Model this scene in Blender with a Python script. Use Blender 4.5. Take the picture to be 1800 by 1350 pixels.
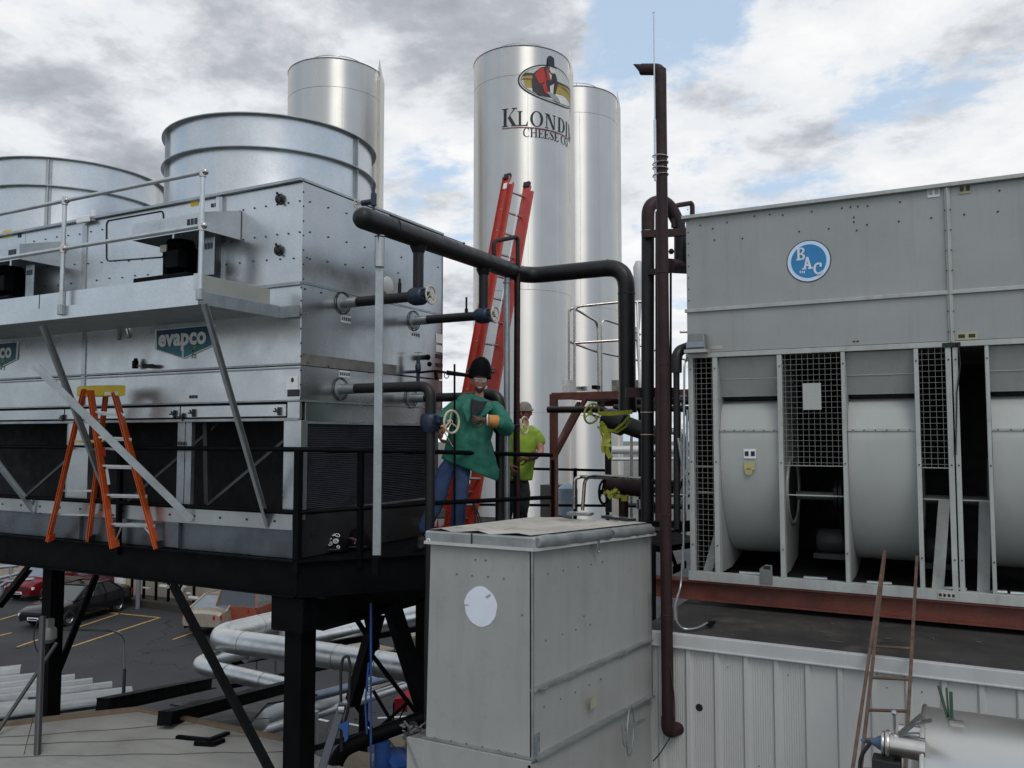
import bpy, bmesh, math, random
from mathutils import Vector, Matrix, noise
random.seed(7)
S = bpy.context.scene
for o in list(bpy.data.objects): bpy.data.objects.remove(o)
col = S.collection
R = math.radians

# ------------------------------------------------------------------ camera
YAW, PITCH, FPX = R(28.0), R(3.55), 1480.0
Ff = Vector((-math.sin(YAW), math.cos(YAW), 0)); Fr = Vector((math.cos(YAW), math.sin(YAW), 0)); Z = Vector((0, 0, 1))
Fw = Ff*math.cos(PITCH) + Z*math.sin(PITCH); Fu = -Ff*math.sin(PITCH) + Z*math.cos(PITCH)
cd = bpy.data.cameras.new('camera'); cam = bpy.data.objects.new('camera', cd); col.objects.link(cam)
cd.sensor_width = 36; cd.lens = 36*FPX/1800; cd.clip_start = .05; cd.clip_end = 3000
cam.matrix_world = Matrix((( Fr.x, Fu.x, -Fw.x, 0), (Fr.y, Fu.y, -Fw.y, 0), (Fr.z, Fu.z, -Fw.z, 0), (0, 0, 0, 1)))
S.camera = cam

# ------------------------------------------------------------------ sky and sun
SUN_EL, SUN_AZ = R(50), R(138)      # azimuth measured from +Y towards +X
sdir = Vector((math.sin(SUN_AZ)*math.cos(SUN_EL), math.cos(SUN_AZ)*math.cos(SUN_EL), math.sin(SUN_EL)))
W = bpy.data.worlds.new('World'); S.world = W; W.use_nodes = True
wn, wl = W.node_tree.nodes, W.node_tree.links; wn.clear()
def N(t, **k):
    n = wn.new(t)
    for a, b in k.items(): setattr(n, a, b)
    return n
def M_(op, a, b=None, c=None, clamp=False):
    n = N('ShaderNodeMath', operation=op); n.use_clamp = clamp
    for i, v in enumerate((a, b, c)):
        if v is None: continue
        if isinstance(v, (int, float)): n.inputs[i].default_value = v
        else: wl.new(v, n.inputs[i])
    return n.outputs[0]
out = N('ShaderNodeOutputWorld'); sky = N('ShaderNodeTexSky', sky_type='NISHITA')
sky.sun_disc = False; sky.sun_elevation = SUN_EL; sky.sun_rotation = SUN_AZ; sky.air_density = 1.0; sky.dust_density = 2.0
bg1 = N('ShaderNodeBackground'); bg1.inputs[1].default_value = 0.15; veil = N('ShaderNodeMix', data_type='RGBA'); veil.inputs[0].default_value = .62; wl.new(sky.outputs[0], veil.inputs[6]); veil.inputs[7].default_value = (4.3, 5.35, 6.5, 1); wl.new(veil.outputs[2], bg1.inputs[0])
tc = N('ShaderNodeTexCoord'); sp = N('ShaderNodeSeparateXYZ'); wl.new(tc.outputs['Generated'], sp.inputs[0])
zz = M_('ADD', M_('MAXIMUM', sp.outputs[2], 0.0), 0.22)
cx = M_('DIVIDE', sp.outputs[0], zz); cy = M_('DIVIDE', sp.outputs[1], zz)
cb = N('ShaderNodeCombineXYZ'); wl.new(cx, cb.inputs[0]); wl.new(cy, cb.inputs[1]); wl.new(M_('MULTIPLY', sp.outputs[2], 1.2), cb.inputs[2])
def fbm(scale, det, rough, off, dist=0.0):
    mp = N('ShaderNodeMapping'); wl.new(cb.outputs[0], mp.inputs[0]); mp.inputs[1].default_value = off
    n = N('ShaderNodeTexNoise'); n.inputs['Scale'].default_value = scale; n.inputs['Detail'].default_value = det
    n.inputs['Roughness'].default_value = rough; n.inputs['Distortion'].default_value = dist
    wl.new(mp.outputs[0], n.inputs['Vector']); return n.outputs[0]
def dotdir(px, py):
    d = (Fw + Fr*((px-900)/FPX) + Fu*((675-py)/FPX)).normalized()
    n = N('ShaderNodeVectorMath', operation='DOT_PRODUCT'); wl.new(tc.outputs['Generated'], n.inputs[0]); n.inputs[1].default_value = d
    return n.outputs['Value']
def blob(px, py, c0, c1):
    n = N('ShaderNodeMapRange', interpolation_type='SMOOTHSTEP'); wl.new(dotdir(px, py), n.inputs[0])
    n.inputs[1].default_value = c0; n.inputs[2].default_value = c1; return n.outputs[0]
big = fbm(1.15, 10, .60, (3.1, 1.7, 0.4), .1); mid = fbm(3.3, 10, .62, (7.7, 2.2, 5.0), .15)
cover = M_('ADD', M_('MULTIPLY', big, .46), M_('MULTIPLY', mid, .54))
# thick bank of cloud on the left, thinner patches to the right
cover = M_('ADD', cover, M_('MULTIPLY', blob(150, 100, .78, .97), .30))
cover = M_('ADD', cover, M_('MULTIPLY', blob(1650, 250, .86, .99), .105))
cover = M_('SUBTRACT', cover, M_('MULTIPLY', blob(1150, 75, .984, .9995), .17))
cover = M_('SUBTRACT', cover, M_('MULTIPLY', blob(755, 260, .984, .9995), .24))
cm = N('ShaderNodeMapRange', interpolation_type='SMOOTHSTEP'); wl.new(cover, cm.inputs[0]); cm.inputs[1].default_value = .47; cm.inputs[2].default_value = .555
dk = M_('ADD', M_('MULTIPLY', fbm(1.7, 10, .55, (1.3, 9.2, 2.0), .1), .5), M_('MULTIPLY', fbm(4.6, 12, .62, (4.3, 3.2, 7.0), .1), .5))
dk = M_('ADD', M_('MULTIPLY', M_('SUBTRACT', dk, .5), 1.5), M_('ADD', .515, 0.0))
dk = M_('ADD', M_('MULTIPLY', dk, 1.0), M_('MULTIPLY', blob(-150, 60, .70, .98), .08))
cr = N('ShaderNodeValToRGB'); wl.new(dk, cr.inputs[0]); e = cr.color_ramp.elements
e[0].position = .36; e[0].color = (1.0, 1.0, 1.0, 1); e[1].position = .86; e[1].color = (.33, .355, .40, 1)
m1 = e.new(.55); m1.color = (.84, .865, .90, 1); m2 = e.new(.69); m2.color = (.50, .53, .575, 1)
bg2 = N('ShaderNodeBackground'); wl.new(cr.outputs[0], bg2.inputs[0]); bg2.inputs[1].default_value = 0.98
mix = N('ShaderNodeMixShader'); wl.new(cm.outputs[0], mix.inputs[0]); wl.new(bg1.outputs[0], mix.inputs[1]); wl.new(bg2.outputs[0], mix.inputs[2])
wl.new(mix.outputs[0], out.inputs[0])
sl = bpy.data.lights.new('sun', 'SUN'); so = bpy.data.objects.new('sun', sl); col.objects.link(so)
sl.energy = .95; sl.angle = R(26); sl.color = (1, .965, .91); so.rotation_euler = sdir.to_track_quat('Z', 'Y').to_euler()
S.view_settings.view_transform = 'Standard'; S.view_settings.look = 'None'; S.view_settings.gamma = 1; S.view_settings.exposure = 0
S.view_settings.use_curve_mapping = False
S.render.engine = 'CYCLES'; S.cycles.max_bounces = 6; S.cycles.glossy_bounces = 4; S.cycles.diffuse_bounces = 3

# ------------------------------------------------------------------ pixel of the photograph -> point on a plane of the place
def ray(px, py): return Fw + Fr*((px-900)/FPX) + Fu*((675-py)/FPX)
def pX(px, py, x): d = ray(px, py); return d*(x/d.x)
def pY(px, py, y): d = ray(px, py); return d*(y/d.y)
def pZ(px, py, z): d = ray(px, py); return d*(z/d.z)
def pD(px, py, D): d = ray(px, py); return d*(D/d.dot(Ff))
def zat(x, y, py):
    D = Vector((x, y, 0)).dot(Ff); t = (675-py)/FPX; c, s = math.cos(PITCH), math.sin(PITCH)
    return D*(t*c+s)/(c-t*s)
def V(*a): return Vector(a)

# ------------------------------------------------------------------ materials
def mat(name, c, rough=.5, metal=0., var=.12, scale=6., bump=.0, bscale=40., streak=0., stcol=(.1, .09, .07), spangle=0., spec=.5, aniso=0., rvar=.1, stscale=(9, 9, .7), rust=0., rustcol=(.12, .04, .015), rscale=4., wav=0., dust=0.):
    m = bpy.data.materials.new(name); m.use_nodes = True; n = m.node_tree.nodes; l = m.node_tree.links
    b = n['Principled BSDF']; b.inputs['Metallic'].default_value = metal; b.inputs['Roughness'].default_value = rough
    b.inputs['Specular IOR Level'].default_value = spec
    t = n.new('ShaderNodeTexCoord'); geo = n.new('ShaderNodeNewGeometry')
    def nz(sc, det=5, vec=None, rg=.55):
        x = n.new('ShaderNodeTexNoise'); x.inputs['Scale'].default_value = sc; x.inputs['Detail'].default_value = det; x.inputs['Roughness'].default_value = rg
        l.new(vec or geo.outputs['Position'], x.inputs['Vector']); return x.outputs[0]
    def rng(src, a, b_, c0, d0):
        x = n.new('ShaderNodeMapRange'); l.new(src, x.inputs[0])
        for i, v in enumerate((a, b_, c0, d0)): x.inputs[i+1].default_value = v
        return x.outputs[0]
    def mixc(fac, a, b_):
        x = n.new('ShaderNodeMix'); x.data_type = 'RGBA'; l.new(fac, x.inputs[0])
        for i, v in ((6, a), (7, b_)):
            if isinstance(v, tuple): x.inputs[i].default_value = (*v[:3], 1)
            else: l.new(v, x.inputs[i])
        return x.outputs[2]
    lo = tuple(max(0, x*(1-var)) for x in c); hi = tuple(min(1, x*(1+var)) for x in c)
    cc = mixc(rng(nz(scale), .3, .7, 0, 1), lo, hi)
    if spangle:
        vo = n.new('ShaderNodeTexVoronoi'); vo.inputs['Scale'].default_value = 55; l.new(geo.outputs['Position'], vo.inputs['Vector'])
        sx = n.new('ShaderNodeSeparateColor'); l.new(vo.outputs['Color'], sx.inputs[0])
        k = n.new('ShaderNodeMath'); k.operation = 'MULTIPLY'; l.new(sx.outputs[0], k.inputs[0]); k.inputs[1].default_value = spangle
        cc = mixc(k.outputs[0], cc, tuple(x*.55 for x in c))
    if streak:
        mp = n.new('ShaderNodeMapping'); mp.inputs[3].default_value = stscale; l.new(geo.outputs['Position'], mp.inputs[0])
        cc = mixc(rng(nz(1.0, 6, mp.outputs[0], .65), .5, .8, 0, streak), cc, stcol)
    if rust: cc = mixc(rng(nz(rscale, 8, None, .7), .55, .68, 0, rust), cc, rustcol)
    if dust:
        sp_ = n.new('ShaderNodeSeparateXYZ'); l.new(geo.outputs['Normal'], sp_.inputs[0])
        k = n.new('ShaderNodeMath'); k.operation = 'MULTIPLY'; l.new(rng(sp_.outputs[2], .3, 1, 0, dust), k.inputs[0]); l.new(rng(nz(3, 8), .35, .65, .2, 1), k.inputs[1])
        cc = mixc(k.outputs[0], cc, (.16, .15, .13))
    l.new(cc, b.inputs['Base Color'])
    l.new(rng(nz(scale*1.7, 6), .3, .7, max(.03, rough-rvar), min(1, rough+rvar)), b.inputs['Roughness'])
    if aniso:
        b.inputs['Anisotropic'].default_value = aniso; b.inputs['Anisotropic Rotation'].default_value = .25
        tg = n.new('ShaderNodeTangent'); tg.direction_type = 'RADIAL'; tg.axis = 'Z'; l.new(tg.outputs[0], b.inputs['Tangent'])
    h = None
    if bump:
        bp = n.new('ShaderNodeBump'); bp.inputs['Strength'].default_value = bump; bp.inputs['Distance'].default_value = .01
        l.new(nz(bscale, 6), bp.inputs['Height']); h = bp.outputs[0]; l.new(h, b.inputs['Normal'])
    if wav:   # oil-canning of thin sheet
        bp = n.new('ShaderNodeBump'); bp.inputs['Strength'].default_value = 1.0; bp.inputs['Distance'].default_value = wav
        l.new(nz(1.1, 2), bp.inputs['Height']); 
        if h: l.new(h, bp.inputs['Normal'])
        l.new(bp.outputs[0], b.inputs['Normal'])
    return m
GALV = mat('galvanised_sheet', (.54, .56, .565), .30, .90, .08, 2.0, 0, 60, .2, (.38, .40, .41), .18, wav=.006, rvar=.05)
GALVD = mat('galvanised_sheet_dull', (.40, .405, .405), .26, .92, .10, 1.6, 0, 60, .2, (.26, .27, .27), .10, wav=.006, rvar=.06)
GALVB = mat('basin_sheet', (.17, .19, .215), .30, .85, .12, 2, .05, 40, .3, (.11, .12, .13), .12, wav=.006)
GALVS = mat('galvanised_section', (.36, .39, .40), .45, .85, .15, 5, .1, 50, .3, (.2, .21, .2), .2)
ALU = mat('aluminium_tube', (.50, .51, .51), .38, .9, .12, 8, .05, 60)
STEEL = mat('brushed_stainless', (.69, .672, .64), .42, 1.0, .015, .8, 0, 30, .40, (.52, .50, .46), aniso=.92, rvar=.02, stscale=(5.5, 5.5, .006))
STAIN = mat('stainless_tube', (.50, .47, .44), .28, 1.0, .1, 6)
TANK = mat('stainless_tank_skin', (.60, .58, .54), .34, .95, .07, 1.5, .02, 20, rvar=.06)
BLK = mat('black_painted_steel', (.0028, .0030, .0036), .6, 0, .35, 4, .15, 30, spec=.07)
BLKP = mat('black_pipe', (.0065, .006, .0065), .45, .05, .35, 5, .2, 60, rust=.25, rustcol=(.024, .014, .010), dust=.12, spec=.4)
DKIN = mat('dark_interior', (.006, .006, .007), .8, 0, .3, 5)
FILL = mat('dark_louvre', (.042, .045, .055), .5, 0, .2, 5, .1)
BRN = mat('rusty_brown_pipe', (.022, .0065, .007), .6, .0, .35, 6, .35, 50, rust=.5, rustcol=(.05, .018, .012), spec=.35)
RUSTB = mat('red_oxide_beam', (.12, .030, .018), .6, 0, .35, 4, .25, 40, streak=.5, stcol=(.05, .02, .014), rust=.4, rustcol=(.10, .05, .03))
RUSTD = mat('red_oxide_frame', (.115, .036, .024), .65, 0, .3, 5, .3, 50, rust=.5, rustcol=(.06, .03, .02))
RUSTL = mat('rusty_ladder_steel', (.10, .062, .042), .7, .2, .35, 12, .4, 80)
BACP = mat('grey_green_paint', (.285, .295, .285), .42, .1, .08, 1.4, .05, 30, .42, (.20, .19, .165), stscale=(13, 13, .5), rvar=.06, wav=.006, rust=.10, rustcol=(.14, .12, .09), rscale=9)
BACF = mat('grey_frame_paint', (.37, .38, .36), .45, .1, .1, 4, .1, 40, .35, (.16, .14, .11), rust=.2, rustcol=(.15, .09, .05), rscale=11)
BACV = mat('grey_scroll_paint', (.365, .375, .355), .5, .05, .06, 2, .05, 20, .15, (.22, .22, .19))
BOXP = mat('box_grey_paint', (.31, .312, .292), .5, .12, .07, 1.3, .06, 30, .38, (.20, .195, .175), wav=.008, rust=.12, rustcol=(.13, .11, .09), rscale=12)
BOXS = mat('box_lid_galv', (.33, .345, .34), .42, .7, .2, 5, .15, 30, .3, (.2, .18, .15))
LIDT = mat('weathered_lid_top', (.40, .37, .32), .75, .1, .25, 2.2, .2, 30, rust=.8, rustcol=(.17, .135, .10), rscale=2.6)
SILV = mat('silver_sealant', (.45, .46, .46), .35, .8, .3, 14, .9, 45)
WALLP = mat('wall_panel_paint', (.47, .47, .455), .5, .05, .05, 1.0, .03, 20, .22, (.33, .33, .31))
FLASH = mat('flashing_paint', (.46, .46, .45), .45, .1, .07, 3, .03, 20, .3, (.3, .28, .24))
ROOFD = mat('black_roof_membrane', (.026, .024, .021), .7, 0, .5, 2.4, .5, 18, rust=.7, rustcol=(.075, .065, .052), rscale=1.7)
ROOFW = mat('dirty_white_membrane', (.31, .305, .28), .75, 0, .16, 1.3, .35, 12, .45, (.14, .13, .11), stscale=(.5, 2.6, 1), rust=.4, rustcol=(.17, .155, .13), rscale=1.2)
ROOFC = mat('corrugated_roof_sheet', (.50, .50, .48), .45, .5, .1, 3, .1, 20, .3, (.25, .24, .22))
ASPH = mat('asphalt', (.022, .0225, .0245), .82, 0, .25, .35, .5, 22, rust=.5, rustcol=(.036, .035, .036), rscale=.45)
YELP = mat('yellow_line_paint', (.42, .25, .07), .7, 0, .25, 4)
WHTP = mat('white_line_paint', (.5, .5, .47), .7, 0, .25, 4)
BEIGE = mat('beige_wall', (.36, .30, .24), .7, 0, .08, .8, .1, 10, .3, (.25, .2, .15))
TANW = mat('tan_wall', (.50, .33, .17), .7, 0, .08, .8)
ORG = mat('orange_fibreglass', (.52, .085, .016), .38, 0, .1, 8, .05, 60, .15, (.35, .07, .02))
RED = mat('red_fibreglass', (.38, .035, .02), .36, 0, .1, 8, .05, 60, .25, (.28, .03, .02))
YEL = mat('yellow_plastic', (.58, .42, .015), .45, 0, .1, 10)
RUB = mat('black_rubber', (.012, .012, .012), .7, 0, .2, 20)
CREAM = mat('handwheel_paint', (.50, .42, .30), .5, 0, .2, 20)
BLUE = mat('blue_valve_paint', (.008, .016, .038), .42, 0, .3, 18, .3, 60)
BLUET = mat('blue_strap', (.012, .06, .23), .6, 0, .25, 8)
TAPE = mat('yellow_caution_tape', (.28, .30, .025), .5, 0, .15, 14)
WHITE = mat('white_label', (.68, .69, .68), .5, 0, .05, 10)
WHITEP = mat('white_paint_patch', (.62, .66, .72), .6, 0, .05, 6, .1, 40)
INK = mat('black_print', (.012, .012, .014), .5, 0, .1, 10)
INKB = mat('navy_print', (.012, .02, .06), .5, 0, .1, 10)
JACK = mat('green_welding_jacket', (.012, .125, .085), .75, 0, .25, 9, .6, 26)
JEAN = mat('blue_denim', (.025, .05, .12), .85, 0, .3, 10, .5, 40)
SKIN = mat('skin', (.40, .19, .13), .55, 0, .1, 12)
HAIR = mat('dark_hair', (.03, .018, .012), .8, 0, .3, 40, .4, 80)
LEATH = mat('glove_leather_tan', (.46, .21, .055), .75, 0, .2, 20, .3, 60)
LEATD = mat('glove_leather_brown', (.10, .05, .028), .75, 0, .25, 20, .4, 60)
LIME = mat('lime_shirt', (.24, .37, .035), .8, 0, .15, 9, .5, 22)
PANT = mat('dark_work_trousers', (.020, .021, .024), .85, 0, .3, 12, .4, 40)
CAPM = mat('grey_cap_cloth', (.22, .19, .165), .8, 0, .15, 14, .3, 50)
SHIRT = mat('black_tshirt', (.012, .012, .014), .85, 0, .2, 12)
GLAS = mat('dark_glass', (.02, .025, .03), .08, 0, .1, 5, spec=.9)
GLASL = mat('pale_windscreen', (.16, .19, .21), .1, .3, .15, 3, spec=.9)
BACB = mat('badge_blue', (.015, .19, .42), .4, 0, .06, 8)
BACW = mat('badge_pale_ring', (.55, .68, .85), .4, 0, .03, 8)
NAVY = mat('sign_navy', (.006, .05, .11), .4, 0, .25, 3)
TEAL = mat('sign_teal', (.006, .10, .14), .4, 0, .25, 3)
LGREEN = mat('sign_leaf_green', (.13, .25, .14), .5)
TANP = mat('tan_card', (.45, .30, .13), .7)

# ------------------------------------------------------------------ mesh builder
class MB:
    def __init__(s): s.v = []; s.f = []; s.m = Matrix(); s.g = []; s.dep = 0
    def add(s, vs, fs):
        n = len(s.v); s.g += [] if s.dep > 1 else [(n, len(s.f))]; s.dep += s.dep > 0; s.v += [tuple(s.m @ Vector(p)) for p in vs]; s.f += [tuple(n+i for i in f) for f in fs]; return s
    def box(s, x0, x1, y0, y1, z0, z1):
        x0, x1 = sorted((x0, x1)); y0, y1 = sorted((y0, y1)); z0, z1 = sorted((z0, z1))
        return s.add([(x0,y0,z0),(x1,y0,z0),(x1,y1,z0),(x0,y1,z0),(x0,y0,z1),(x1,y0,z1),(x1,y1,z1),(x0,y1,z1)],
              [(0,3,2,1),(4,5,6,7),(0,1,5,4),(1,2,6,5),(2,3,7,6),(3,0,4,7)])
    def bar(s, a, b, w, h, up=None):
        a, b = Vector(a), Vector(b); d = (b-a).normalized(); u = Vector(up) if up is not None else Z
        if abs(d.dot(u)) > .98: u = Vector((0, 1, 0)) if up is None else Vector((1, 0, 0))
        x = d.cross(u).normalized()*w/2; y = x.cross(d).normalized()*h/2
        vs = [p+i*x+j*y for p in (a, b) for i, j in ((-1,-1),(1,-1),(1,1),(-1,1))]
        return s.add(vs, [(3,2,1,0),(4,5,6,7),(0,1,5,4),(1,2,6,5),(2,3,7,6),(3,0,4,7)])
    def chan(s, a, b, w, h, t=.006, up=None, flip=1):   # C section: web w, flanges h
        s.dep = 1
        a, b = Vector(a), Vector(b); d = (b-a).normalized(); u = Vector(up) if up is not None else Z
        if abs(d.dot(u)) > .98: u = Vector((0, 1, 0))
        x = d.cross(u).normalized(); y = x.cross(d).normalized()
        s.bar(a, b, w, t, y); o1 = x*(w/2-t/2)+y*flip*(h/2+t/2)
        s.bar(a+o1, b+o1, t, h, y); o2 = -x*(w/2-t/2)+y*flip*(h/2+t/2); s.bar(a+o2, b+o2, t, h, y); s.dep = 0; return s
    def ibeam(s, a, b, w, h, t=.014):
        s.dep = 1
        a, b = Vector(a), Vector(b)
        s.bar(a+Z*(h/2-t/2), b+Z*(h/2-t/2), w, t); s.bar(a-Z*(h/2-t/2), b-Z*(h/2-t/2), w, t); s.bar(a, b, t*.7, h-2*t); s.dep = 0; return s
    def tube(s, pts, r, n=14, cap=True, bend=0, rr=None):
        pts = [Vector(p) for p in pts]
        if bend:
            q = [pts[0]]
            for i in range(1, len(pts)-1):
                p0, p, p1 = pts[i-1], pts[i], pts[i+1]; a = (p0-p); c = (p1-p)
                k = min(bend, a.length*.49, c.length*.49); A = p+a.normalized()*k; C = p+c.normalized()*k
                for j in range(9):
                    t = j/8; q.append(A*(1-t)**2 + p*2*t*(1-t) + C*t*t)
            q.append(pts[-1]); pts = q
        d = (pts[1]-pts[0]).normalized(); u = Z if abs(d.z) < .9 else Vector((1, 0, 0)); x = d.cross(u).normalized()
        rings = []; 
        for i, p in enumerate(pts):
            t = (pts[min(i+1, len(pts)-1)]-pts[max(i-1, 0)]).normalized()
            x = (x - t*x.dot(t)).normalized(); y = t.cross(x); q = rr[i] if rr else r
            rings.append([p + x*q*math.cos(2*math.pi*k/n) + y*q*math.sin(2*math.pi*k/n) for k in range(n)])
        vs = [v for rg in rings for v in rg]; fs = []
        for i in range(len(rings)-1):
            for k in range(n): fs.append((i*n+k, i*n+(k+1)%n, (i+1)*n+(k+1)%n, (i+1)*n+k))
        if cap: fs += [tuple(reversed(range(n))), tuple((len(rings)-1)*n+k for k in range(n))]
        return s.add(vs, fs)
    def lathe(s, prof, c, axis=Z, n=48, a0=0, a1=2*math.pi, ref=None):  # prof: (r, h) along axis
        axis = Vector(axis).normalized(); u = Vector(ref) if ref is not None else (Vector((1,0,0)) if abs(axis.x) < .9 else Z)
        x = (u-axis*u.dot(axis)).normalized(); y = axis.cross(x); c = Vector(c); full = abs(a1-a0-2*math.pi) < 1e-6; m = n if full else n+1
        vs = [c+axis*h+(x*math.cos(a0+(a1-a0)*k/n)+y*math.sin(a0+(a1-a0)*k/n))*r for r, h in prof for k in range(m)]
        fs = []
        for i in range(len(prof)-1):
            for k in range(n):
                k2 = (k+1) % m; fs.append((i*m+k, i*m+k2, (i+1)*m+k2, (i+1)*m+k))
        return s.add(vs, fs)
    def torus(s, c, axis, Rr, r, n=28, k=8):
        axis = Vector(axis).normalized(); u = Z if abs(axis.z) < .9 else Vector((1, 0, 0)); x = axis.cross(u).normalized(); y = axis.cross(x)
        c = Vector(c); vs = []; fs = []
        for i in range(n):
            a = 2*math.pi*i/n; d = x*math.cos(a)+y*math.sin(a)
            for j in range(k):
                b = 2*math.pi*j/k; vs.append(c+d*(Rr+r*math.cos(b))+axis*r*math.sin(b))
        for i in range(n):
            for j in range(k): fs.append((i*k+j, ((i+1)%n)*k+j, ((i+1)%n)*k+(j+1)%k, i*k+(j+1)%k))
        return s.add(vs, fs)
    def ball(s, c, r, n=10, sc=(1, 1, 1)):
        c = Vector(c); vs = [c+Vector((0, 0, r*sc[2]))]; fs = []
        m = n//2+1
        for i in range(1, m):
            t = math.pi*i/m
            for k in range(n): a = 2*math.pi*k/n; vs.append(c+Vector((r*sc[0]*math.sin(t)*math.cos(a), r*sc[1]*math.sin(t)*math.sin(a), r*sc[2]*math.cos(t))))
        vs.append(c-Vector((0, 0, r*sc[2]))); L = len(vs)-1
        for k in range(n): fs.append((0, 1+k, 1+(k+1)%n)); fs.append((L, 1+(m-2)*n+(k+1)%n, 1+(m-2)*n+k))
        for i in range(m-2):
            for k in range(n): fs.append((1+i*n+k, 1+(i+1)*n+k, 1+(i+1)*n+(k+1)%n, 1+i*n+(k+1)%n))
        return s.add(vs, fs)
    def prism(s, poly, off):   # planar polygon (3D points) extruded by off
        off = Vector(off); p = [Vector(q) for q in poly]; n = len(p)
        return s.add(p+[q+off for q in p], [tuple(reversed(range(n))), tuple(range(n, 2*n))]+[(i, (i+1)%n, n+(i+1)%n, n+i) for i in range(n)])
    def sheet(s, rows):
        n = len(rows[0]); vs = [v for r_ in rows for v in r_]
        return s.add(vs, [(i*n+k, i*n+k+1, (i+1)*n+k+1, (i+1)*n+k) for i in range(len(rows)-1) for k in range(n-1)])
    def build(s, name, m, parent=None, smooth=False, bevel=0, loc=None, solid=0, ang=40):
        if name in SPLIT and len(s.g) > 1 and loc is None:
            res = []
            for i, (v0, f0) in enumerate(s.g):
                v1, f1 = s.g[i+1] if i+1 < len(s.g) else (len(s.v), len(s.f))
                q = MB(); q.v = s.v[v0:v1]; q.f = [tuple(k-v0 for k in f) for f in s.f[f0:f1]]; res.append(q.build(name, m, parent, smooth, bevel, None, solid, ang))
            return res[0]
        me = bpy.data.meshes.new(name); off = Vector((0, 0, 0))
        if parent is not None: off = WL.get(parent.name, Vector((0, 0, 0)))
        elif loc is not None: off = Vector(loc)
        me.from_pydata([tuple(Vector(v)-off) for v in s.v], [], s.f); me.validate()
        bm = bmesh.new(); bm.from_mesh(me); bmesh.ops.recalc_face_normals(bm, faces=bm.faces); bm.to_mesh(me); bm.free()
        if m: me.materials.append(m)
        o = bpy.data.objects.new(name, me); col.objects.link(o)
        if name in STUFF: o['kind'] = 'stuff'
        if parent is not None: o.parent = parent; WL[o.name] = off
        else: o.location = off; WL[o.name] = off
        if smooth:
            for p in me.polygons: p.use_smooth = True
            me.set_sharp_from_angle(angle=R(ang))
        if solid: md = o.modifiers.new('solid', 'SOLIDIFY'); md.thickness = solid
        if bevel:
            md = o.modifiers.new('bevel', 'BEVEL'); md.width = bevel; md.segments = 2; md.limit_method = 'ANGLE'; md.angle_limit = R(40)
        return o
WL = {}
SPLIT = set('girder floor_beam inner_brace corner_trim edge_channel clamp_bar ledge end_trim weld_bead louvre_frame leg chord hanger_rod base_plate saddle eye iris corner_brace spreader green_strip inner_wall floor_rail drip_edge roof_edge membrane_seam weld_seam plate_seam downpipe foot_plate joint_strip bypass_loop jacket_band seam_flange painted_line motor_strut drain_nipple lapel'.split())
STUFF = set('bolt screw rivet print rail_hole cooling_fin fittings'.split())
def thing(name, loc, label, cat, group=None):
    o = bpy.data.objects.new(name, None); o.empty_display_size = .2; col.objects.link(o); o.location = loc; WL[o.name] = Vector(loc)
    return tag(o, label, cat, group)
def tag(o, label=None, cat=None, group=None, kind=None):
    for k, v in (('label', label), ('category', cat), ('group', group), ('kind', kind)):
        if v: o[k] = v
    return o
def copy_tree(o, parent=None):
    c = o.copy(); col.objects.link(c); c.parent = parent; WL[c.name] = WL[o.name].copy()
    for ch in o.children: copy_tree(ch, c)
    return c
def struct(o): o['kind'] = 'structure'; return o
def textmb(txt, size, org, xd, yd, depth=.002, bold=0., mb=None, space=1.0):
    cu = bpy.data.curves.new('t', 'FONT'); cu.body = txt; cu.size = size; cu.extrude = depth; cu.offset = bold; cu.resolution_u = 3; cu.space_character = space
    ob = bpy.data.objects.new('t', cu); col.objects.link(ob); dg = bpy.context.evaluated_depsgraph_get(); me = ob.evaluated_get(dg).to_mesh()
    xd = Vector(xd).normalized(); yd = Vector(yd).normalized(); nd = xd.cross(yd); org = Vector(org); mb = mb or MB()
    mb.add([org+xd*v.co.x+yd*v.co.y+nd*(v.co.z+depth) for v in me.vertices], [tuple(p.vertices) for p in me.polygons])
    bpy.data.objects.remove(ob); return mb
def disc(mb, c, nrm, r, t=.004, n=40, up=Z, sy=1):
    nrm = Vector(nrm).normalized(); x = Vector(up).cross(nrm).normalized(); y = nrm.cross(x); c = Vector(c)
    return mb.prism([c+x*r*math.cos(2*math.pi*k/n)+y*r*sy*math.sin(2*math.pi*k/n) for k in range(n)], nrm*t)
# ================================================================== SETTING
G = -7.6
m = MB(); m.add([(-600,-200,G-.02),(600,-200,G-.02),(600,1200,G-.02),(-600,1200,G-.02)], [(0,1,2,3)])
struct(m.build('ground', mat('far_ground', (.10,.10,.085), .9, 0, .3, .05)))
TARS = mat('tar_seam_black', (.010,.010,.011), .5)
m = MB(); m.box(-75, 30, -6, 60, G-.015, G)
LOT = struct(m.build('parking_lot', ASPH))
def line(pts, mt, w=.11):
    m = MB()
    for a, b in zip(pts, pts[1:]):
        a, b = pZ(*a, G+.004), pZ(*b, G+.004); m.bar(a, b, w, .004)
    o = m.build('painted_line', mt, LOT); return o
line([(185,1076),(281,1085.5)], YELP); line([(281,1085.5),(118,1139)], YELP); line([(211,1078),(132,1104)], YELP); line([(100,1113),(30,1137)], YELP)
line([(186,1040),(238,1048)], YELP); line([(350,1108),(304,1124)], YELP); line([(80,1066),(0,1089)], YELP); line([(20,1112),(0,1117)], YELP)
line([(552,1262),(577,1268)], WHTP); line([(455,1288),(500,1271)], WHTP); line([(612,1272),(672,1283)], WHTP); line([(664,1262),(720,1259)], WHTP)
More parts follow.
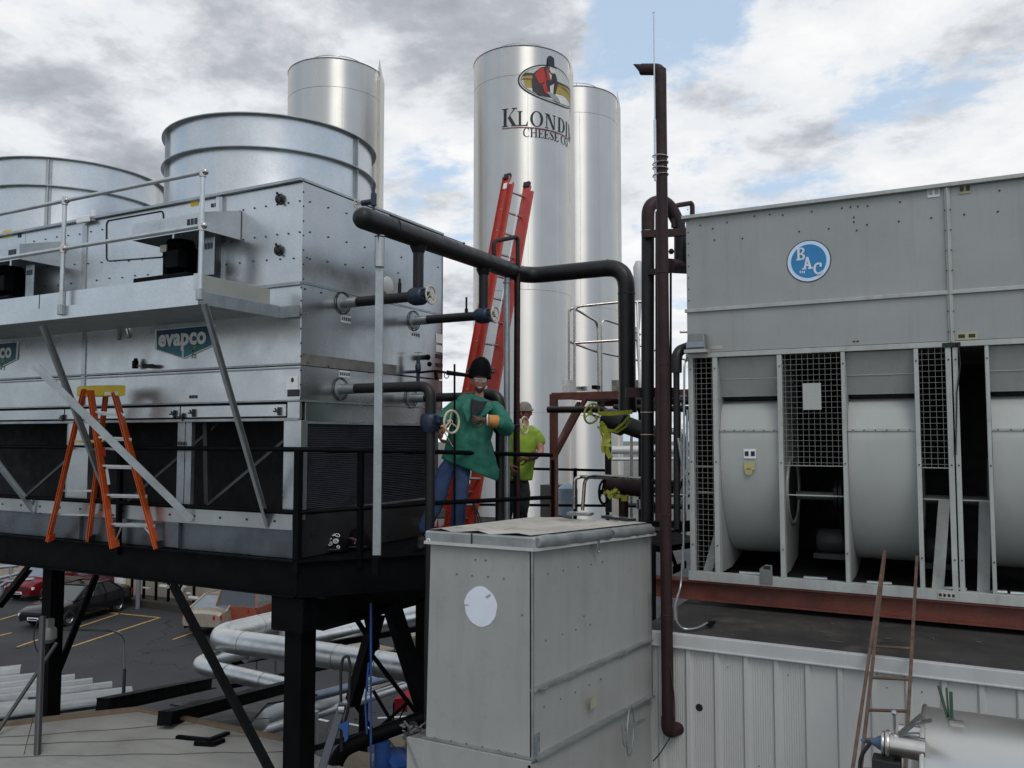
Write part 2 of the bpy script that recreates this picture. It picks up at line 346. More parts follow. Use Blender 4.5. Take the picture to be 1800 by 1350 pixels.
# concrete path of the yard seen between the pipes
m = MB(); a, b, c, d = pZ(624,1211,G+.005), pZ(670,1198,G+.005), pZ(686,1202,G+.005), pZ(645,1218,G+.005)
m.prism([a,b,c,d], (0,0,.1)); struct(m.build('pavement', mat('concrete_slab', (.28,.25,.21), .8)))

rc_ = random.Random(12)
for a_, b_ in (((250,1150),(420,1120)), ((140,1150),(330,1175)), ((300,1090),(240,1165)), ((560,1290),(700,1240)), ((20,1140),(120,1120))):
    a, b = pZ(*a_, G+.003), pZ(*b_, G+.003); m = MB(); prev = a
    for k in range(1, 22):
        p = a.lerp(b, k/21)+V(rc_.uniform(-.25,.25), rc_.uniform(-.25,.25), 0); m.bar(prev, p, rc_.uniform(.03,.07), .003); prev = p
    o = m.build('tar_seam', TARS, LOT); o['kind'] = 'stuff'
# beige building beyond the lot
bb = thing('warehouse_building', (-36, 27, G), 'low beige building with flat roof beyond the parking lot, under the black platform', 'building')
m = MB(); m.box(-60, -25.4, 27, 45, G, G+4.6); m.build('wall', BEIGE, bb)
m = MB(); m.box(-60.2, -25.2, 26.8, 45.2, G+4.6, G+4.85); m.build('roof', FLASH, bb)
m = MB(); 
for x in (-50, -44, -38.5): m.box(x, x+.12, 26.9, 27, G, G+4.6)
m.build('downpipe', BLK, bb)
p = pY(210, 1020, 26.95); m = MB(); m.box(p.x-.5, p.x+.4, 26.85, 26.99, p.z-.6, p.z+.8); m.build('door', WHITE, bb)
p = pY(432, 1042, 26.95); m = MB(); m.box(p.x-.2, p.x+.2, 26.8, 26.99, p.z-.15, p.z+.1); m.build('wall_lamp', WHITE, bb)
# far buildings right of the silos
def simple_building(x0, x1, y0, y1, h, mt, label, wins=6, roofm=FLASH):
    r = thing('distant_building', (x0, y0, G), label, 'building')
    m = MB(); m.box(x0, x1, y0, y1, G, G+h); m.build('wall', mt, r)
    m = MB(); m.box(x0-.15, x1+.15, y0-.15, y1+.15, G+h, G+h+.3); m.build('roof', roofm, r)
    w = (x1-x0)/wins
    for i in range(wins):
        m = MB(); m.box(x0+w*(i+.3), x0+w*(i+.7), y0-.04, y0+.02, G+h*.45, G+h*.72); m.build('window', GLAS, r)
    return r
simple_building(-7, 13, 46, 60, 7.6, TANW, 'tan building far behind the silos seen between the pipe stacks', 7)
simple_building(-3, 16, 34, 40, 4.6, mat('stone_wall', (.33,.29,.25), .8, 0, .25, 2, .4, 6), 'low stone coloured building in front of the tan building', 8)
simple_building(-110, -63, 60, 80, 5, BEIGE, 'long pale building at the far left edge of the lot', 9)
# white pipe run in front of the tan building
m = MB(); m.tube([pD(1075,791,26), pD(1215,790,26)], .13, 14); 
m.tube([pD(1075,807,26), pD(1215,806,26)], .06, 10)
o = m.build('pipe_run', FLASH, None, True, loc=pD(1100,791,26)); tag(o, 'thick white pipe crossing in front of the tan building', 'pipe')

# ------------------------------------------------------------------ building with metal wall under the grey-green cooling unit
YW, ZR = 6.60, -1.57
bld = thing('metal_clad_building', (0, YW, G), 'building with white vertical metal wall panels and black flat roof below the cooling tower', 'building')
m = MB(); m.box(-2.36, 9, YW+.06, 16, G, ZR-.02); m.build('core_wall', WALLP, bld)
m = MB(); m.box(-2.36, 9, YW+.02, 16, ZR-.02, ZR); o = m.build('roof', ROOFD, bld)
m = MB(); m.box(-2.36, 9, YW-.035, YW+.03, ZR-.085, ZR+.012); m.box(-2.36, 9, YW-.045, YW-.03, ZR-.095, ZR-.08); m.build('flashing', FLASH, bld, bevel=.004)
px0, pw = -2.413, .224
for i in range(26):
    x = px0+i*pw; m = MB(); z0, z1 = G+.1, ZR-.088
    # flat pan with a raised rib at its left edge
    prof = [(0, 0), (.012, -.018), (.042, -.018), (.054, 0)]
    if i < 6:
        k = .066
        while k < pw-.012: prof += [(k, 0), (k+.003, .0035), (k+.007, .0035), (k+.010, 0)]; k += .0175
    prof += [(pw-.0015, 0)]
    rows = [[(x+u, YW+dy, z) for u, dy in prof] for z in (z0, z1)]
    m.sheet(rows); m.sheet([[(x+pw-.0015, YW+dy, z) for dy in (0, .02)] for z in (z0, z1)]); m.build('wall_panel', WALLP, bld)
m = MB(); m.lathe([(.0, 0), (.028, 0), (.03, -.006)], pY(1229, 1244, YW-.002), (0,-1,0), 16); m.build('hole_cap', DKIN, bld)
m = MB()
for i in range(40):
    x = px0+random.randrange(2, 26)*pw+.11; z = random.choice([ZR-.2, ZR-.9, ZR-1.5]); m.ball((x, YW-.001, z), .006, 6)
m.build('screw', GALVD, bld)
# debris on roof
m = MB()
for i in range(12):
    px, py = random.uniform(1230,1780), 0; x = random.uniform(-1.8, .6); y = random.uniform(YW+.08, YW+1.0)
    m.bar((x, y, ZR+.006), (x+random.uniform(-.12,.12), y+random.uniform(-.05,.05), ZR+.01), random.uniform(.004,.010), .005)
o = m.build('roof_debris', mat('debris_brown', (.09,.08,.065), .8)); tag(o, 'scraps and gravel lying on the black roof below the red beam', 'debris', kind='stuff')

# ------------------------------------------------------------------ low white roof at lower left
ZW = -3.2
A0, A1, A2, A3 = pZ(-60,1283,ZW), pZ(245,1249,ZW), pZ(500,1302,ZW), pZ(760,1420,ZW)
wr = thing('low_roof_building', (-6, 4, G), 'low building with dirty off white membrane roof at the lower left below the platform', 'building')
m = MB(); poly = [A0, A1, A2, A3, V(A3.x, 1, ZW), V(-16, 1, ZW)]
m.prism(poly, (0,0,-.18)); m.build('roof', ROOFW, wr)
m = MB(); q = [V(p.x, p.y, ZW-.18) for p in poly]; ce = sum(q, V(0,0,0))/len(q)
m.prism([ce+(p-ce)*.99 for p in q], (0,0,G-ZW+.18)); m.build('wall', WALLP, wr)
m = MB()
for i in range(8):      # seams of the membrane
    t = i*.55; a = pZ(-40,1300+i*i*4+i*8,ZW); b = pZ(480+i*10,1262+i*30,ZW)
    pts = [a.lerp(b, k/14)+V(0, math.sin(k*1.7+i)*.02, .004) for k in range(15)]
    m.tube(pts, .006, 5)
m.build('membrane_seam', mat('seam_dark', (.10,.095,.085), .8), wr)
m = MB(); m.bar(A0+V(0,0,.02), A1+V(0,0,.02), .09, .035); m.bar(A1+V(0,0,.02), A2+V(0,0,.02), .07, .03); m.build('roof_edge', mat('edge_brown', (.15,.11,.07), .7), wr)
# loose angle bent bars on white roof
m = MB(); m.bar(pZ(311,1295,ZW+.02), pZ(372,1301,ZW+.02), .05, .03); m.bar(pZ(366,1301,ZW+.05), pZ(401,1288,ZW+.02), .05, .03)
o = m.build('bent_offcut', BLK, None, loc=pZ(350,1299,ZW)); tag(o, 'long bent black steel offcut lying on the off white roof', 'steel offcut')
m = MB(); m.bar(pZ(343,1306,ZW+.02), pZ(375,1308,ZW+.02), .06, .04); m.bar(pZ(372,1308,ZW+.03), pZ(392,1301,ZW+.02), .06, .04)
o = m.build('bent_offcut', BLK, None, loc=pZ(365,1306,ZW)); tag(o, 'shorter black steel offcut beside the long bent one on the off white roof', 'steel offcut')

# ------------------------------------------------------------------ corrugated roof beyond
ZC = -4.6
cr_ = thing('corrugated_shed', (-13, 12, G), 'shed with ribbed pale metal roof sheets and stepped edge at the left', 'shed')
U0, U1 = pZ(-30, 1165, ZC), pZ(30, 1172, ZC); U2, U3 = pZ(232, 1207, ZC), pZ(176, 1232, ZC)
ends = [(-10,1160),(38,1172),(97,1184),(131,1190),(162,1197),(196,1203),(230,1210)]
for i in range(6):
    a = pZ(*ends[i+1], ZC); d = pZ(ends[i+1][0]-180, ends[i+1][1]+32, ZC)-a
    # each rib strip runs to the left of its stepped end
    dirL = (pZ(-40, 1232, ZC)-pZ(196, 1203, ZC)).normalized(); per = Vector((-dirL.y, dirL.x, 0))
    if per.dot(pZ(230,1210,ZC)-pZ(38,1172,ZC)) < 0: per = -per
    w = (pZ(*ends[min(i+2,6)], ZC)-pZ(*ends[i+1], ZC)).dot(per) if i < 5 else .9
    w = abs(w); prof = [(0,.0),(w*.12,.07),(w*.35,.10),(w*.62,.09),(w*.78,.05),(w*.85,-.04)]
    m = MB(); m.sheet([[a+per*u+V(0,0,h)+dirL*t for u, h in prof] for t in (0, 11)]); m.build('roof_sheet', ROOFC, cr_, True, solid=.02, ang=60); m = MB(); m.sheet([[a+per*u+V(0,0,h)+dirL*t for u, h in ((w*.84,-.02),(w*.9,-.09),(w*1.0,-.09))] for t in (0, 11)]); m.build('rib_shade', DKIN, cr_)  # near-black strip beside each rib stands in for the rib's shading
a = pZ(230,1212,ZC); m = MB(); m.bar(a+per*.95+V(0,0,-.14), a+per*.95+dirL*11+V(0,0,-.14), .12, .26); m.build('gutter', mat('gutter_brown', (.12,.10,.085), .6), cr_)
b0 = pZ(38,1172,ZC-.1); m = MB(); m.prism([b0+V(0,0,-.3), a+per*.9+V(0,0,-.3), a+per*.9+dirL*11+V(0,0,-.3), b0+dirL*11+V(0,0,-.3)], (0,0,-2.6)); m.build('wall', DKIN, cr_)

# ------------------------------------------------------------------ black beams lying on the lower roofs
def beam(pa, pb, za, D0, w, h, label):
    a, b = pD(*pa, D0), pD(*pb, za); m = MB(); m.ibeam(a, b, w, h)
    m.bar(a-V(0,0,0), a+(b-a).normalized()*.02, w, h)
    o = m.build('steel_beam', BLK, None, loc=a); tag(o, label, 'beam')
beam((180,1240),(372,1200), 13.4, 10.4, .16, .17, 'black steel I beam end at the stepped edge of the pale corrugated roof')
beam((289,1263),(520,1203), 13.2, 9.4, .16, .15, 'black steel I beam with its end on the off white roof beside the offcuts')
m = MB(); m.bar(pD(340,1246,12.4), pD(520,1216,14.5), .9, .03); 
m.prism([pD(288,1265,11), pD(330,1228,13), pD(470,1235,13), pD(420,1290,10)], (0,0,-.05))
o = m.build('dark_canopy', mat('dark_roof_sheet', (.018,.018,.018), .6, 0, .3, 2, .3, 10), None, loc=pD(420,1230,12)); tag(o, 'dark sheet canopy between the two black beams', 'canopy')

# ------------------------------------------------------------------ silos
def cyl_pt(C, r, a, z):
    tc_ = -Vector((C.x, C.y, 0)).normalized(); rt = Vector((-tc_.y, tc_.x, 0))
    if rt.dot(Fr) < 0: rt = -rt
    d = tc_*math.cos(a)+rt*math.sin(a); return Vector((C.x, C.y, 0))+d*r+Vector((0, 0, z))
def silo(px, D, r, ytop, label, fin=88, seam=50, seamv=-24):
    C = pD(px, 765, D); C.z = 0; near = cyl_pt(C, r, 0, 0); zt = zat(near.x, near.y, ytop)
    s = thing('storage_silo', (C.x, C.y, G), label, 'silo', 'stainless steel milk silos')
    zs = [G, G+4.2, G+8.4, G+12.6, zt-1.05, zt]
    m = MB(); m.lathe([(r, z) for z in zs]+[(r-.05, zt+.02), (r*.5, zt+.22), (.02, zt+.3)], (C.x, C.y, 0), Z, 128); m.build('shell', STEEL, s, True, ang=30)
    m = MB()
    for z in zs[1:-1]: m.torus((C.x, C.y, z), Z, r, .007, 128, 5)
    m.build('weld_seam', STAIN, s, True)
    m = MB(); m.torus((C.x, C.y, zt), Z, r+.006, .02, 128, 6); m.build('rim', STAIN, s, True)
    m = MB()
    for z0, z1, a in ((zt-1.05, zt, seamv), (G+12.6, zt-1.05, seamv+31), (G+8.4, G+12.6, seamv-40)):
        m.bar(cyl_pt(C, r, R(a), z0), cyl_pt(C, r, R(a), z1), .014, .006, cyl_pt(C, 1, R(a), 0)-Vector((C.x, C.y, 0)))
    m.build('plate_seam', STAIN, s)
    # guard rail hoop on the dome
    m = MB(); n = 15; hp = [cyl_pt(C, r*.62, R(-75+150*i/n), zt+.40) for i in range(n+1)]; m.tube([cyl_pt(C, r*.62, R(-75), zt+.15)]+hp+[cyl_pt(C, r*.62, R(75), zt+.15)], .018, 8)
    for k in (3, 8, 12): m.tube([hp[k], hp[k]-V(0,0,.25)], .014, 8)
    m.build('guard_hoop', STAIN, s, True)
    # vertical trunking with pointed hood on the right hand side
    p = lambda a, rr, z: cyl_pt(C, rr, R(a), z)
    m = MB(); a0, a1 = fin-5, fin+6
    base = [p(a0, r-.02, G), p(a0, r+.14, G), p(a1, r+.14, G), p(a1, r-.02, G)]; top = [v+V(0,0,zt-.35-G) for v in base]; tip = p((a0+a1)/2, r+.0, zt+.55)
    m.add(base+top+[tip], [(0,1,5,4),(1,2,6,5),(2,3,7,6),(3,0,4,7),(4,5,8),(5,6,8),(6,7,8),(7,4,8)]); m.build('trunking', STEEL, s)
    return s, C, zt
sm_, CM, ZT = silo(917.5, 30.2, 1.755, 79.5, 'tallest stainless silo carrying the lettering and the oval farmer emblem')
silo(583, 31.2, 1.77, 102, 'stainless silo at the left, rising behind the fan stack of the galvanised unit', fin=62)
silo(1012, 34.0, 1.76, 151, 'stainless silo at the right, partly hidden behind the lettered silo')

# emblem and lettering on the main silo
def cylpoly(poly, ac, zc, off, mb):
    bm = bmesh.new(); vs = [bm.verts.new((u, v, 0)) for u, v in poly]; bm.faces.new(vs)
    us = [u for u, v in poly]; u = min(us)+.1
    while u < max(us):
        bmesh.ops.bisect_plane(bm, geom=bm.verts[:]+bm.edges[:]+bm.faces[:], plane_co=(u, 0, 0), plane_no=(1, 0, 0)); u += .1
    bmesh.ops.triangulate(bm, faces=bm.faces[:]); bm.verts.index_update()
    mb.add([cyl_pt(CM, 1.755+off, ac+v.co.x/1.755, zc+v.co.y) for v in bm.verts], [tuple(v.index for v in f.verts) for f in bm.faces]); bm.free()
def rect(x0, y0, x1, y1): return [(x0,y0),(x1,y0),(x1,y1),(x0,y1)]
def ringp(cx_, cy_, a, b, ai, bi, t0, t1, n=18):
    out_ = []
    for i in range(n):
        u0, u1 = R(t0+(t1-t0)*i/n), R(t0+(t1-t0)*(i+1)/n)
        out_.append([(cx_+a*math.cos(u0), cy_+b*math.sin(u0)), (cx_+a*math.cos(u1), cy_+b*math.sin(u1)), (cx_+ai*math.cos(u1), cy_+bi*math.sin(u1)), (cx_+ai*math.cos(u0), cy_+bi*math.sin(u0))])
    return out_
def stroke(pts, w): 
    o_ = []
    for i in range(len(pts)-1):
        (x0,y0),(x1,y1) = pts[i], pts[i+1]; d = math.hypot(x1-x0, y1-y0); nx, ny = -(y1-y0)/d, (x1-x0)/d; a, b = w[i]/2, w[i+1]/2
        o_.append([(x0-nx*a,y0-ny*a),(x1-nx*b,y1-ny*b),(x1+nx*b,y1+ny*b),(x0+nx*a,y0+ny*a)])
    return o_
sf = .05
def glyph(c):   # serif capitals, height 1, list of convex polygons and the width
    g = {'K': ([rect(.10,0,.28,1), rect(0,0,.38,sf), rect(0,1-sf,.38,1), [(.28,.36),(.34,.44),(.80,1-sf),(.72,1-sf)], rect(.60,1-sf,.92,1), [(.36,.46),(.50,.60),(.88,0),(.64,0)], rect(.56,0,.98,sf)], .98),
         'L': ([rect(.10,0,.28,1), rect(0,0,.74,sf+.01), rect(0,1-sf,.38,1), [(.60,sf),(.74,sf),(.76,.30),(.73,.30)]], .78),
         'I': ([rect(.10,0,.28,1), rect(0,0,.38,sf), rect(0,1-sf,.38,1)], .38),
         'N': ([rect(.12,0,.18,1), rect(0,0,.30,sf), rect(0,1-sf,.26,1), [(.12,1),(.34,1),(.86,0),(.70,0)], rect(.80,0,.86,1), rect(.68,1-sf,.98,1)], .98),
         'D': ([rect(.10,0,.28,1), rect(0,0,.40,sf), rect(0,1-sf,.40,1)]+ringp(.38,.5,.52,.5,.32,.45,-90,90,14), .92),
         'O': (ringp(.48,.5,.48,.52,.29,.47,0,360,28), .96),
         'C': (ringp(.46,.5,.46,.52,.29,.47,52,308,22)+[rect(.70,.66,.75,.94), rect(.72,.08,.75,.22)], .80),
         'E': ([rect(.10,0,.28,1), rect(0,0,.70,sf+.01), rect(0,1-sf-.01,.68,1), rect(.28,.48,.52,.54), rect(.50,.38,.54,.64), [(.58,sf),(.70,sf),(.74,.28),(.71,.28)], [(.60,1-sf),(.68,1-sf),(.68,.76),(.65,.76)]], .74),
         'H': ([rect(.10,0,.27,1), rect(0,0,.37,sf), rect(0,1-sf,.37,1), rect(.27,.47,.66,.53), rect(.66,0,.83,1), rect(.56,0,.93,sf), rect(.56,1-sf,.93,1)], .93),
         'S': (stroke([(.56,.78),(.50,.92),(.34,.98),(.17,.92),(.12,.76),(.22,.62),(.42,.48),(.55,.34),(.54,.14),(.38,.03),(.20,.04),(.10,.14),(.06,.26)], [.05,.05,.06,.09,.13,.17,.19,.17,.13,.08,.06,.05,.04]), .66),
         '.': ([rect(.05,0,.2,.13)], .25), ' ': ([], .35)}
    return g[c]
def word(txt, sizes, u0, z0, ac, off=.012, name='lettering', track=.06, mt=INK, us=None):
    u = u0
    for i, c in enumerate(txt):
        P, w = glyph(c); h = sizes[i] if isinstance(sizes, (list, tuple)) else sizes
        if us: u = us[i]
        mb = MB()
        for poly in P: cylpoly([(u+x*h*.92, y*h) for x, y in poly], ac, z0, off, mb)
        if P: mb.build('letter', mt, sm_)
        u += (w*.92+track/h*.6)*h
AC = R(43)
pk = cyl_pt(CM, 1.755, R(-15), 0); zk = zat(pk.x, pk.y, 222.5)
a2u = lambda deg: R(deg-43)*1.755
word('KLONDIKE', [.64,.52,.54,.52,.52,.52,.52,.52], 0, zk, AC, us=[a2u(x) for x in (-22.8,-5.0,9.5,27.5,46,62.5,72,88)])
pk2 = cyl_pt(CM, 1.755, R(6), 0); zk2 = zat(pk2.x, pk2.y, 240.5)
word('CHEESE CO.', .31, a2u(1.5), zk2, AC, track=.03)
mb = MB(); cylpoly(rect(a2u(-23), 0, a2u(110), .035), AC, zk-.075, .012, mb); mb.build('underline', mat('dull_red_print', (.22,.05,.045), .5), sm_)
po = cyl_pt(CM, 1.755, R(43), 0); zo = zat(po.x, po.y, 151)
ell = lambda a, b, n=44: [(a*math.cos(2*math.pi*i/n), b*math.sin(2*math.pi*i/n)) for i in range(n)]
def emb(name, polys, mt, off):
    mb = MB()
    for q in polys: cylpoly(q, AC, zo, off, mb)
    mb.build(name, mt, sm_)
EW, EH = 1.46, .68
emb('emblem_border', [ell(EW, EH)], INK, .010); emb('emblem_ring', [ell(EW-.06, EH-.05)], mat('emblem_pale', (.62,.62,.58), .5), .014)
emb('emblem_inner_line', [ell(EW-.10, EH-.085)], INK, .018)
def clip(poly, a=EW-.12, b=EH-.10):
    return [(x, y) if (x/a)**2+(y/b)**2 <= 1 else (x/math.sqrt((x/a)**2+(y/b)**2), y/math.sqrt((x/a)**2+(y/b)**2)) for x, y in poly]
emb('emblem_sky', [ell(EW-.12, EH-.10)], mat('emblem_sky_grey', (.50,.51,.48), .5), .022)
def fieldp(y0f, y1f): 
    n = 26; up_ = [(-1.33+2.66*i/n, y1f(i/n)) for i in range(n+1)]; dn = [(-1.33+2.66*i/n, y0f(i/n)) for i in reversed(range(n+1))]
    return clip(up_+dn)
emb('emblem_field', [fieldp(lambda t: -.30, lambda t: .16+.05*math.sin(t*9))], mat('emblem_gold', (.38,.27,.06), .6), .026)
emb('emblem_hill', [fieldp(lambda t: .13+.05*math.sin(t*9), lambda t: .22+.05*math.sin(t*7+1))], mat('emblem_dark_hill', (.05,.035,.02), .6), .030)
emb('emblem_furrow', [fieldp(lambda t: .02-.03*t, lambda t: .05+.02*math.sin(t*20))], mat('emblem_furrow_brown', (.14,.09,.03), .6), .030)
emb('emblem_snow', [fieldp(lambda t: -.62, lambda t: -.30+.03*math.sin(t*12))], mat('emblem_white', (.66,.67,.66), .5), .030)
emb('emblem_body', [[(-.95,-.38),(-.98,.0),(-.92,.25),(-.72,.45),(-.42,.60),(-.22,.52),(-.02,.38),(.08,.1),(-.02,-.22),(-.1,-.5),(-.45,-.52),(-.72,-.50)]], mat('emblem_charcoal', (.035,.025,.028), .6), .036)
emb('emblem_sleeve', [[(-.86,.2),(-.74,.42),(-.56,.5),(-.48,.3),(-.52,-.05),(-.60,-.10),(-.50,-.38),(-.34,-.42),(-.38,-.30),(-.46,-.02),(-.44,.2),(-.60,-.08),(-.72,-.05)], [(-.45,.5),(-.36,.52),(-.30,.1),(-.40,.1)]], mat('emblem_red', (.42,.03,.02), .6), .042)
emb('emblem_face', [[(-.32,.50),(-.24,.38),(-.10,.40),(-.04,.56),(-.12,.66),(-.28,.64)], [(-.34,.4),(-.26,.1),(-.22,.3)], [(-.30,-.1),(-.12,.02),(-.16,-.34),(-.28,-.36)]], mat('emblem_face_pale', (.6,.57,.52), .6), .044)
emb('emblem_hat', [[(-.40,.62),(-.36,.96),(-.26,1.00),(-.12,.94),(-.10,.66),(.0,.58),(-.2,.60)]], INK, .050)
emb('emblem_basket', [[(-.42,-.34),(-.30,-.30),(-.05,-.36),(.10,-.44),(.20,-.56),(.0,-.60),(-.22,-.52)]], mat('emblem_basket_grey', (.30,.31,.30), .6), .044)
# ================================================================== GALVANISED CONDENSER
XE, YE, WE, LE = -5.54, 6.12, 2.50, 7.6
ZB = -1.16
ze = lambda py: zat(XE, YE, py)
zt_, z1, z2, z3, z4, z5, z6 = ze(316), ze(496), ze(641), ze(704), ze(737), ze(903), ze(932)
XL = XE-LE; YB2 = YE+WE
fx = lambda px, py=600: pY(px, py, YE).x
con = thing('evaporative_condenser', (XE-LE/2, YE+WE/2, ZB), 'big new galvanised evaporative condenser with two round fan stacks on the black platform', 'condenser')
m = MB(); m.box(XL+.02, XE-.03, YE+.03, YB2-.03, z4+.02, zt_-.02); m.build('casing_core', DKIN, con)
j1, j2, j3 = fx(387, 430), fx(150, 450), fx(42, 480)
jb = fx(148, 640); jd = fx(318, 720); je = fx(115, 720)
rowsF = [(z1, zt_, [XL, XL+1.9, fx(-60,480), j3, j2, j1-.06, j1, XE]), (z2, z1, [XL, fx(-40,600), jb, XE]), (z3, z2, [XL, fx(-40,600), jb, XE])]
for za, zb, xs in rowsF:
    for a, b in zip(xs, xs[1:]):
        m = MB(); dy = .0 if (b-a) > .1 else -.02; m.box(a+.004, b-.004, YE+dy, YE+.028, za+.006, zb-.006); m.build('front_panel', GALV, con, bevel=.004)
for za, zb in ((z1, zt_), (z2, z1), (z3, z2)):
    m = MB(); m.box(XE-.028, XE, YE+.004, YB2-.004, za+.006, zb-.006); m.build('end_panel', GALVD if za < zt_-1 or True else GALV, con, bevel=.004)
    m = MB(); m.box(XL, XE, YB2-.028, YB2, za+.006, zb-.006); m.build('back_panel', GALV, con)
# header strip with doors
for a, b in ((XL, je), (je, jd), (jd, fx(505, 720))):
    m = MB(); m.box(a+.01, b-.01, YE-.012, YE+.03, z4+.03, z3-.03); m.build('access_door', GALV, con, bevel=.005)
m = MB(); m.box(fx(505,720)+.004, XE, YE-.004, YE+.03, z4, z3-.01); m.build('corner_plate', GALV, con, bevel=.003)
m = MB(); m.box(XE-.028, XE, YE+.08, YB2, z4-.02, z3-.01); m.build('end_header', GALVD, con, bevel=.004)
# ledges
led = MB()
for z, h, pr in ((zt_, .03, .045), (z1-.01, .035, .03), (z2+.008, .02, .022), (z2-.028, .014, .016), (z3, .016, .02), (z4, .03, .03)):
    led.box(XL, XE+.004, YE-pr, YE+.01, z-h/2, z+h/2)
led.build('ledge', GALVS, con, bevel=.003)
m = MB(); m.box(XE-.02, XE+.012, YE, YB2, zt_-.012, zt_+.012); m.box(XE-.01, XE+.010, YE, YB2, z1-.012, z1+.004); m.box(XE-.01, XE+.014, YE, YB2, z3-.01, z3+.006); m.build('end_trim', GALVS, con)
m = MB(); m.box(XE-.001, XE+.006, YE+.01, YE+1.55, z2+.0, z2+.11); m.build('joint_tape', mat('dull_joint_band', (.16,.15,.13), .6, .3, .25, 10, .3, 30, rust=.6, rustcol=(.3,.28,.24), rscale=12), con)
m = MB(); m.box(XL, XE, YE, YB2, zt_-.02, zt_); m.build('top_deck', GALV, con)
# dark vertical strips beside joints
m = MB(); m.box(j1+.002, j1+.05, YE-.03, YE-.0, z1+.02, zt_-.03); m.build('joint_strip', GALVD, con)
m = MB(); m.box(j2-.05, j2+.03, YE-.012, YE-.001, z1+.04, zt_-.05); m.build('joint_strip', GALVD, con)
m = MB(); m.box(jb-.035, jb+.03, YE-.012, YE-.001, z3+.01, z1-.03); m.build('joint_strip', GALVD, con)
# basin
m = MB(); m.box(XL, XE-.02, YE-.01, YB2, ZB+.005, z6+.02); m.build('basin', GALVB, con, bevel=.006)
m = MB(); m.box(XL, XE-.03, YE-.045, YE-.012, z6, z5); m.build('basin_rail', GALV, con, bevel=.004)
m = MB()
for i in range(20):
    x = XE-.25-i*.36; m.lathe([(.012, 0), (.012, .006), (0, .006)], (x, YE-.045, (z5+z6)/2), (0,-1,0), 8)
m.build('rail_hole', INK, con)
# lower plenum: posts, black inside
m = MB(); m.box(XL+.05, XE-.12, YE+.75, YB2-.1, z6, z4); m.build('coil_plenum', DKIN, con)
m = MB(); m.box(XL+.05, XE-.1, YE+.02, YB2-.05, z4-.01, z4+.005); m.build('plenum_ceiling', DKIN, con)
for a, b in ((500, 531), (309, 322), (323, 334), (114, 121), (121, 157), (-60, -20)):
    x0, x1 = fx(a, 830), fx(b, 830)
    m = MB(); m.box(x0, x1-.004, YE-.02+(.03 if b-a < 14 else 0), YE+.06, z5-.06, z4-.01); m.build('corner_post', GALV if b-a > 14 else GALVS, con, bevel=.004)
for a, b in ((118, 146), (296, 320)):
    x0, x1 = fx(a, 940), fx(b, 940); m = MB(); m.box(x0, x1, YE-.05, YE-.012, ZB+.02, z6+.0); m.build('basin_stiffener', GALVB, con, bevel=.004)
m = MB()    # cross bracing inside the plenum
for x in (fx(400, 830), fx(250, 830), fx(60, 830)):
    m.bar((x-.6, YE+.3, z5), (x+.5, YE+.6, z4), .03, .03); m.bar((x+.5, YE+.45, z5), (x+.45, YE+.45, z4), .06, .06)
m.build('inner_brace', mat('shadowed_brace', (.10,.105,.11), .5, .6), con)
# end louvre
m = MB(); m.box(XE-.07, XE-.045, YE+.1, YB2-.02, ZB+.01, z4-.02); m.build('louvre_backing', FILL, con)
n = 44; m = MB()
for i in range(n):
    z = z5+.02+(z4-.06-z5)*i/n; m.add([(XE-.04, YE+.14, z+.016), (XE-.04, YB2-.1, z+.016), (XE-.012, YB2-.1, z), (XE-.012, YE+.14, z)], [(0,1,2,3)])
tag(m.build('louvre_slats', FILL, con, solid=.002), kind='stuff')
m = MB(); m.box(XE-.04, XE-.005, YE+.06, YE+.12, z5-.02, z4-.02); m.box(XE-.04, XE-.008, YE+.02, YE+.05, z5-.02, z4-.02); m.box(XE-.04, XE-.005, YE+.06, YB2-.04, z5-.01, z5+.012)
m.box(XE-.04, XE, YE+.12, YB2-.04, z4-.04, z4-.015); m.build('louvre_frame', GALVS, con)
m = MB(); m.box(XE-.035, XE-.002, YE+.03, YB2-.02, ZB+.01, z5-.025); m.build('end_basin_panel', mat('dark_basin_panel', (.03,.032,.034), .35, .4, .2, 3), con)
# bolts
m = MB()
def bolt(p, nrm, r=.011): m.lathe([(r, 0), (r, .008), (0, .008)], p, nrm, 6)
def brow(p0, p1, n, nrm, plane):
    for i in range(n):
        t = i/(n-1); px, py = p0[0]+(p1[0]-p0[0])*t, p0[1]+(p1[1]-p0[1])*t
        bolt(pY(px, py+random.uniform(-1,1), YE-.001) if plane == 'f' else pX(px, py, XE+.001), nrm, .009)
F_, E_ = (0,-1,0), (1,0,0)
brow((408,372),(527,354), 7, F_, 'f'); brow((408,424),(527,408), 7, F_, 'f'); brow((398,464),(540,452), 7, F_, 'f'); brow((60,424),(180,404), 7, F_, 'f'); brow((60,470),(250,456), 9, F_, 'f'); brow((80,503),(260,482), 9, F_, 'f')
brow((534,338),(534,490), 7, F_, 'f'); brow((530,505),(529,700), 9, F_, 'f')
brow((545,355),(770,425), 8, E_, 'e'); brow((545,408),(770,470), 8, E_, 'e'); brow((545,455),(700,480), 6, E_, 'e'); brow((536,508),(650,534), 5, E_, 'e'); brow((540,638),(650,655), 4, E_, 'e')
m.build('bolt', INK, con)
